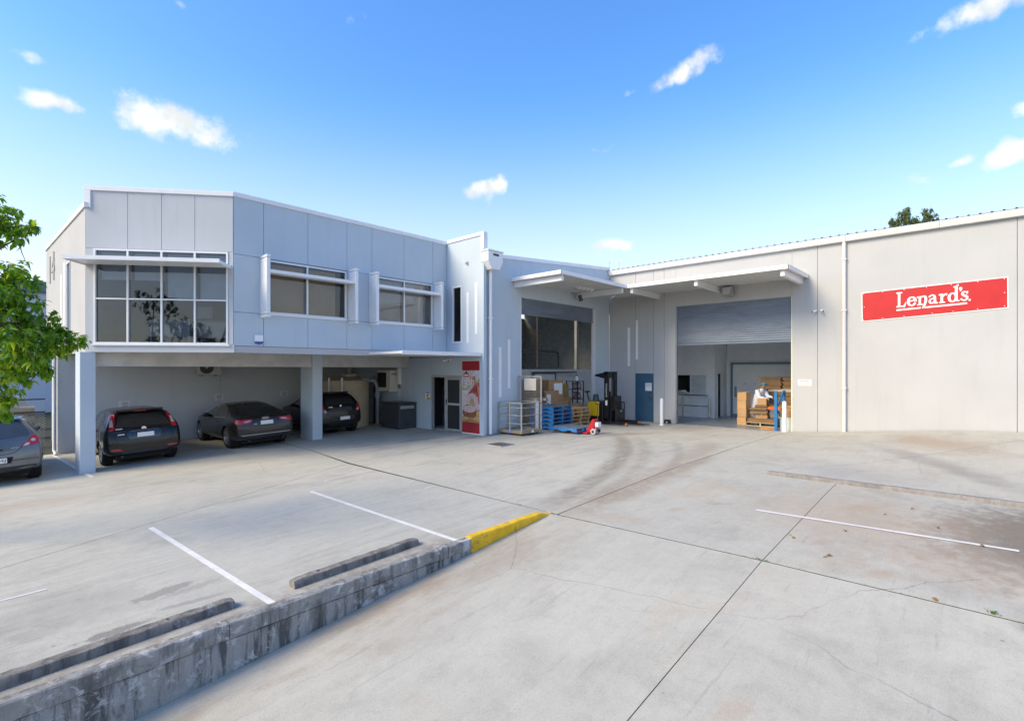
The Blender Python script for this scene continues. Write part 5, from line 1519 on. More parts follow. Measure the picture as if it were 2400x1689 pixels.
# walkie stacker with black mast and yellow cover
def stacker():
    M_YB = mat('stacker yellow', (0.75, 0.47, 0.015), 0.4, var=0.06)
    M_MB = mat('stacker black', (0.012, 0.012, 0.014), 0.35, var=0.2, spec=0.5)
    t = thing('electric_stacker', 'black electric walkie stacker with tall mast and yellow battery cover', 'forklift', (18.35, 11.6, 0.0))
    m = MB()
    for x in (18.02, 18.62):
        m.box(x, x + .11, 11.42, 11.62, .06, 2.16)
    m.box(18.02, 18.73, 11.44, 11.60, 2.06, 2.16)
    m.box(18.02, 18.73, 11.44, 11.60, .06, .22)
    mast = m.build('mast', M_MB, t, bevel=0.006)
    for x in (18.16, 18.52):
        MB().box(x, x + .07, 11.38, 11.56, .12, 2.10).build('inner_rail', M_DARK, mast)
    MB().cyl((18.375, 11.5, .2), (18.375, 11.5, 1.9), .045, n=12).build('lift_cylinder', M_GREYM, mast, smooth=True)
    for x in (18.28, 18.45):
        MB().tube([(x, 11.43, .3), (x, 11.43, 2.05)], .016, 6).build('lift_chain', M_DARK, mast)
    MB().box(18.14, 18.16, 11.405, 11.418, 1.35, 1.90).build('white_strip', M_WHITE, mast)
    MB().box(18.010, 18.019, 11.46, 11.55, .78, .98).build('rating_label', M_WHITE, mast)
    MB().prism([(17.98, 11.62, 2.12), (17.98, 12.02, 2.04), (17.98, 12.06, 1.98), (17.98, 11.62, 1.88)], (.45, 0, 0)).build('mast_guard', M_MB, t)
    lettering('SUMOXIA', .1, (18.0165, 11.50, 1.40), (0, 0, 1), (0, 1, 0), M_PAPER, t, 'mast_lettering', fit=(.56, .06))
    # body behind the mast
    b = MB().prism([(18.0, 11.66, .10), (18.0, 12.35, .10), (18.0, 12.42, .30), (18.0, 12.38, .88), (18.0, 12.28, .94), (18.0, 11.66, .94)], (.74, 0, 0)).build('chassis', M_MB, t, bevel=0.02)
    MB().prism([(17.975, 11.85, .30), (17.975, 12.44, .30), (17.975, 12.46, .42), (17.975, 12.42, .86), (17.975, 12.30, .92), (17.975, 11.85, .92)], (.79, 0, 0)).build('battery_cover', M_YB, t, bevel=0.03)
    MB().cyl((18.3, 12.2, .94), (18.3, 12.2, 1.20), .14, .11, n=16).build('motor_dome', mat('stacker green', (.03, .09, .085), .45), t, smooth=True)
    MB().tube([(18.35, 12.40, .7), (18.35, 12.62, 1.0), (18.35, 12.68, 1.28)], .03, 8).build('tiller', M_MB, t)
    MB().box(18.2, 18.5, 12.62, 12.72, 1.26, 1.33).build('tiller_head', M_MB, t, bevel=0.02)
    # control box, carriage with load guard, forks and straddle legs
    MB().box(18.14, 18.66, 11.18, 11.40, .55, 1.16).build('carriage', M_MB, t, bevel=0.012)
    g = MB()
    g.tube([(18.08, 11.10, .06), (18.08, 11.10, .86), (18.12, 11.10, .90), (18.72, 11.10, .90), (18.76, 11.10, .86), (18.76, 11.10, .06)], .022, 8)
    for k in range(5):
        x = 18.19 + k * .115
        g.tube([(x, 11.10, .62), (x, 11.10, .88)], .011, 6)
    g.box(18.08, 18.76, 11.08, 11.12, .06, .62)
    g.build('load_guard', M_MB, t)
    MB().box(18.38, 18.50, 11.06, 11.078, .52, .58).build('data_plate', M_GREYM, t)
    for x in (18.18, 18.56):
        MB().prism([(x, 11.07, .05), (x, 11.07, .10), (x, 9.92, .065), (x, 9.90, .045)], (.11, 0, 0)).build('fork', M_MB, t)
    for x in (17.86, 18.86):
        MB().box(x, x + .12, 10.55, 11.9, .05, .15).build('straddle_leg', M_MB, t, bevel=0.012)
        MB().cyl((x + .01, 10.52, .062), (x + .11, 10.52, .062), .06, n=14).build('load_wheel', mat('poly wheel', (.35, .16, .06), .5), t, smooth=True)
    MB().cyl((18.3, 12.25, .10), (18.42, 12.25, .10), .10, n=16).build('drive_wheel', M_BLACK, t, smooth=True)
stacker()

# folding wire work cage
def cage():
    M_CG = mat('cage grey paint', (0.36, 0.35, 0.31), 0.5, var=0.12, scale=6, dirt=0.2)
    M_CB = mat('cage base tan', (0.30, 0.24, 0.15), 0.6, var=0.15, dirt=0.2)
    t = thing('work_cage', 'grey steel work cage with one tall wire mesh side, on castors', 'cage', (13.35, 12.05, 0.0))
    x0, x1, y0, y1 = 12.86, 13.90, 11.55, 12.62
    MB().box(x0, x1, y0, y1, .07, .10).build('floor_plate', M_CG, t)
    b = MB()
    b.box(x0 - .01, x1 + .01, y0 - .012, y0, .06, .17); b.box(x0 - .01, x1 + .01, y1, y1 + .012, .06, .17)
    b.box(x0 - .012, x0, y0, y1, .061, .171); b.box(x1, x1 + .012, y0, y1, .061, .171)
    b.build('toe_board', M_CB, t)
    for (x, y, h) in ((x0, y0, 1.10), (x0, y1, 1.10), (x1, y0, 2.0), (x1, y1, 2.0), (x0, (y0 + y1) / 2, 1.1), ((x0 + x1) / 2, y1, 1.1)):
        MB().box(x - .02, x + .02, y - .02, y + .02, .10, h).build('post', M_CG, t)
    for z in (.40, .68, .94, 1.10):
        w = .03 if z > 1 else .022
        MB().bar((x0, y0 + .02, z), (x0, y1 - .02, z), w, w).build('rail', M_CG, t)
        MB().bar((x0 + .02, y0, z), (x1 - .02, y0, z), w, w).build('rail', M_CG, t)
        MB().bar((x0 + .02, y1, z), (x1 - .02, y1, z), w, w).build('rail', M_CG, t)
    MB().bar((x1, y0, 2.0), (x1, y1, 2.0), .035, .035).build('top_rail', M_CG, t)
    MB().bar((x1, y0, 1.1), (x1, y1, 1.1), .03, .03).build('rail', M_CG, t)
    m = MB()
    n = 20
    for i in range(1, n):
        y = y0 + (y1 - y0) * i / n
        m.bar((x1 + .004, y, .17), (x1 + .004, y, 1.99), .0045, .0045)
    z = .2
    while z < 1.99:
        m.bar((x1 - .004, y0, z), (x1 - .004, y1, z), .0045, .0045)
        z += .052
    m.build('wire_mesh', M_CG, t)
    MB().box(x1 - .02, x1 - .012, 11.78, 12.34, 1.50, 1.93).build('notice_board', mat('faded board', (.55, .50, .45), .7), t)
    MB().box(x0 - .016, x0 - .0125, y0 + .42, y0 + .62, .075, .155).build('blue_label', mat('label blue', (.12, .2, .6), .5), t)
    MB().box(x0 + .5, x0 + .62, y0 - .016, y0 - .0125, .07, .16).build('white_label', M_PAPER, t)
    for (x, y) in ((x0 + .1, y0 + .1), (x1 - .1, y0 + .1), (x0 + .1, y1 - .1), (x1 - .1, y1 - .1)):
        MB().cyl((x - .02, y, .035), (x + .02, y, .035), .034, n=12).build('castor', M_BLACK, t, smooth=True)
cage()

def bollard(x, y, z, label):
    t = thing('bollard', label, 'bollard', (x, y, z), 0, 'white steel bollards')
    MB().lathe([(.01, -.03), (.068, -.03), (.068, 1.02), (.058, 1.06), (.03, 1.085), (.005, 1.09)], (x, y, z), 'Z', 20).build('post', M_WHITE, t, smooth=True)
    MB().cyl((x, y, z - .01), (x, y, z + .012), .11, n=16).build('base_collar', M_WHITE, t)
bollard(14.55, 12.30, 0.0, 'white bollard seen through the wire mesh of the work cage')
bollard(19.24, 9.68, 0.0, 'white bollard between the staff door and the wide roller door')
bollard(20.02, 5.36, slab_z(20, 5.36), 'white bollard at the right side of the wide roller door')
t = thing('bait_box', 'small black plastic box on the ground beside the wide roller door', 'box', (20.0, 9.83, 0.0))
MB().prism([(19.98, 9.70, 0.0), (19.98, 9.96, 0.0), (19.98, 9.94, .16), (19.98, 9.72, .16)], (.15, 0, 0)).build('case', M_BLACK, t, bevel=0.01)
MB().box(19.972, 19.979, 9.79, 9.87, .02, .09).build('opening', M_GREY, t)

def carton(name, label, x0, x1, y0, y1, z0, z1, m=None, group=None, tape=True, slip=None, cat='carton', notch=False):
    m = m or M_CARD
    t = thing(name, label, cat, ((x0 + x1) / 2, (y0 + y1) / 2, z0), 0, group)
    MB().box(x0, x1, y0, y1, z0, z1).build('body', m, t, bevel=0.004)
    if tape:
        yc = (y0 + y1) / 2
        MB().box(x0 - .0015, x1 + .0015, yc - .025, yc + .025, z1 - .07, z1 + .0015).build('tape', M_TAPE, t)
    if slip:
        (a, b_, c, d_) = slip
        if a > 0:
            MB().box(x0 + (x1 - x0) * a, x0 + (x1 - x0) * b_, y0 - .003, y0 - .001, z0 + (z1 - z0) * c, z0 + (z1 - z0) * d_).build('paper_label', M_PAPER, t)
    return t
# goods just inside the left door
G = 'cartons stacked inside the left roller door'
carton('carton', 'big brown carton with wide tape below the coolroom, upper left of the pile', 15.15, 16.5, 13.6, 14.6, 1.10, 1.83, M_CARDD, G)
carton('carton', 'big lower brown carton behind the blue pallet stack', 15.15, 16.45, 13.55, 14.6, 0.15, 1.10, M_CARDD, G)
carton('carton', 'tall brown carton with large white paper sheet high on its front', 16.5, 17.45, 13.3, 14.2, 0.95, 1.80, M_CARD, G, slip=(.35, .95, .30, .85))
carton('carton', 'brown carton with a small white label above the blue pallets', 16.1, 16.98, 13.15, 13.28, 0.15, 1.38, M_CARD, G, slip=(.08, .38, .50, .88))
carton('carton', 'tall narrow brown carton in the middle of the door pile', 17.0, 17.7, 13.2, 13.9, 0.15, 0.95, M_CARD, G, tape=False)
carton('carton', 'yellowish brown carton at the right end of the door pile, on top', 17.75, 18.25, 13.6, 14.3, 1.05, 1.62, mat('yellow brown card', (.30, .20, .07), .85), G)
carton('carton', 'lower brown carton at the right end of the door pile', 17.72, 18.3, 13.5, 14.3, 0.15, 1.05, M_CARD, G)
carton('carton', 'small open brown carton with dark goods right of the pile', 17.9, 18.55, 12.98, 13.4, 0.15, 0.78, M_CARDL, G, tape=False)
pl = copy_tree(proto_wood)
pl.location = (15.5, 13.25, 0.006)
tag(pl, 'timber pallet under the cartons inside the left roller door', 'pallet')
if 'group' in pl: del pl['group']
def sack(x, y, z, label, s=1.0):
    t = thing('paper_sack', label, 'sack', (x, y, z), 0, 'brown paper sacks inside the left door')
    b = MB()
    nx, ny = 9, 7
    vs = []
    for k, sg in ((0, -1), (1, 1)):
        for j in range(ny):
            for i in range(nx):
                u, w = i / (nx - 1) * 2 - 1, j / (ny - 1) * 2 - 1
                h = (max(0, 1 - abs(u) ** 3.0) * max(0, 1 - abs(w) ** 3.0)) ** .55 * .105
                vs.append((x + u * .29 * s, y + w * .20, z + .105 + sg * h + rnd.uniform(-.004, .004)))
    fs = []
    for k in range(2):
        o_ = k * nx * ny
        for j in range(ny - 1):
            for i in range(nx - 1):
                fs.append((o_ + j * nx + i, o_ + j * nx + i + 1, o_ + (j + 1) * nx + i + 1, o_ + (j + 1) * nx + i))
    b.add(vs, fs)
    b.build('bag', M_SACK, t, smooth='all')
    MB().box(x - .08, x + .06, y - .205, y - .19, z + .07, z + .16).build('label_patch', M_PAPER, t)
for k, (x, z, lab) in enumerate(((15.05, .85, 'upper left brown paper sack with white label above blue pallets'), (15.62, .85, 'upper right brown paper sack with white label above blue pallets'),
                                 (15.15, .64, 'middle left brown paper sack in the sack heap'), (15.7, .64, 'middle right brown paper sack in the sack heap'),
                                 (15.02, .43, 'lower left brown paper sack in the sack heap'), (15.6, .43, 'lower right brown paper sack in the sack heap'),
                                 (15.1, .22, 'bottom left brown paper sack in the sack heap'), (15.66, .22, 'bottom right brown paper sack in the sack heap'))):
    sack(x, 13.0, z + .1, lab)
# steel shelf with wrapped goods by the right jamb
t = thing('steel_shelf', 'narrow steel shelf holding wrapped goods beside the right jamb of the left door', 'shelf', (18.75, 13.6, 0.0))
for (x, y) in ((18.5, 13.3), (18.95, 13.3), (18.5, 13.9), (18.95, 13.9)):
    MB().box(x - .02, x + .02, y - .02, y + .02, 0.005, 1.75).build('upright', M_DARK, t)
for z in (.45, .92, 1.34, 1.70):
    MB().box(18.48, 18.97, 13.28, 13.92, z, z + .03).build('shelf_board', mat('shelf red brown', (.22, .10, .05), .7), t)
M_WRAP = mat('clear wrapped goods', (.50, .46, .46), .25, var=.5, scale=14, hue=(.16, .12, .12))
for k, (z, lab) in enumerate(((.48, 'plastic wrapped bundle on the lowest shelf of the steel rack'), (.95, 'plastic wrapped bundle on the middle shelf of the steel rack'), (1.37, 'plastic wrapped bundle on the upper shelf of the steel rack'))):
    t = thing('wrapped_bundle', lab, 'bundle', (18.7, 13.5, z), 0, 'wrapped bundles on the steel shelf')
    b = MB()
    b.lathe([(.02, .005), (.19, .01), (.22, .08), (.21, .2), (.17, .28), (.03, .31)], (18.72, 13.5, z), 'Z', 10)
    for v in b.v: v += Vector((rnd.uniform(-.03, .03), rnd.uniform(-.03, .03), rnd.uniform(-.01, .015)))
    for v in b.v: v.z = max(v.z, z + .002)
    b.build('bundle', M_WRAP, t)
    MB().box(18.6, 18.84, 13.30, 13.70, z + .12, z + .14).build('strap', M_WHITE, t)
t = thing('spray_bottle', 'white spray bottle standing on top of the steel shelf', 'bottle', (18.66, 13.45, 1.73))
MB().lathe([(.01, .002), (.06, .002), (.065, .02), (.065, .14), (.03, .2), (.025, .24)], (18.66, 13.45, 1.73), 'Z', 12).build('bottle', M_WHITE, t, smooth=True)
MB().box(18.60, 18.70, 13.43, 13.47, 1.97, 2.02).build('trigger', M_DARK, t)

# coolroom behind the left door
t = thing('coolroom', 'low white panel coolroom with teal framed door behind the left door goods', 'coolroom', (22, 19.5, 0))
y = 18.6
MB().box(14.0, 20.6, y, y + 5, 0.006, 2.34).build('wall_panel', M_PANEL, t)
MB().box(20.62, 29.0, y - .02, y + 5, 0.006, 2.26).build('wall_panel', M_PANEL, t)
MB().box(20.56, 20.66, y - .05, y - .03, 0.006, 2.30).build('panel_joint', M_ALU, t)
d = MB().box(21.7, 23.5, y - .10, y - .03, .05, 2.0).build('coolroom_door', M_PANEL, t)
MB().box(21.5, 21.69, y - .12, y - .025, .01, 2.12).build('door_frame', M_TEAL, d)
MB().box(23.51, 23.60, y - .12, y - .025, .01, 2.12).build('door_frame', M_TEAL, d)
MB().box(21.69, 23.51, y - .12, y - .025, 2.01, 2.12).build('door_frame', M_TEAL, d)
MB().box(21.4, 25.6, y - .16, y - .13, 2.05, 2.12).build('sliding_rail', M_DARK, d)

# ---------------------------------------------------------------- inside the wide roller door
t = thing('dispatch_office', 'pale inner office with sliding service window inside the wide door', 'partition', (24, 10.5, 0))
xo = 23.6
M_INP = mat('inner office paint', (0.76, 0.77, 0.75), 0.8, var=0.03)
def O(y0, y1, z0, z1): MB().box(xo, xo + .1, y0, y1, z0, z1).build('wall_panel', M_INP, t)
O(9.35, 9.62, .006, 5.2); O(11.12, 16, .006, 5.2); O(9.62, 11.12, .006, 1.10); O(9.62, 11.12, 2.02, 5.2)
w = MB()
for (y0, y1, z0, z1) in ((9.62, 9.66, 1.10, 2.02), (11.08, 11.12, 1.10, 2.02), (9.66, 11.08, 1.10, 1.14), (9.66, 11.08, 1.98, 2.02), (10.38, 10.42, 1.14, 1.98)):
    w.box(xo - .02, xo + .06, y0, y1, z0, z1)
w = w.build('service_window', M_ALU, t)
MB().box(xo + .01, xo + .02, 9.66, 10.38, 1.14, 1.98).build('closed_pane', mat('frosted pane', (.55, .58, .57), .3), w)
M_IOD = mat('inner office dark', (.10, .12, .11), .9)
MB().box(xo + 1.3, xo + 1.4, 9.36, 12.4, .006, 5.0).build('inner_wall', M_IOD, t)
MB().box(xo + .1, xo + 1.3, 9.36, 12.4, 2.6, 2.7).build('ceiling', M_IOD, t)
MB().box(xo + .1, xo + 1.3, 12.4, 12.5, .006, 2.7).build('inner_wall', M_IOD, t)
MB().box(xo, 23.9, 9.25, 9.35, .006, 5.2).build('wall_panel', M_INP, t)
MB().box(24.6, 25.0, 9.25, 9.35, .006, 5.2).build('wall_panel', M_INP, t)
MB().box(23.9, 24.6, 9.25, 9.35, 2.05, 5.2).build('wall_panel', M_INP, t)
MB().box(23.9, 23.94, 9.23, 9.37, .006, 2.05).build('door_frame', M_ALU, t)
MB().box(24.56, 24.6, 9.23, 9.37, .006, 2.05).build('door_frame', M_ALU, t)
t = thing('guard_rail', 'stainless tube guard rail in front of the inner service window', 'rail', (23.2, 10.4, 0))
xr = 23.25
MB().tube([(xr, 13.0, 1.06), (xr, 9.55, 1.06), (xr, 9.42, 1.02), (xr, 9.37, .9), (xr, 9.36, .01)], .036, 12).build('top_rail', M_STEEL, t, smooth=True)
MB().tube([(xr, 13.0, .56), (xr, 9.39, .56)], .024, 10).build('mid_rail', M_STEEL, t, smooth=True)
MB().tube([(xr, 10.62, .01), (xr, 10.62, 1.04)], .03, 10).build('post', M_STEEL, t, smooth=True)
t = thing('papers', 'white papers on the inner service window ledge', 'papers', (23.6, 10.8, 1.14))
MB().prism([(23.45, 10.55, 1.145), (23.62, 10.5, 1.145), (23.66, 10.98, 1.145), (23.5, 11.0, 1.2), (23.45, 10.8, 1.22)], (0, 0, .03)).build('sheet', M_PAPER, t)
MB().box(23.5, 23.63, 10.62, 10.80, 1.18, 1.26).build('sheet', M_PAPER, t)
t = thing('dock_coolroom', 'pale coolroom wall with wide blue framed sliding door at the back of the dock', 'coolroom', (25.1, 6, 0))
xk = 25.05
for (y0, y1) in ((9.24, 8.07), (8.06, 6.92), (6.91, 5.74), (5.73, 4.5), (4.49, 3.2), (3.19, 1.5)):
    MB().box(xk, xk + .1, y1, y0, .006, 2.66).build('wall_panel', M_PANEL, t)
MB().box(xk - .03, xk + .1, 1.5, 9.24, 2.665, 2.72).build('cap_rail', M_ALU, t)
MB().box(xk + .05, xk + .15, 1.5, 9.24, 2.72, 6.6).build('upper_wall', M_INP, t)
d = MB().box(xk - .09, xk - .03, 5.78, 8.92, .06, 2.48).build('sliding_door', M_PANEL, t)
for (y0, y1, z0, z1) in ((8.92, 9.02, .02, 2.58), (5.66, 5.77, .02, 2.58), (5.77, 8.92, 2.50, 2.58)):
    MB().box(xk - .13, xk - .005, y0, y1, z0, z1).build('door_frame', mat('dock door frame blue', (.11, .24, .33), .45), d)
MB().box(xk - .12, xk - .095, 8.74, 8.84, .95, 1.45).build('handle', M_GREY, d)
MB().box(xk - .125, xk - .092, 7.9, 8.9, .05, .16).build('kick_plate', M_STEEL, d)
for k, (y0, y1, z0, z1, lab) in enumerate(((7.88, 8.42, 1.27, 1.62, 'white paper notice with pins, left one on the coolroom sliding door'), (7.28, 7.66, 1.33, 1.55, 'pale paper notice, right one on the coolroom sliding door'))):
    t = thing('paper_notice', lab, 'notice', (xk - .1, (y0 + y1) / 2, z0), 0, 'notices on the coolroom door')
    MB().box(xk - .097, xk - .0935, y0, y1, z0, z1).build('sheet', M_PAPER, t)
    for yy in (y0 + .03, y1 - .03):
        MB().cyl((xk - .10, yy, z1 - .03), (xk - .097, yy, z1 - .03), .02, n=8).build('pin', M_INK, t)

# folded carton stacks: each bundle is one thing made of flat sheets
def flat_stack(name, label, x0, x1, y0, y1, z0, z1, n, m, jit=.03, group=None):
    t = thing(name, label, 'cardboard', ((x0 + x1) / 2, (y0 + y1) / 2, z0), 0, group)
    h = (z1 - z0) / n
    for i in range(n):
        dx, dy = rnd.uniform(-jit, jit), rnd.uniform(-jit, jit)
        MB().box(x0 + dx, x1 + dx, y0 + dy, y1 + dy, z0 + i * h + .001, z0 + (i + 1) * h - .003).build('folded_carton', m, t)
    return t
GB = 'cardboard at the wide roller door'
t = thing('tall_carton_column', 'tall upright column of nested tan cartons at the dock edge', 'carton', (21.5, 7.3, 0.006))
for i in range(4):
    z0 = .008 + i * .332
    o_ = rnd.uniform(-.012, .012)
    x0, x1, y0, y1 = 21.36 + o_, 21.86 + o_, 7.12 + o_, 7.46 + o_
    if i < 3:
        MB().box(x0, x1, y0, y1, z0, z0 + .33).build('carton', M_CARDL, t, bevel=.004)
    else:
        b = MB()
        b.box(x0, x0 + .008, y0, y1, z0, z0 + .33); b.box(x1 - .008, x1, y0, y1, z0, z0 + .33)
        b.box(x0 + .008, x1 - .008, y0, y0 + .008, z0, z0 + .33); b.box(x0 + .008, x1 - .008, y1 - .008, y1, z0, z0 + .33)
        b.box(x0 + .008, x1 - .008, y0 + .008, y1 - .008, z0, z0 + .05)
        b.build('carton', M_CARDL, t)
pw = build_pallet(M_WOODP, M_WOODP, .52, 1.15, .14, 'pallet')
place(pw, False, (21.90, 6.02, 0.008), R(90), 'pale timber pallet carrying cardboard inside the wide roller door', 'pallet', None)
flat_stack('flat_carton_bundle', 'wide bundle of folded brown cartons lying directly on the pale pallet', 21.41, 21.86, 6.05, 7.08, .155, .31, 6, M_CARDB, .02, GB)
carton('carton', 'small square carton between two folded bundles on the pale pallet', 21.45, 21.78, 6.35, 6.80, .314, .50, M_CARD, GB)
flat_stack('flat_carton_bundle', 'fanned bundle of folded cartons at the waist of the worker in white', 21.40, 21.72, 6.36, 7.0, .505, .73, 9, M_CARDB, .03, GB)
flat_stack('flat_carton_bundle', 'thin bundle of folded cartons below the tan carton the worker fills', 21.41, 21.72, 6.35, 6.80, .735, .85, 4, M_CARDB, .025, GB)
carton('carton', 'plain tan square carton in front of the worker in white', 21.42, 21.70, 6.38, 6.70, .855, 1.11, M_CARDL, GB, tape=False)
t = flat_stack('flat_carton_bundle', 'tall brown stack of folded cartons behind the blue rack post, lower part', 22.3, 23.1, 5.35, 6.72, .82, 1.45, 12, M_CARDB, .02, GB)
MB().box(22.27, 22.275, 5.55, 6.55, 1.35, 1.47).build('pale_strap', M_TAPE, t)
for k, (y0, y1, lab) in enumerate(((6.08, 6.90, 'left half of folded cartons on top of the tall stack'), (5.26, 6.02, 'right half of folded cartons on top of the tall stack'))):
    flat_stack('flat_carton_bundle', lab, 22.25, 23.1, y0, y1, 1.455, 1.94, 9, M_CARDB, .04, GB)
# rack frame
M_RB = mat('rack blue', (0.0, 0.16, 0.42), 0.45, var=0.08)
M_RO = mat('rack orange', (0.60, 0.13, 0.02), 0.45, var=0.06)
t = thing('pallet_rack', 'blue upright of a pallet rack with diagonal braces and orange beam', 'rack', (20.75, 5.6, 0))
MB().box(20.22, 20.31, 5.66, 5.75, .006, 1.46).build('upright', M_RB, t)
MB().box(21.20, 21.29, 5.66, 5.75, .006, 1.46).build('upright', M_RB, t)
MB().bar((20.31, 5.70, .83), (21.2, 5.70, 1.40), .04, .05).build('brace', M_RB, t)
MB().bar((20.31, 5.70, .80), (21.2, 5.70, .25), .04, .05).build('brace', M_RB, t)
MB().bar((20.31, 5.71, .28), (21.2, 5.71, .28), .035, .045).build('brace', M_RB, t)
MB().box(20.19, 20.34, 5.63, 5.78, .006, .02).build('foot_plate', M_RB, t)
MB().box(21.30, 21.38, 5.0, 6.30, .70, .81).build('beam', M_RO, t)
MB().box(22.25, 23.2, 5.2, 6.8, .74, .815).build('shelf_deck', M_WOOD, t)
MB().box(23.2, 23.28, 5.0, 6.95, .70, .81).build('beam', M_RO, t)
for y in (5.05, 6.88):
    MB().box(23.2, 23.29, y - .045, y + .045, .006, .70).build('upright', M_RB, t)
M_TUB = mat('white plastic tub', (0.70, 0.74, 0.72), 0.45, var=0.04)
t = thing('plastic_crate', 'white ribbed plastic crate beside the right bollard', 'crate', (20.62, 5.4, .006))
MB().prism([(20.45, 5.22, .008), (20.85, 5.22, .008), (20.85, 5.62, .008), (20.45, 5.62, .008)], (0, 0, .44)).build('body', M_TUB, t)
MB().box(20.43, 20.87, 5.20, 5.64, .449, .49).build('rim', M_TUB, t)
for k in range(6):
    y_ = 5.25 + k * .066
    MB().box(20.435, 20.449, y_, y_ + .025, .02, .44).build('rib', M_TUB, t)
carton('carton', 'brown carton standing on the white plastic crate', 20.46, 20.86, 5.22, 5.62, .492, .83, M_CARD, GB)
t = thing('orange_timber', 'short orange stained timber block lying under the rack', 'timber', (20.6, 5.95, .006))
MB().box(20.42, 20.52, 5.80, 6.28, .007, .085).build('block', mat('orange timber', (.48, .22, .07), .8, var=.2), t)
MB().box(20.54, 20.62, 5.82, 6.25, .007, .06).build('block', mat('orange timber', (.48, .22, .07), .8, var=.2), t)
# ---------------------------------------------------------------- cars
def paint(name, col, metal=0.0, rough=0.35):
    m, nt, p = newmat(name)
    v = nt.coord('Object')
    n = nt.noise(v, 1.4, 4, 0.6)
    dust = nt.m('MULTIPLY', nt.ss(nt.m('SUBTRACT', 0.55, nt.sep(v)[2]), 0.0, 0.5), 0.07)
    c = nt.mix(nt.ss(n, 0.3, 0.7), tuple(x * 0.9 for x in col), tuple(x * 1.1 for x in col))
    c = nt.mix(dust, c, (0.16, 0.14, 0.12))
    nt.put(p.inputs['Base Color'], c)
    p.inputs['Metallic'].default_value = metal
    p.inputs['Roughness'].default_value = rough
    p.inputs['Specular IOR Level'].default_value = 0.15
    p.inputs['Coat Weight'].default_value = 0.8
    nt.put(p.inputs['Coat Roughness'], nt.m('ADD', 0.03, nt.m('MULTIPLY', n, 0.06)))
    return m
M_CGLASS = mat('car glass', (0.010, 0.012, 0.014), 0.04, var=0.05, coat=0.6, spec=0.7)
M_CGLASS_G = mat('car glass grey', (0.05, 0.055, 0.058), 0.05, var=0.1, coat=0.6, spec=0.7)
M_TYRE = mat('tyre rubber', (0.014, 0.014, 0.015), 0.85, var=0.2, bump=0.2)
M_RIM = mat('alloy rim', (0.45, 0.46, 0.47), 0.3, metal=0.85, var=0.06)
M_TAIL = mat('tail lamp red', (0.42, 0.008, 0.012), 0.12, var=0.2, scale=12, coat=0.8)
M_TAILW = mat('tail lamp clear', (0.55, 0.45, 0.45), 0.12, var=0.2, scale=14, coat=0.8)
M_CHROME = mat('chrome', (0.75, 0.76, 0.77), 0.12, metal=1.0, var=0.03)
M_PLATE = mat('number plate white', (0.82, 0.82, 0.80), 0.5, var=0.03)
M_PLATEINK = mat('number plate maroon', (0.18, 0.03, 0.05), 0.6)
M_SEAM = mat('panel gap', (0.004, 0.004, 0.005), 0.8)
M_PLASTIC = mat('bumper plastic', (0.02, 0.021, 0.023), 0.6, var=0.1)

def interp(tab, y):
    if y <= tab[0][0]: return tab[0][1]
    for (a, va), (b, vb) in zip(tab, tab[1:]):
        if y <= b:
            t = (y - a) / (b - a)
            return va + (vb - va) * t
    return tab[-1][1]

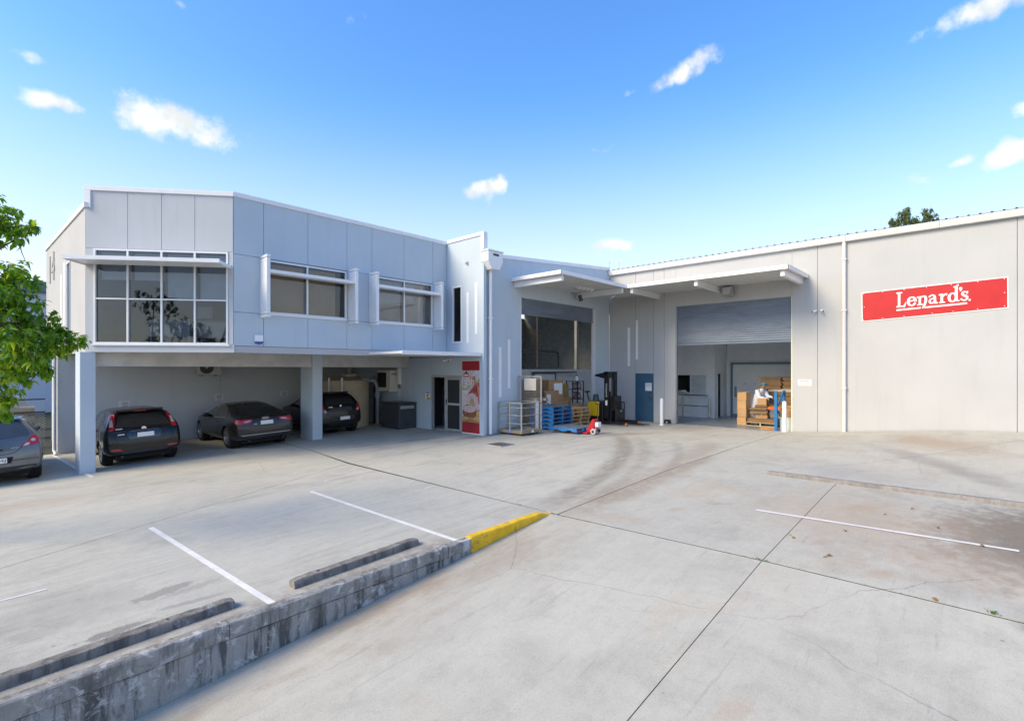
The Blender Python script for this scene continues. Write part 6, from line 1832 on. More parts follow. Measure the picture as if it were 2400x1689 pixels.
def make_car(name, label, loc, P, roll=0.04):
    t = thing(name, label, 'car', loc)
    t.rotation_euler = (0, -math.atan(roll), 0)
    WM[t] = Matrix.Translation(Vector(loc)) @ Matrix.Rotation(-math.atan(roll), 4, 'Y')
    L = P['L']
    # ---- body surface: a loft along the length
    secs = []
    for y in P['st']:
        zt, zb, w, be = interp(P['top'], y), interp(P['bot'], y), interp(P['wid'], y), interp(P['belt'], y)
        zbe = min(be, zt - 0.045)
        g = zt - zbe
        wr = w * 0.93 - max(0, g - 0.05) * P['tumble']
        wb = w * 0.93
        half = [(0, zb), (.75 * w, zb), (.965 * w, zb + .07), (w, zb + (zbe - zb) * .38), (w * .995, zb + (zbe - zb) * .72), (w * .965, zbe - .025),
                (wb, zbe + .012), ((wb + wr) / 2 + .012, zbe + g * .52), (wr, zt - min(.07, g * .3)), (wr * .80, zt - min(.016, g * .1)), (wr * .42, zt), (0, zt + .003)]
        secs.append((y, half))
    vs, fs = [], []
    for y, half in secs:
        ring = [(x, y, z) for x, z in half] + [(-x, y, z) for x, z in half[-2:0:-1]]
        n = len(ring)
        vs += ring
    for i in range(len(secs) - 1):
        fs += [(i * n + k, i * n + (k + 1) % n, (i + 1) * n + (k + 1) % n, (i + 1) * n + k) for k in range(n)]
    fs += [tuple(range(n)), tuple((len(secs) - 1) * n + k for k in range(n - 1, -1, -1))]
    b = MB()
    b.add(vs, fs)
    me = b.mesh('body')
    ob = bpy.data.objects.new('body_tmp', me)
    COL.objects.link(ob)
    sd = ob.modifiers.new('s', 'SUBSURF')
    sd.levels = sd.render_levels = 2
    dg = bpy.context.evaluated_depsgraph_get()
    ev = ob.evaluated_get(dg)
    sm = bpy.data.meshes.new_from_object(ev)
    bvh = BVHTree.FromPolygons([v.co.copy() for v in sm.vertices], [tuple(p.vertices) for p in sm.polygons])
    # wheel arches
    cut = MB()
    wr_, hub = P['wr'], P['wr']
    for ya in (P['axr'], P['axf']):
        for s in (-1, 1):
            cut.cyl((s * (P['W'] - .26), ya, hub), (s * (P['W'] + .3), ya, hub), wr_ + P.get('gap', .05), n=32)
    co = bpy.data.objects.new('cut_tmp', cut.mesh('cut'))
    COL.objects.link(co)
    bo = ob.modifiers.new('b', 'BOOLEAN')
    bo.object = co
    bo.operation = 'DIFFERENCE'
    bo.solver = 'EXACT'
    dg = bpy.context.evaluated_depsgraph_get()
    dg.update()
    fm = bpy.data.meshes.new_from_object(ob.evaluated_get(dg))
    bpy.data.objects.remove(ob)
    bpy.data.objects.remove(co)
    fm.materials.clear()
    fm.materials.append(P['paint'])
    for p in fm.polygons: p.use_smooth = True
    fm.set_sharp_from_angle(angle=R(48))
    body = bpy.data.objects.new('body', fm)
    COL.objects.link(body)
    body.parent = t

    def hit(a, c, mode):
        if mode == 'rear': o, d = Vector((a, -1.5, c)), Vector((0, 1, 0))
        elif mode == 'right': o, d = Vector((2.5, a, c)), Vector((-1, 0, 0))
        elif mode == 'left': o, d = Vector((-2.5, a, c)), Vector((1, 0, 0))
        else: o, d = Vector((a, c, 3)), Vector((0, 0, -1))
        h = bvh.ray_cast(o, d)
        if h[0] is None:
            h = bvh.find_nearest(o + d * (1.6 if mode == 'rear' else 1.8))
        nrm = h[1]
        if nrm.dot(d) > 0: nrm = -nrm
        return h[0], nrm
    def decal(nm, poly, mode, m, parent=None, off=.004, step=.06):
        bm = bmesh.new()
        bm.faces.new([bm.verts.new((x, y, 0)) for x, y in poly])
        for ax in (0, 1):
            lo = min(p[ax] for p in poly); hi = max(p[ax] for p in poly)
            q = lo + step
            while q < hi - .005:
                c_ = [0, 0, 0]; n_ = [0, 0, 0]
                c_[ax] = q; n_[ax] = 1
                bmesh.ops.bisect_plane(bm, geom=bm.verts[:] + bm.edges[:] + bm.faces[:], plane_co=c_, plane_no=n_)
                q += step
        bmesh.ops.triangulate(bm, faces=bm.faces)
        for v in bm.verts:
            p, nn = hit(v.co.x, v.co.y, mode)
            v.co = p + nn * off
        bmesh.ops.recalc_face_normals(bm, faces=bm.faces)
        me_ = bpy.data.meshes.new(nm)
        bm.to_mesh(me_)
        bm.free()
        me_.materials.append(m)
        for p in me_.polygons: p.use_smooth = True
        o = bpy.data.objects.new(nm, me_)
        COL.objects.link(o)
        o.parent = parent or t
        return o
    def seam(nm, path, mode, m=None, w=.010, off=.0035, parent=None, closed=False):
        pts = []
        pp = path + ([path[0]] if closed else [])
        for (a, c), (a2, c2) in zip(pp, pp[1:]):
            k = max(1, int(math.hypot(a2 - a, c2 - c) / .06))
            pts += [(a + (a2 - a) * i / k, c + (c2 - c) * i / k) for i in range(k)]
        pts.append(pp[-1])
        L_, R_ = [], []
        for i, p in enumerate(pts):
            d = Vector(pts[min(i + 1, len(pts) - 1)]) - Vector(pts[max(i - 1, 0)])
            d.normalize()
            q = Vector((-d.y, d.x)) * w / 2
            for lst, s in ((L_, 1), (R_, -1)):
                h, nn = hit(p[0] + q.x * s, p[1] + q.y * s, mode)
                lst.append(h + nn * off)
        k = len(pts)
        mb = MB()
        mb.add(L_ + R_, [(i, i + 1, k + i + 1, k + i) for i in range(k - 1)])
        return mb.build(nm, m or M_SEAM, parent or t, local=True)
    mir = lambda poly: [(-x, z) for x, z in poly]
    # ---- glass
    decal('rear_window', P['rear_glass'], 'rear', P.get('glass', M_CGLASS))
    for s in ('left', 'right'):
        for poly in P['side_glass']:
            decal('side_window', poly, s, P.get('glass', M_CGLASS))
        for path in P['side_seams']:
            seam('door_gap', path, s, w=.009)
        if 'side_trim' in P:
            seam('window_trim', P['side_trim'], s, M_CHROME, w=.016, off=.006)
        for (y, z) in P['handles']:
            h, nn = hit(y, z, s)
            MB().obox(h + nn * .018, (0, .085, .004), nn * .012, (0, 0, .013)).build('door_handle', P['paint'], t, local=True, bevel=.004)
    decal('windscreen', P['screen'], 'top', P.get('glass', M_CGLASS))
    # ---- lamps, plate, bumper, badges
    for sgn in (1, -1):
        f = (lambda q: q) if sgn == 1 else mir
        lamp = decal('tail_lamp', f(P['lamp']), 'rear', M_TAIL, off=.010)
        for poly in P.get('lamp_side', []):
            decal('tail_lamp_side', poly, 'right' if sgn == 1 else 'left', M_TAIL, lamp, off=.009)
        for poly in P.get('lamp_in', []):
            decal('lens', f(poly), 'rear', M_TAILW, lamp, off=.014)
        for poly in P.get('refl', []):
            decal('reflector', f(poly), 'rear', M_TAIL, off=.006)
    for path in P.get('rear_seams', []):
        seam('hatch_gap', path, 'rear', w=.012)
    for (poly, m) in P.get('rear_panels', []):
        decal('rear_panel', poly, 'rear', m, off=.0045)
    px, pz = P['plate']
    h, nn = hit(px, pz, 'rear')
    up = Vector((0, nn.z * -1, 1)).normalized() if False else Vector((0, 0, 1))
    pl = MB().obox((px, h.y - .020, pz), (.19, 0, 0), (0, .006, 0), (0, 0, .058)).build('number_plate', M_PLATE, t, local=True)
    MB().obox((px, h.y - .012, pz), (.20, 0, 0), (0, .005, 0), (0, 0, .068)).build('plate_holder', M_SEAM, pl, local=True)
    if 'plate_text' in P:
        lettering(P['plate_text'], .09, (px, h.y - .0285, pz - .002), (1, 0, 0), (0, 0, 1), M_PLATEINK, pl, 'plate_lettering', fit=(.34, .075), local=True, depth=.001)
    # ---- mirrors
    for s in (1, -1):
        h, nn = hit(P['mirror'][0], P['mirror'][1], 'right' if s > 0 else 'left')
        c = h + Vector((s * .10, .0, .02))
        mb = MB()
        mb.lathe([(.01, -.06), (.055, -.055), (.085, -.02), (.085, .03), (.05, .065), (.01, .07)], (0, 0, 0), 'Y', 14)
        for v in mb.v:
            v.x = v.x * 1.25 + c.x; v.y = v.y + c.y; v.z = v.z * .80 + c.z
        mo = mb.build('wing_mirror', P.get('mirror_m', P['paint']), t, local=True, smooth='all')
        MB().bar(h - nn * .03, c, .05, .03).build('mirror_arm', M_PLASTIC, mo, local=True)
    # ---- wheels
    for ya in (P['axr'], P['axf']):
        for s in (-1, 1):
            xo = s * (P['W'] - .035)
            xi = s * (P['W'] - .235)
            c = (xo + xi) / 2
            r = P['wr']
            hw = .10
            prof = [(r * .68, -hw), (r * .90, -hw), (r * .97, -hw * .82), (r, -hw * .55), (r, hw * .55), (r * .97, hw * .82), (r * .90, hw), (r * .68, hw)]
            wh = MB().lathe(prof, (c, ya, r), 'X', 36).build('wheel', M_TYRE, t, local=True, smooth=True)
            MB().lathe([(.02, s * .03), (r * .66, s * .02), (r * .68, s * hw * .98), (r * .64, s * hw * .98), (r * .62, s * hw * .6)], (c, ya, r), 'X', 30).build('rim', M_RIM, wh, local=True, smooth=True)
            sp = MB()
            for k in range(P.get('spokes', 5)):
                a = 2 * math.pi * k / P.get('spokes', 5) + .3
                u = Vector((0, math.cos(a), math.sin(a))); v_ = Vector((0, -math.sin(a), math.cos(a)))
                o0 = Vector((c + s * hw * .78, ya, r))
                sp.prism([o0 + u * .03 + v_ * .03, o0 + u * r * .64 + v_ * .022, o0 + u * r * .64 - v_ * .022, o0 + u * .03 - v_ * .03], (-s * .035, 0, 0))
            sp.cyl((c + s * hw * .82, ya, r), (c + s * hw * .4, ya, r), .045, n=14)
            sp.build('spokes', M_RIM, wh, local=True)
            MB().lathe([(r + P.get('gap', .05) - .004, s * -.005), (r + P.get('gap', .05) - .004, s * .16)], (s * (P['W'] - .255), ya, r), 'X', 32).build('arch_liner', M_SEAM, t, local=True)
            MB().cyl((s * (P['W'] - .257), ya, r), (s * (P['W'] - .25), ya, r), r + P.get('gap', .05) - .003, n=28).build('arch_back', M_SEAM, t, local=True)
    MB().box(-P['W'] * .7, P['W'] * .7, .25, L - .3, .17, interp(P['bot'], L / 2) + .05).build('underbody', M_SEAM, t, local=True)
    ex = P.get('exhaust', -.5)
    MB().cyl((ex, .03, .27), (ex, .25, .27), .032, n=12).build('exhaust', M_DARK, t, local=True, smooth=True)
    P['hit'], P['decal'], P['seam'] = hit, decal, seam
    return t

base_st = lambda L: [0.0, .03, .08, .14, .22, .34, .48, .62, .80, 1.05, 1.4, 1.8, 2.2, 2.55, 2.85, 3.1, 3.35, 3.65] + [L - .42, L - .22, L - .09, L - .02, L]

# ---- black hatchback under the left of the carpark
L = 4.32
FO = dict(L=L, W=.90, paint=paint('black car paint', (.005, .005, .006)), wr=.318, axr=.80, axf=3.42, tumble=.46,
          st=base_st(L),
          top=[(0, .60), (.03, .80), (.07, .93), (.14, 1.03), (.30, 1.22), (.50, 1.43), (.62, 1.455), (1.05, 1.485), (1.8, 1.49), (2.4, 1.44), (2.85, 1.22), (3.2, 1.04), (3.6, .98), (4.0, .88), (4.25, .70), (L, .55)],
          bot=[(0, .34), (.2, .26), (.6, .22), (3.6, .22), (4.1, .24), (L, .32)],
          wid=[(0, .74), (.03, .80), (.10, .85), (.25, .885), (.6, .90), (3.4, .90), (3.9, .86), (4.2, .72), (L, .52)],
          belt=[(0, .98), (.6, 1.0), (2.0, .96), (3.4, .92)],
          rear_glass=[(-.62, 1.03), (.62, 1.03), (.56, 1.20), (.50, 1.34), (.2, 1.365), (-.2, 1.365), (-.50, 1.34), (-.56, 1.20)],
          side_glass=[[(2.70, .99), (1.92, 1.0), (1.92, 1.38), (2.25, 1.36)], [(1.84, 1.0), (1.05, 1.03), (1.10, 1.34), (1.84, 1.385)], [(.98, 1.04), (.72, 1.07), (.86, 1.27), (1.02, 1.32)]],
          side_seams=[[(1.88, .36), (1.88, 1.0)], [(2.86, .40), (2.9, .96)], [(1.88, .36), (2.86, .38)], [(1.0, .98), (1.1, .70), (1.25, .40), (1.88, .36)]],
          side_trim=[(.72, 1.055), (1.05, 1.015), (1.92, .985), (2.72, .975)],
          handles=[(1.98, .90), (1.15, .93)],
          screen=[(-.58, 2.42), (.58, 2.42), (.70, 3.02), (-.70, 3.02)],
          lamp=[(.655, .96), (.775, .97), (.735, 1.12), (.635, 1.37), (.565, 1.37), (.61, 1.18)],
          lamp_in=[[(.665, 1.06), (.745, 1.06), (.70, 1.22), (.645, 1.24)]],
          refl=[[(.50, .435), (.76, .445), (.74, .49), (.52, .485)]],
          rear_seams=[[(-.64, .99), (-.66, .80), (-.60, .62), (.60, .62), (.66, .80), (.64, .99)], [(-.34, .955), (.34, .955)]],
          rear_panels=[([(-.34, .72), (.34, .72), (.42, .90), (.36, .94), (-.36, .94), (-.42, .90)], M_CGLASS), ([(-.70, .345), (.70, .345), (.74, .43), (-.74, .43)], M_PLASTIC)],
          plate=(.02, .82), mirror=(2.66, 1.0), exhaust=-.52)
car1 = make_car('hatchback_car', 'black five door hatchback parked beside the left column', (3.42, 16.83, slab_z(3.42, 17) + .004), FO)
h, nn = FO['hit'](0.0, .975, 'rear')
MB().lathe([(.005, -.006), (.055, -.005), (.06, 0.0)], (0, h.y - .004, .975), 'Y', 20).build('badge', M_CHROME, car1, local=True)
for v in car1.children[-1].data.vertices: v.co.z = .975 + (v.co.z - .975) * .42
MB().obox((-.52, FO['hit'](-.5, .86, 'rear')[0].y - .006, .86), (.075, 0, 0), (0, .003, 0), (0, 0, .012)).build('model_badge', M_CHROME, car1, local=True)
MB().obox((-.55, FO['hit'](-.55, 1.0, 'rear')[0].y - .008, 1.005), (.075, 0, 0), (0, .003, 0), (0, 0, .010)).build('dealer_badge', M_CHROME, car1, local=True)
MB().prism([(-.54, .46, 1.43), (.54, .46, 1.43), (.57, .62, 1.462), (-.57, .62, 1.462)], (0, 0, .018)).build('roof_spoiler', FO['paint'], car1, local=True, bevel=.006)
MB().obox((0, .455, 1.435), (.14, 0, 0), (0, .006, 0), (0, 0, .010)).build('brake_light', M_TAIL, car1, local=True)

# ---- low dark coupe
L = 4.50
AU = dict(L=L, W=.92, paint=paint('dark brown grey car paint', (.020, .018, .018), 0.2, .3), wr=.335, axr=.92, axf=3.58, tumble=.62,
          st=base_st(L),
          top=[(0, .58), (.02, .74), (.05, .90), (.10, .985), (.22, 1.005), (.40, 1.045), (.80, 1.19), (1.3, 1.32), (1.8, 1.375), (2.15, 1.375), (2.55, 1.30), (3.1, 1.04), (3.4, .95), (3.9, .86), (4.3, .70), (L, .52)],
          bot=[(0, .34), (.2, .25), (.6, .20), (3.6, .20), (4.2, .22), (L, .32)],
          wid=[(0, .74), (.03, .82), (.10, .87), (.30, .905), (.8, .92), (3.4, .92), (4.0, .88), (4.3, .74), (L, .52)],
          belt=[(0, .93), (.6, .94), (2.0, .91), (3.4, .87)],
          rear_glass=[(-.62, 1.035), (.62, 1.035), (.55, 1.16), (.45, 1.31), (.2, 1.335), (-.2, 1.335), (-.45, 1.31), (-.55, 1.16)],
          side_glass=[[(2.72, .93), (1.98, .94), (1.98, 1.27), (2.32, 1.23)], [(1.94, .94), (1.10, .97), (1.02, 1.0), (1.28, 1.16), (1.60, 1.25), (1.94, 1.275)]],
          side_seams=[[(1.60, .34), (1.56, .92)], [(2.92, .40), (2.95, .88)], [(1.60, .34), (2.92, .36)]],
          side_trim=[(2.72, .915), (1.98, .925), (1.06, .965), (1.0, 1.0), (1.27, 1.175), (1.62, 1.275), (1.98, 1.295), (2.34, 1.245)],
          handles=[(1.72, .82), (2.5, .82)],
          screen=[(-.55, 2.32), (.55, 2.32), (.72, 2.98), (-.72, 2.98)],
          lamp=[(.42, .83), (.62, .79), (.84, .80), (.86, .90), (.80, .935), (.40, .925)],
          lamp_side=[[(.04, .80), (.22, .82), (.26, .90), (.06, .93)]],
          lamp_in=[[(.46, .865), (.64, .83), (.66, .865), (.48, .895)]],
          refl=[],
          rear_seams=[[(-.42, .95), (-.40, .80), (-.30, .70), (.30, .70), (.40, .80), (.42, .95)], [(-.80, .62), (.80, .62)]],
          rear_panels=[([(-.66, .33), (.66, .33), (.74, .43), (-.74, .43)], M_PLASTIC), ([(-.74, .44), (.74, .44), (.76, .46), (-.76, .46)], M_GREYM)],
          plate=(.02, .80), mirror=(2.66, .95), exhaust=-.52, spokes=7)
car2 = make_car('coupe_car', 'low dark brown grey coupe parked in the middle of the carpark', (6.55, 16.64, slab_z(6.55, 17) + .004), AU)
for k in range(4):
    x = -.075 + k * .05
    h, nn = AU['hit'](x, .93, 'rear')
    MB().tube([(x + .033 * math.cos(a), h.y - .012, .93 + .033 * math.sin(a)) for a in [2 * math.pi * i / 20 for i in range(21)]], .006, 6).build('badge_ring', M_CHROME, car2, local=True, smooth=True)
lettering('A5', .06, (-.33, AU['hit'](-.33, .77, 'rear')[0].y - .009, .77), (1, 0, 0), (0, 0, 1), M_CHROME, car2, 'model_badge', local=True, fit=(.09, .04))
MB().cyl((.52, .03, .27), (.52, .25, .27), .032, n=12).build('exhaust', M_DARK, car2, local=True, smooth=True)

# ---- small black hatchback behind the second column
L = 3.74
SW = dict(L=L, W=.83, paint=FO['paint'], wr=.30, axr=.62, axf=3.0, tumble=.36,
          st=[0.0, .03, .08, .14, .22, .34, .48, .62, .80, 1.05, 1.4, 1.75, 2.05, 2.35, 2.6, 2.85, 3.1, 3.3, 3.52, 3.65, 3.72, L],
          top=[(0, .62), (.03, .84), (.08, 1.0), (.16, 1.12), (.32, 1.36), (.44, 1.46), (.62, 1.485), (1.4, 1.50), (1.9, 1.45), (2.3, 1.22), (2.65, 1.04), (3.1, .95), (3.5, .82), (L, .56)],
          bot=[(0, .34), (.2, .25), (3.3, .22), (L, .32)],
          wid=[(0, .70), (.03, .76), (.10, .80), (.25, .825), (3.0, .83), (3.4, .78), (3.65, .64), (L, .50)],
          belt=[(0, 1.0), (.6, 1.0), (2.0, .96), (3.0, .90)],
          rear_glass=[(-.56, 1.06), (.56, 1.06), (.53, 1.22), (.48, 1.37), (.2, 1.40), (-.2, 1.40), (-.48, 1.37), (-.53, 1.22)],
          side_glass=[[(2.16, .99), (1.50, 1.0), (1.50, 1.38), (1.78, 1.36)], [(1.44, 1.0), (.80, 1.02), (.74, 1.32), (1.44, 1.38)], [(.72, 1.04), (.45, 1.08), (.52, 1.25), (.68, 1.30)]],
          side_seams=[[(1.47, .36), (1.47, 1.0)], [(2.3, .40), (2.34, .94)], [(1.47, .36), (2.3, .38)]],
          handles=[(1.56, .90), (.86, .92)],
          screen=[(-.52, 1.95), (.52, 1.95), (.62, 2.5), (-.62, 2.5)],
          lamp=[(.56, .82), (.68, .80), (.75, .90), (.74, 1.06), (.66, 1.08), (.62, .95)],
          lamp_in=[[(.58, .83), (.66, .82), (.68, .90), (.62, .91)]],
          refl=[],
          rear_seams=[[(-.56, 1.03), (-.55, .70), (.55, .70), (.56, 1.03)]],
          rear_panels=[([(-.40, .50), (.48, .50), (.48, .66), (-.40, .66)], M_PLASTIC), ([(-.42, .84), (.42, .84), (.40, .98), (-.40, .98)], M_DARK)],
          plate=(.10, .58), mirror=(2.12, 1.0), exhaust=.5)
car3 = make_car('hatchback_car', 'small black hatchback half hidden behind the second column', (9.40, 17.14, slab_z(9.4, 17.2) + .004), SW)
h, nn = SW['hit'](0, 1.015, 'rear')
MB().lathe([(.005, -.008), (.04, -.006), (.045, 0)], (0, h.y - .004, 1.015), 'Y', 16).build('badge', M_CHROME, car3, local=True)
MB().obox((-.40, SW['hit'](-.4, 1.0, 'rear')[0].y - .006, 1.0), (.075, 0, 0), (0, .003, 0), (0, 0, .010)).build('model_badge', M_CHROME, car3, local=True)
MB().prism([(-.50, .40, 1.45), (.50, .40, 1.45), (.53, .56, 1.49), (-.53, .56, 1.49)], (0, 0, .018)).build('roof_spoiler', SW['paint'], car3, local=True, bevel=.006)

# ---- grey hatchback cut by the left edge
L = 4.20
TI = dict(L=L, W=.845, paint=paint('grey metallic car paint', (.15, .16, .17), 0.6, .3), glass=M_CGLASS_G, wr=.31, axr=.72, axf=3.32, tumble=.36,
          st=base_st(L),
          top=[(0, .60), (.03, .80), (.08, .98), (.15, 1.08), (.32, 1.32), (.46, 1.47), (.62, 1.505), (1.4, 1.535), (2.0, 1.50), (2.5, 1.30), (2.95, 1.06), (3.4, .98), (3.9, .84), (L, .56)],
          bot=[(0, .33), (.2, .25), (3.6, .22), (L, .32)],
          wid=[(0, .72), (.03, .78), (.10, .82), (.25, .84), (3.4, .845), (3.8, .80), (4.05, .66), (L, .52)],
          belt=[(0, 1.0), (.6, 1.02), (2.0, .97), (3.4, .92)],
          rear_glass=[(-.60, 1.10), (0, 1.05), (.60, 1.10), (.58, 1.20), (.49, 1.40), (.2, 1.425), (-.2, 1.425), (-.49, 1.40), (-.58, 1.20)],
          side_glass=[[(2.5, 1.0), (1.74, 1.01), (1.74, 1.41), (2.05, 1.40)], [(1.68, 1.01), (.95, 1.04), (.90, 1.36), (1.68, 1.41)], [(.86, 1.06), (.55, 1.12), (.62, 1.30), (.84, 1.34)]],
          side_seams=[[(1.71, .36), (1.71, 1.0)], [(2.66, .40), (2.7, .95)], [(1.71, .36), (2.66, .38)]],
          handles=[(1.8, .92), (1.02, .95)],
          screen=[(-.55, 2.1), (.55, 2.1), (.66, 2.82), (-.66, 2.82)],
          lamp=[(.42, .855), (.66, .88), (.765, .90), (.755, 1.0), (.71, 1.09), (.68, 1.10), (.56, .98)],
          lamp_in=[[(.47, .865), (.57, .875), (.60, .925), (.54, .935)], [(.62, .965), (.66, .95), (.70, .97), (.69, 1.01), (.65, 1.02), (.62, 1.0)]],
          refl=[],
          rear_seams=[[(-.46, .86), (-.34, .74), (-.2, .71), (.2, .71), (.34, .74), (.46, .86)], [(-.78, .56), (.78, .56)]],
          rear_panels=[([(-.13, .80), (.13, .80), (.13, .835), (-.13, .835)], M_SEAM), ([(-.26, .50), (.26, .50), (.30, .645), (-.30, .645)], M_SEAM), ([(-.66, .33), (.66, .33), (.70, .42), (-.70, .42)], M_PLASTIC)],
          plate=(.0, .575), plate_text='3 LMJ', mirror=(2.42, 1.04), exhaust=-.5)
car4 = make_car('hatchback_car', 'grey metallic hatchback cut off by the left edge of the photo', (.53, 16.67, slab_z(.53, 17) + .004), TI)
h, nn = TI['hit'](0, .93, 'rear')
MB().tube([(.055 * math.cos(a), h.y - .014, .93 + .045 * math.sin(a)) for a in [2 * math.pi * i / 24 for i in range(25)]], .008, 6).build('badge_ring', M_CHROME, car4, local=True, smooth=True)
MB().obox((0, h.y - .016, .93), (.075, 0, 0), (0, .004, 0), (0, 0, .011)).build('badge_bar', M_CHROME, car4, local=True)
lettering('ST-L', .06, (.33, TI['hit'](.33, .84, 'rear')[0].y - .009, .84), (1, 0, 0), (0, 0, 1), M_CHROME, car4, 'model_badge', local=True, fit=(.13, .025))
MB().prism([(-.50, .42, 1.475), (.50, .42, 1.475), (.53, .58, 1.508), (-.53, .58, 1.508)], (0, 0, .02)).build('roof_spoiler', TI['paint'], car4, local=True, bevel=.006)

# ---------------------------------------------------------------- the worker in white
def person():
    loc = Vector((21.98, 6.90, 0.006))
    t = thing('person', 'person in white coat and blue cap leaning over the cartons in the wide doorway', 'person', loc)
    f = Vector((-.45, -.89, 0)).normalized()
    r = Vector((f.y, -f.x, 0))
    Q = lambda a, b, z: f * a + r * b + Vector((0, 0, z))
    M_SKIN = mat('skin', (.42, .25, .17), .55, var=.06)
    M_COAT = mat('white coat cloth', (.74, .75, .82), .85, var=.05, scale=6, bump=.3, bscale=25)
    M_TROU = mat('white work trousers', (.66, .67, .72), .85, var=.06)
    M_CAP = mat('blue cap cloth', (.02, .24, .42), .8, var=.08)
    # one continuous body grown over a posed skeleton
    J = [Q(0, 0, .92), Q(.08, 0, 1.12), Q(.17, 0, 1.32), Q(.24, 0, 1.43), Q(.29, 0, 1.50), Q(.34, 0, 1.57), Q(.345, 0, 1.65),
         Q(.20, .18, 1.37), Q(.33, .23, 1.12), Q(.55, .15, 1.10), Q(.20, -.18, 1.37), Q(.34, -.22, 1.14), Q(.58, -.10, 1.16),
         Q(0, .10, .86), Q(.04, .12, .48), Q(-.03, .12, .09), Q(.13, .14, .04), Q(0, -.10, .86), Q(.0, -.12, .48), Q(-.08, -.12, .09), Q(.08, -.14, .04)]
    rad = [.13, .135, .13, .06, .062, .088, .085, .07, .05, .032, .07, .05, .032, .085, .062, .045, .035, .085, .062, .045, .035]
    E_ = [(0, 1), (1, 2), (2, 3), (3, 4), (4, 5), (5, 6), (2, 7), (7, 8), (8, 9), (2, 10), (10, 11), (11, 12), (0, 13), (13, 14), (14, 15), (15, 16), (0, 17), (17, 18), (18, 19), (19, 20)]
    me = bpy.data.meshes.new('body')
    me.from_pydata([tuple(p) for p in J], E_, [])
    ob = bpy.data.objects.new('body_tmp', me)
    COL.objects.link(ob)
    ob.modifiers.new('skin', 'SKIN')
    for i, d in enumerate(me.skin_vertices[0].data):
        d.radius = (rad[i], rad[i])
        d.use_root = (i == 0)
    s = ob.modifiers.new('sub', 'SUBSURF')
    s.levels = s.render_levels = 2
    dg = bpy.context.evaluated_depsgraph_get()
    fm = bpy.data.meshes.new_from_object(ob.evaluated_get(dg))
    bpy.data.objects.remove(ob)
    fm.materials.clear()
    fm.materials.append(M_SKIN)
    for p in fm.polygons: p.use_smooth = True
    b = bpy.data.objects.new('body', fm)
    COL.objects.link(b)
    b.parent = t
    # face
    hc = Q(.36, 0, 1.60)
    nose = MB()
    nose.prism([hc + Q(.075, -.013, .01), hc + Q(.075, .013, .01), hc + Q(.085, .018, -.03), hc + Q(.085, -.018, -.03)], Q(.022, 0, -.012))
    nose.build('nose', M_SKIN, b, local=True)
    for sgn in (-1, 1):
        MB().lathe([(.002, -.006), (.011, 0), (.002, .006)], hc + Q(.085, sgn * .032, .012), 'Z', 8).build('eye', M_INK, b, local=True)
        MB().lathe([(.004, -.028), (.018, 0), (.004, .028)], hc + Q(-.01, sgn * .092, -.01), 'Z', 8).build('ear', M_SKIN, b, local=True)
    MB().obox(hc + Q(.083, 0, -.055), r * .022, f * .006, (0, 0, .004)).build('mouth', mat('lips', (.28, .10, .09), .5), b, local=True)
    # coat: rings round the leaning trunk, open at the hem, with sleeves
    rings = [(-.04, .53, .26, .22), (-.03, .70, .245, .205), (0, .90, .21, .175), (.07, 1.10, .20, .165), (.14, 1.26, .215, .16), (.19, 1.36, .215, .135), (.235, 1.43, .12, .10), (.26, 1.47, .075, .075)]
    mb = MB()
    n = 24
    for (a, z, rx, ry) in rings:
        for k in range(n):
            an = 2 * math.pi * k / n
            wob = 1 + .05 * math.sin(an * 5 + z * 9) * (1.0 if z < 1.0 else .35)
            mb.v.append(Q(a + ry * wob * math.cos(an), rx * wob * math.sin(an), z + (.03 * math.cos(an) if z < .6 else 0)))
    for i in range(len(rings) - 1):
        mb.f += [(i * n + k, i * n + (k + 1) % n, (i + 1) * n + (k + 1) % n, (i + 1) * n + k) for k in range(n)]
    coat = mb.build('coat', M_COAT, t, local=True, smooth='all')
    for (sh, el, wr) in ((J[7], J[8], J[9]), (J[10], J[11], J[12])):
        sm = MB()
        mid = (sh + el) / 2 + Vector((0, 0, .01))
        sm.tube([sh + (sh - J[2]) * -.25 + Vector((0, 0, -.01)), sh, mid, el, (el + wr) / 2, el + (wr - el) * .92], [.085, .10, .088, .078, .066, .056], 14)
        sm.build('sleeve', M_COAT, coat, local=True, smooth='all')
    for ids in ((13, 14, 15), (17, 18, 19)):
        tr = MB()
        tr.tube([J[ids[0]] + Vector((0, 0, .02)), (J[ids[0]] + J[ids[1]]) / 2, J[ids[1]], (J[ids[1]] + J[ids[2]]) / 2, J[ids[2]] + Vector((0, 0, .0))], [.115, .105, .09, .078, .075], 14)
        tr.build('trouser_leg', M_TROU, t, local=True, smooth='all')
    for ids in ((15, 16), (19, 20)):
        sh = MB()
        a, c = J[ids[0]], J[ids[1]]
        sh.tube([a - f * .06 + Vector((0, 0, -.04)), a + Vector((0, 0, -.03)), (a + c) / 2 + Vector((0, 0, -.02)), c + Vector((0, 0, .005)), c + f * .05 + Vector((0, 0, 0.0))], [.035, .05, .048, .042, .02], 12)
        sh.build('boot', M_WHITE, t, local=True, smooth='all')
    # gloved hands: palm, four fingers of different length, thumb leaving its side
    M_GLOVE = mat('white glove', (.80, .80, .82), .6)
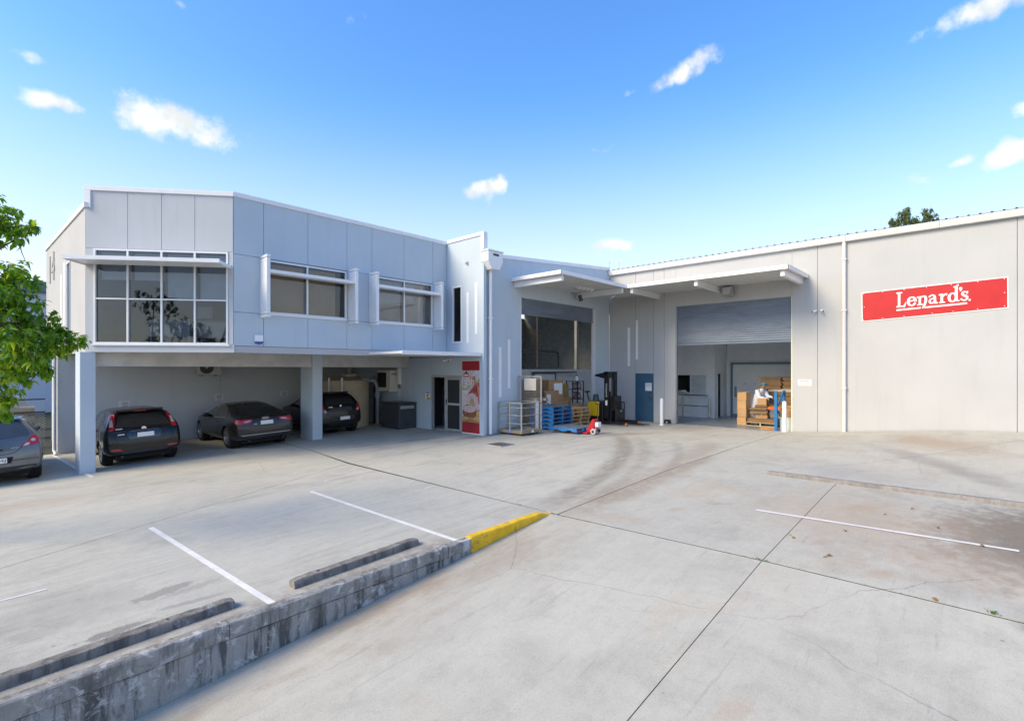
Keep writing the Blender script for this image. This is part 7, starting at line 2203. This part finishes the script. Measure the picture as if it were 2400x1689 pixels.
    for (wr, el, sd) in ((J[9], J[8], -1), (J[12], J[11], 1)):
        d = (wr - el).normalized()
        side = d.cross(Vector((0, 0, 1))).normalized() * sd
        upv = Vector((0, 0, 1))
        hd = MB()
        hd.tube([wr - d * .02, wr + d * .03, wr + d * .075, wr + d * .095], [.028, .036, .038, .030], 10)
        for k, (o_, ln) in enumerate(((-.027, .062), (-.009, .072), (.009, .068), (.026, .052))):
            p0 = wr + d * .085 + side * o_
            hd.tube([p0, p0 + d * ln * .5 - upv * .012, p0 + d * ln * .8 - upv * .035, p0 + d * ln * .85 - upv * .055], [.0095, .009, .0085, .007], 7)
        p0 = wr + d * .03 + side * .032
        hd.tube([p0, p0 + side * .022 + d * .025 - upv * .012, p0 + side * .024 + d * .05 - upv * .03], [.012, .011, .009], 7)
        hd.build('glove', M_GLOVE, t, local=True, smooth='all')
    # cap with peak, short dark hair below it
    cp = MB()
    c0 = hc + Q(-.005, 0, .028)
    n = 18
    for i, (k, z) in enumerate(((1.0, 0), (1.0, .03), (.88, .065), (.6, .09), (.02, .10))):
        for q in range(n):
            an = 2 * math.pi * q / n
            cp.v.append(c0 + Q(.108 * k * math.cos(an), .093 * k * math.sin(an), z))
    for i in range(4):
        cp.f += [(i * n + k, i * n + (k + 1) % n, (i + 1) * n + (k + 1) % n, (i + 1) * n + k) for k in range(n)]
    cap = cp.build('cap', M_CAP, t, local=True, smooth='all')
    MB().prism([c0 + Q(.085, -.075, .0), c0 + Q(.14, -.055, -.012), c0 + Q(.165, 0, -.016), c0 + Q(.14, .055, -.012), c0 + Q(.085, .075, .0)], (0, 0, .008)).build('peak', mat('cap peak', (.015, .03, .05), .7), cap, local=True)
    hr = MB()
    for i, (k, z) in enumerate(((.97, .0), (1.0, -.025), (.92, -.055))):
        for q in range(11):
            an = R(95 + 170 * q / 10)
            hr.v.append(c0 + Q(.10 * k * math.cos(an), .092 * k * math.sin(an), z))
    for i in range(2):
        hr.f += [(i * 11 + k, i * 11 + k + 1, (i + 1) * 11 + k + 1, (i + 1) * 11 + k) for k in range(10)]
    hr.build('hair', mat('dark hair', (.02, .014, .01), .7), t, local=True, smooth='all')
person()
# ---------------------------------------------------------------- trees
def leaf_material(name, cols, per='island', trans=0.35, rough=0.4):
    m, nt, p = newmat(name)
    if per == 'island':
        g = nt.new('ShaderNodeNewGeometry').outputs['Random Per Island']
    else:
        g = nt.new('ShaderNodeObjectInfo').outputs['Random']
    n = nt.noise(nt.coord('Object'), 1.2, 3, 0.6)
    c = nt.mix(nt.ss(g, 0.0, 0.55), cols[0], cols[1])
    c = nt.mix(nt.m('GREATER_THAN', g, 0.80), c, cols[2])
    c = nt.mix(nt.m('MULTIPLY', nt.ss(n, .4, .7), .35), c, cols[1])
    nt.put(p.inputs['Base Color'], c)
    p.inputs['Roughness'].default_value = rough
    p.inputs['Specular IOR Level'].default_value = 0.45
    tl = nt.new('ShaderNodeBsdfTranslucent')
    nt.put(tl.inputs[0], nt.v('MULTIPLY', c, (1.5, 1.7, 0.7)))
    mx = nt.new('ShaderNodeMixShader')
    mx.inputs[0].default_value = trans
    nt.l.new(p.outputs[0], mx.inputs[1])
    nt.l.new(tl.outputs[0], mx.inputs[2])
    nt.l.new(mx.outputs[0], nt.n['Material Output'].inputs[0])
    return m
LC = [(0.065, 0.165, 0.016), (0.15, 0.29, 0.024), (0.34, 0.41, 0.035)]
M_LEAF = leaf_material('glossy green leaves', LC, trans=.42, rough=.5)
M_LEAFO = leaf_material('glossy green leaf', LC, 'object', .42, .5)
M_GUM = leaf_material('gum tree leaves', [(0.10, 0.135, 0.055), (0.14, 0.18, 0.075), (0.20, 0.23, 0.10)], trans=.45, rough=.6)
M_FAR = leaf_material('street tree leaves', [(0.030, 0.070, 0.018), (0.055, 0.110, 0.025), (0.09, 0.14, 0.03)], trans=.3, rough=.5)
M_BARK = mat('bark', (0.12, 0.085, 0.06), 0.9, var=0.3, scale=6, bump=0.6, bscale=14, stretch=(1, 1, .25))
M_BARKP = mat('pale bark', (0.36, 0.32, 0.27), 0.85, var=0.2, scale=4)

def leaf_verts(droop, wid=.19, seg=4):
    vs, fs = [], []
    for i in range(seg + 1):
        s = i / seg
        w = wid * math.sin(math.pi * min(1, s ** .75)) + (.012 if i < seg else 0.004)
        y = s * (1 - .35 * droop * s)
        z = -droop * s * s * .75
        vs += [(-w, y, z + w * .35), (0, y, z), (w, y, z + w * .35)]
    for i in range(seg):
        a = i * 3
        fs += [(a, a + 1, a + 4, a + 3), (a + 1, a + 2, a + 5, a + 4)]
    return [Vector(v) for v in vs], fs
LEAFV = [leaf_verts(d) for d in (.25, .5, .8, 1.1)]
def leaf_matrix(p, d, size, r, flat=.5):
    d = d.normalized()
    up = Vector((r.uniform(-flat, flat), r.uniform(-flat, flat), 1)).normalized()
    x = d.cross(up)
    if x.length < .05: x = Vector((1, 0, 0))
    x.normalize()
    z = x.cross(d).normalized()
    M = Matrix((x, d, z)).transposed().to_4x4()
    return Matrix.Translation(p) @ M @ Matrix.Scale(size, 4)

def crown(groups, r, tip_density, leaves_per, size, jitter=.25, droop_bias=0.0):
    """groups: (centre, radius). returns leaf matrices and the tips"""
    mats, tips = [], []
    for (c, rad) in groups:
        n = max(4, int(tip_density * rad * rad))
        for _ in range(n):
            d = Vector((r.gauss(0, 1), r.gauss(0, 1), r.gauss(0, 1))).normalized()
            q = rad * (r.random() ** .42)
            tip = c + Vector((d.x * q, d.y * q, d.z * q * .9))
            tips.append(tip)
            ax = (d + Vector((0, 0, .35))).normalized()
            k = r.randint(leaves_per - 3, leaves_per + 3)
            for i in range(k):
                a = 2.4 * i + r.uniform(-.3, .3)
                e = ax.orthogonal().normalized()
                f_ = ax.cross(e)
                dirv = (e * math.cos(a) + f_ * math.sin(a)) * r.uniform(.7, 1.1) + ax * r.uniform(-.1, .7) + Vector((0, 0, -.15 - droop_bias))
                p = tip - ax * r.uniform(0, .5) * size + dirv.normalized() * .01
                mats.append((leaf_matrix(p, dirv, size * r.uniform(.7, 1.15), r), r.randrange(len(LEAFV))))
    return mats, tips
def leaf_mesh_object(name, mats, m, parent, variants=None):
    variants = variants or LEAFV
    inv = WM[root_of(parent)].inverted()
    vs, fs = [], []
    for M, k in mats:
        b = len(vs)
        lv, lf = variants[k]
        vs += [tuple(inv @ (M @ v)) for v in lv]
        fs += [tuple(b + i for i in f) for f in lf]
    me = bpy.data.meshes.new(name)
    me.from_pydata(vs, [], fs)
    me.materials.append(m)
    o = bpy.data.objects.new(name, me)
    COL.objects.link(o)
    o.parent = parent
    o['kind'] = 'stuff'
    return o
def limb(b, p0, p1, r0, r1, r, sag=.15, n=6):
    p0, p1 = Vector(p0), Vector(p1)
    L = (p1 - p0).length
    path, rs = [], []
    w = Vector((r.uniform(-1, 1), r.uniform(-1, 1), r.uniform(.2, 1))) * L * sag
    for i in range(n + 1):
        s = i / n
        path.append(p0.lerp(p1, s) + w * math.sin(math.pi * s) + Vector((r.uniform(-1, 1), r.uniform(-1, 1), 0)) * L * .012)
        rs.append(r0 + (r1 - r0) * s)
    b.tube(path, rs, 8)

def left_tree():
    r = random.Random(11)
    dep = 7.4
    def cp(px, py, dd=0.0):
        q = dep + dd
        return camp((px - 1200) / 1200 * q, q, EYE + (866 - py) / 1200 * q)
    S = dep / 1200
    base = camp(-9.7, 7.6, 0)
    base.z = slab_z(base.x, base.y)
    t = thing('leafy_tree', 'leafy green tree reaching in from the left edge in front of the office', 'tree', base)
    G = [(cp(-8, 525), 62 * S), (cp(-30, 500, .3), 60 * S), (cp(22, 655), 66 * S), (cp(-40, 690, -.3), 105 * S), (cp(60, 745, .1), 62 * S), (cp(68, 800, -.2), 72 * S), (cp(122, 800), 44 * S), (cp(172, 806, .1), 27 * S), (cp(192, 800, .05), 16 * S), (cp(150, 780, .1), 24 * S), (cp(75, 530), 10 * S), (cp(45, 560), 22 * S),
         (cp(55, 862, .1), 48 * S), (cp(-10, 860, -.2), 80 * S), (cp(18, 935), 34 * S), (cp(-12, 965, -.1), 34 * S), (cp(96, 868, .2), 22 * S)]
    inG = list(G)
    for (px, py, rr, dd) in ((-150, 700, 60, .3),):
        G.append((cp(px, py, dd), rr * S))
    mi, ti = crown(inG, r, 250, 10, .128)
    mo, to = crown(G[len(inG):], r, 60, 10, .135)
    # trunk and limbs
    b = MB()
    fork = base + Vector((.1, -.1, 1.55))
    limb(b, base - Vector((0, 0, .1)), fork, .15, .11, r, .03)
    ends = [cp(-200, 600, .2), cp(-150, 760, 0), cp(-330, 600, .4), cp(-240, 850, -.1)]
    for e in ends:
        limb(b, fork, e, .075, .035, r, .10)
    b.build('trunk', M_BARK, t, smooth='all')
    tw = MB()
    for i, (c, rad) in enumerate(G):
        e = min(ends, key=lambda q: (q - c).length)
        limb(tw, e, c, .03, .010, r, .10, 5)
    for tip in ti[::3] + to[::6]:
        c, rad = min(G, key=lambda g: (g[0] - tip).length)
        limb(tw, c.lerp(tip, .1), tip, .008, .003, r, .08, 3)
    tw.build('branches', M_BARK, t, smooth='all')
    # the leaves that show largest are single leaves, the rest one mass of foliage
    def vis(M):
        p = M.translation
        d = p.dot(CF)
        px = 1200 + 1200 * p.dot(CR) / d
        py = 866 - 1200 * (p.z - EYE) / d
        return d if 0 <= px <= 2400 and 0 <= py <= 1689 else 99
    mi.sort(key=lambda q: vis(q[0]))
    single, rest = mi[:300], mi[300:]
    lms = []
    for lv, lf in LEAFV:
        me = bpy.data.meshes.new('leaf')
        me.from_pydata([tuple(v) for v in lv], [], lf)
        me.materials.append(M_LEAFO)
        lms.append(me)
    inv = WM[t].inverted()
    for M, k in single:
        o = bpy.data.objects.new('leaf', lms[k])
        COL.objects.link(o)
        o.parent = t
        o.matrix_local = inv @ M
    leaf_mesh_object('crown', rest + mo, M_LEAF, t)
left_tree()

def roof_gum():
    r = random.Random(5)
    c0 = camp(0, 0, 0)
    dep = 33.0
    def cp(px, py, dd=0.0):
        q = dep + dd
        return camp((px - 1200) / 1200 * q, q, EYE + (866 - py) / 1200 * q)
    base = cp(2150, 900); base.z = 0.0
    t = thing('gum_tree', 'gum tree top showing above the warehouse gutter on the right', 'tree', base)
    b = MB()
    top = cp(2150, 560)
    limb(b, base, top, .35, .2, r, .01)
    S = dep / 1200
    G = [(cp(2112, 508), 20 * S), (cp(2126, 494, .5), 13 * S), (cp(2140, 520), 20 * S), (cp(2168, 496, .3), 14 * S), (cp(2182, 506), 16 * S), (cp(2160, 520), 18 * S), (cp(2098, 520), 14 * S), (cp(2150, 545, -.4), 30 * S), (cp(2100, 540), 16 * S), (cp(2160, 560), 34 * S), (cp(2115, 570), 30 * S), (cp(2200, 560), 26 * S)]
    for c, _ in G: limb(b, top, c, .07, .02, r, .08, 4)
    b.build('trunk', M_BARKP, t, smooth='all')
    m, _ = crown(G, r, 90, 9, .30, droop_bias=.6)
    V = [leaf_verts(d, .12, 3) for d in (.3, .6, .9, 1.2)]
    leaf_mesh_object('crown', m, M_GUM, t, V)
roof_gum()

def street_trees():
    for k, (x, y, h, lab) in enumerate(((-12.5, 8.4, 9.6, 'broad street tree behind the camera, mirrored in the corner window'),
                                        (-15.5, 12.6, 9.0, 'taller street tree behind the camera, beside the broad one'),
                                        (-11.5, -5.0, 7.0, 'street tree standing across the drive behind the camera'))):
        r = random.Random(30 + k)
        z0 = gz(max(x, -13), min(y, 5)) - .3
        t = thing('street_tree', lab, 'tree', (x, y, z0), 0, 'street trees behind the camera')
        b = MB()
        fork = Vector((x, y, z0 + 2.4))
        limb(b, (x, y, z0), fork, .17, .13, r, .02)
        G = []
        for i in range(18):
            a = r.uniform(0, 6.28)
            q = r.uniform(.3, 2.4)
            c = Vector((x + q * math.cos(a), y + q * math.sin(a), z0 + r.uniform(2.8, h - .8)))
            G.append((c, r.uniform(.6, 1.15)))
            limb(b, fork, c, .06, .02, r, .08, 4)
        b.build('trunk', M_BARK, t, smooth='all')
        m, _ = crown(G, r, 20, 8, .26)
        leaf_mesh_object('crown', m, M_FAR, t)
street_trees()

# ---------------------------------------------------------------- left background: neighbour, fence, logs
def background():
    M_NB = wall_material('neighbour wall', (0.62, 0.64, 0.68))
    t = thing('neighbour_building', 'pale blue grey neighbouring building far behind the tree', 'building', (-6, 44, -.5))
    Y = 42.0
    for i in range(9):
        MB().box(-26 + i * 4 + .01, -22 + i * 4 - .01, Y, Y + .2, -.6, 6.9).build('wall_panel', M_NB, t)
    MB().box(-26.3, 10.3, Y - .25, Y + .3, 6.9, 7.55).build('fascia', mat('blue grey fascia', (.12, .18, .23), .5), t)
    MB().box(-26, 10, Y + .2, Y + 14, 6.85, 6.9).build('roof', mat('roof sheet', (0.5, 0.5, 0.5), 0.5), t)
    for i in range(4):
        x = -22 + i * 6
        w = MB().box(x, x + 2.2, Y - .03, Y - .002, 3.6, 5.0).build('window', M_ALU, t)
        MB().box(x + .08, x + 2.12, Y - .04, Y - .031, 3.68, 4.92).build('pane', M_CGLASS_G, w)
    t = thing('boundary_wall', 'low cream boundary wall behind the chain link fence', 'wall', (-4, 31, -.5))
    MB().box(-16, 1.9, 31.0, 31.25, -.6, .95).build('wall', mat('cream render', (.62, .58, .50), .8), t)
    MB().box(-16, 1.92, 30.95, 31.3, .95, 1.06).build('coping', mat('cream coping', (.70, .66, .58), .8), t)
    M_LOG = mat('tan timber log', (.40, .29, .17), .85, var=.25, scale=3, stretch=(.3, 2, 2), bump=.4, dirt=.3)
    for k, (z, r_, lab) in enumerate(((.66, .17, 'upper tan timber log behind the fence'), (.26, .19, 'lower tan timber log behind the fence'))):
        t = thing('timber_log', lab, 'log', (-4, 27.2, z - r_), 0, 'timber logs behind the fence')
        MB().tube([(-10 + i * 1.2, 27.2 + rnd.uniform(-.02, .02), z + rnd.uniform(-.02, .02)) for i in range(10)] + [(1.9, 27.2, z)], r_, 12).build('log', M_LOG, t, smooth=True)
        for x in (-8, -4, 0, 1.6):
            MB().box(x, x + .12, 27.2 + r_, 27.2 + r_ + .12, -.6, z + .05).build('stake', M_LOG, t)
    t = thing('clay_pot', 'small brown pot on the upper log behind the fence', 'pot', (.9, 26.9, .80))
    MB().lathe([(.01, 0), (.13, 0), (.17, .22), (.19, .22), (.19, .27), (.15, .27), (.13, .2)], (1.05, 27.1, .82), 'Z', 18).build('pot', mat('terracotta', (.24, .10, .06), .8), t, smooth=True)
    t = thing('chain_link_fence', 'chain link fence with black posts left of the office', 'fence', (-3, 24.0, -.45))
    yf = 24.0
    for x in (-6.6, -4.1, -1.5, 1.04):
        MB().cyl((x, yf, -.6), (x, yf, 1.30), .035, n=10).build('post', M_BLACK, t, smooth=True)
    for z in (1.22, .78):
        MB().cyl((-6.6, yf, z), (1.95, yf, z), .022, n=8).build('rail', M_BLACK, t, smooth=True)
    m = MB()
    x = -6.6 - 1.7
    while x < 1.95:
        for s in (1, -1):
            a = Vector((x if s > 0 else x + 1.65, yf + .03 * s * .2, -.45)); c = Vector((x + 1.65 if s > 0 else x, yf + .03 * s * .2, 1.2))
            if s > 0:
                lo, hi = max(0, (-6.6 - x) / 1.65), min(1, (1.95 - x) / 1.65)
            else:
                lo, hi = max(0, 1 - (1.95 - x) / 1.65), min(1, 1 - (-6.6 - x) / 1.65)
            if hi > lo:
                m.bar(a.lerp(c, lo), a.lerp(c, hi), .006, .006)
        x += .095
    m.build('wire_mesh', M_GREYM, t)
background()

# ---------------------------------------------------------------- small litter on the concrete
def litter():
    r = random.Random(3)
    M_DRY = leaf_material('dry leaf', [(.16, .09, .035), (.26, .15, .05), (.33, .23, .08)], 'object', .1, .7)
    lv, lf = leaf_verts(.6, .24, 3)
    me = bpy.data.meshes.new('dry_leaf')
    me.from_pydata([tuple(v) for v in lv], [], lf)
    me.materials.append(M_DRY)
    spots = [(8.05, 2.05), (7.62, 1.48), (7.55, 1.52), (8.1, 2.12), (9.2, .1), (9.7, .55), (10.0, 1.2), (8.75, 1.55), (7.0, .45), (10.6, .9)]
    labs = ['dry brown leaf curled on the right bay near the white line', 'dry brown leaf in the lower tuft on the right bay', 'dry leaf beside the lower tuft on the right bay', 'second dry leaf curled near the right white line',
            'orange dry leaf at the end of the right white line', 'dry leaf on the dark stain at the right edge', 'dry leaf below the low kerb strip at right', 'tiny dry leaf just below the right white line',
            'dry leaf on the cross joint at the right', 'dry leaf close under the low kerb strip']
    for (x, y), lab in zip(spots, labs):
        o = bpy.data.objects.new('dry_leaf', me)
        COL.objects.link(o)
        o.location = (x, y, drive_z(x, y) + .022)
        o.rotation_euler = (r.uniform(-.3, .3), r.uniform(-.3, .3), r.uniform(0, 6.28))
        s = r.uniform(.06, .10)
        o.scale = (s, s, s)
        tag(o, lab, 'leaf', 'dry leaves on the concrete')
    # weeds in the joints
    b = MB()
    M_WEED = leaf_material('joint weed', [(.05, .12, .02), (.08, .17, .03), (.13, .2, .04)], 'island', .3, .6)
    def tuft(x, y, n, h, zf, spread):
        for _ in range(n):
            a = r.uniform(0, 6.28)
            px, py = x + r.uniform(-spread, spread) * .35, y + r.uniform(-spread, spread)
            d = Vector((math.cos(a), math.sin(a), 0)) * r.uniform(.3, 1.0) * h
            hh = h * r.uniform(.3, 1)
            z = zf(px, py) - .004
            sd = Vector((-d.y, d.x, 0)).normalized() * .004
            p = Vector((px, py, z))
            b.quad(p - sd, p + sd, p + d * .5 + sd * .8 + Vector((0, 0, hh * .8)), p + d + Vector((0, 0, hh)))
    tuft(7.0, -.03, 16, .05, drive_z, .04)
    tuft(6.96, 2.12, 30, .03, drive_z, .08)
    for k in range(60):
        y = r.uniform(-2, 5.2)
        tuft(6.95 - .12 * max(0, (y - 2.12) / 3.3), y, 4, .015, drive_z, .05)
    tuft(6.835, 6.2, 16, .03, slab_z, .07)
    for k in range(50):
        y = r.uniform(5.6, 12)
        tuft(6.83 + .045 * (y - 5.4) / 6.8, y, 3, .012, slab_z, .06)
    o = b.build('joint_weeds', M_WEED)
    tag(o, 'tiny green weeds growing in the dark slab joint', 'weeds', kind='stuff')
litter()
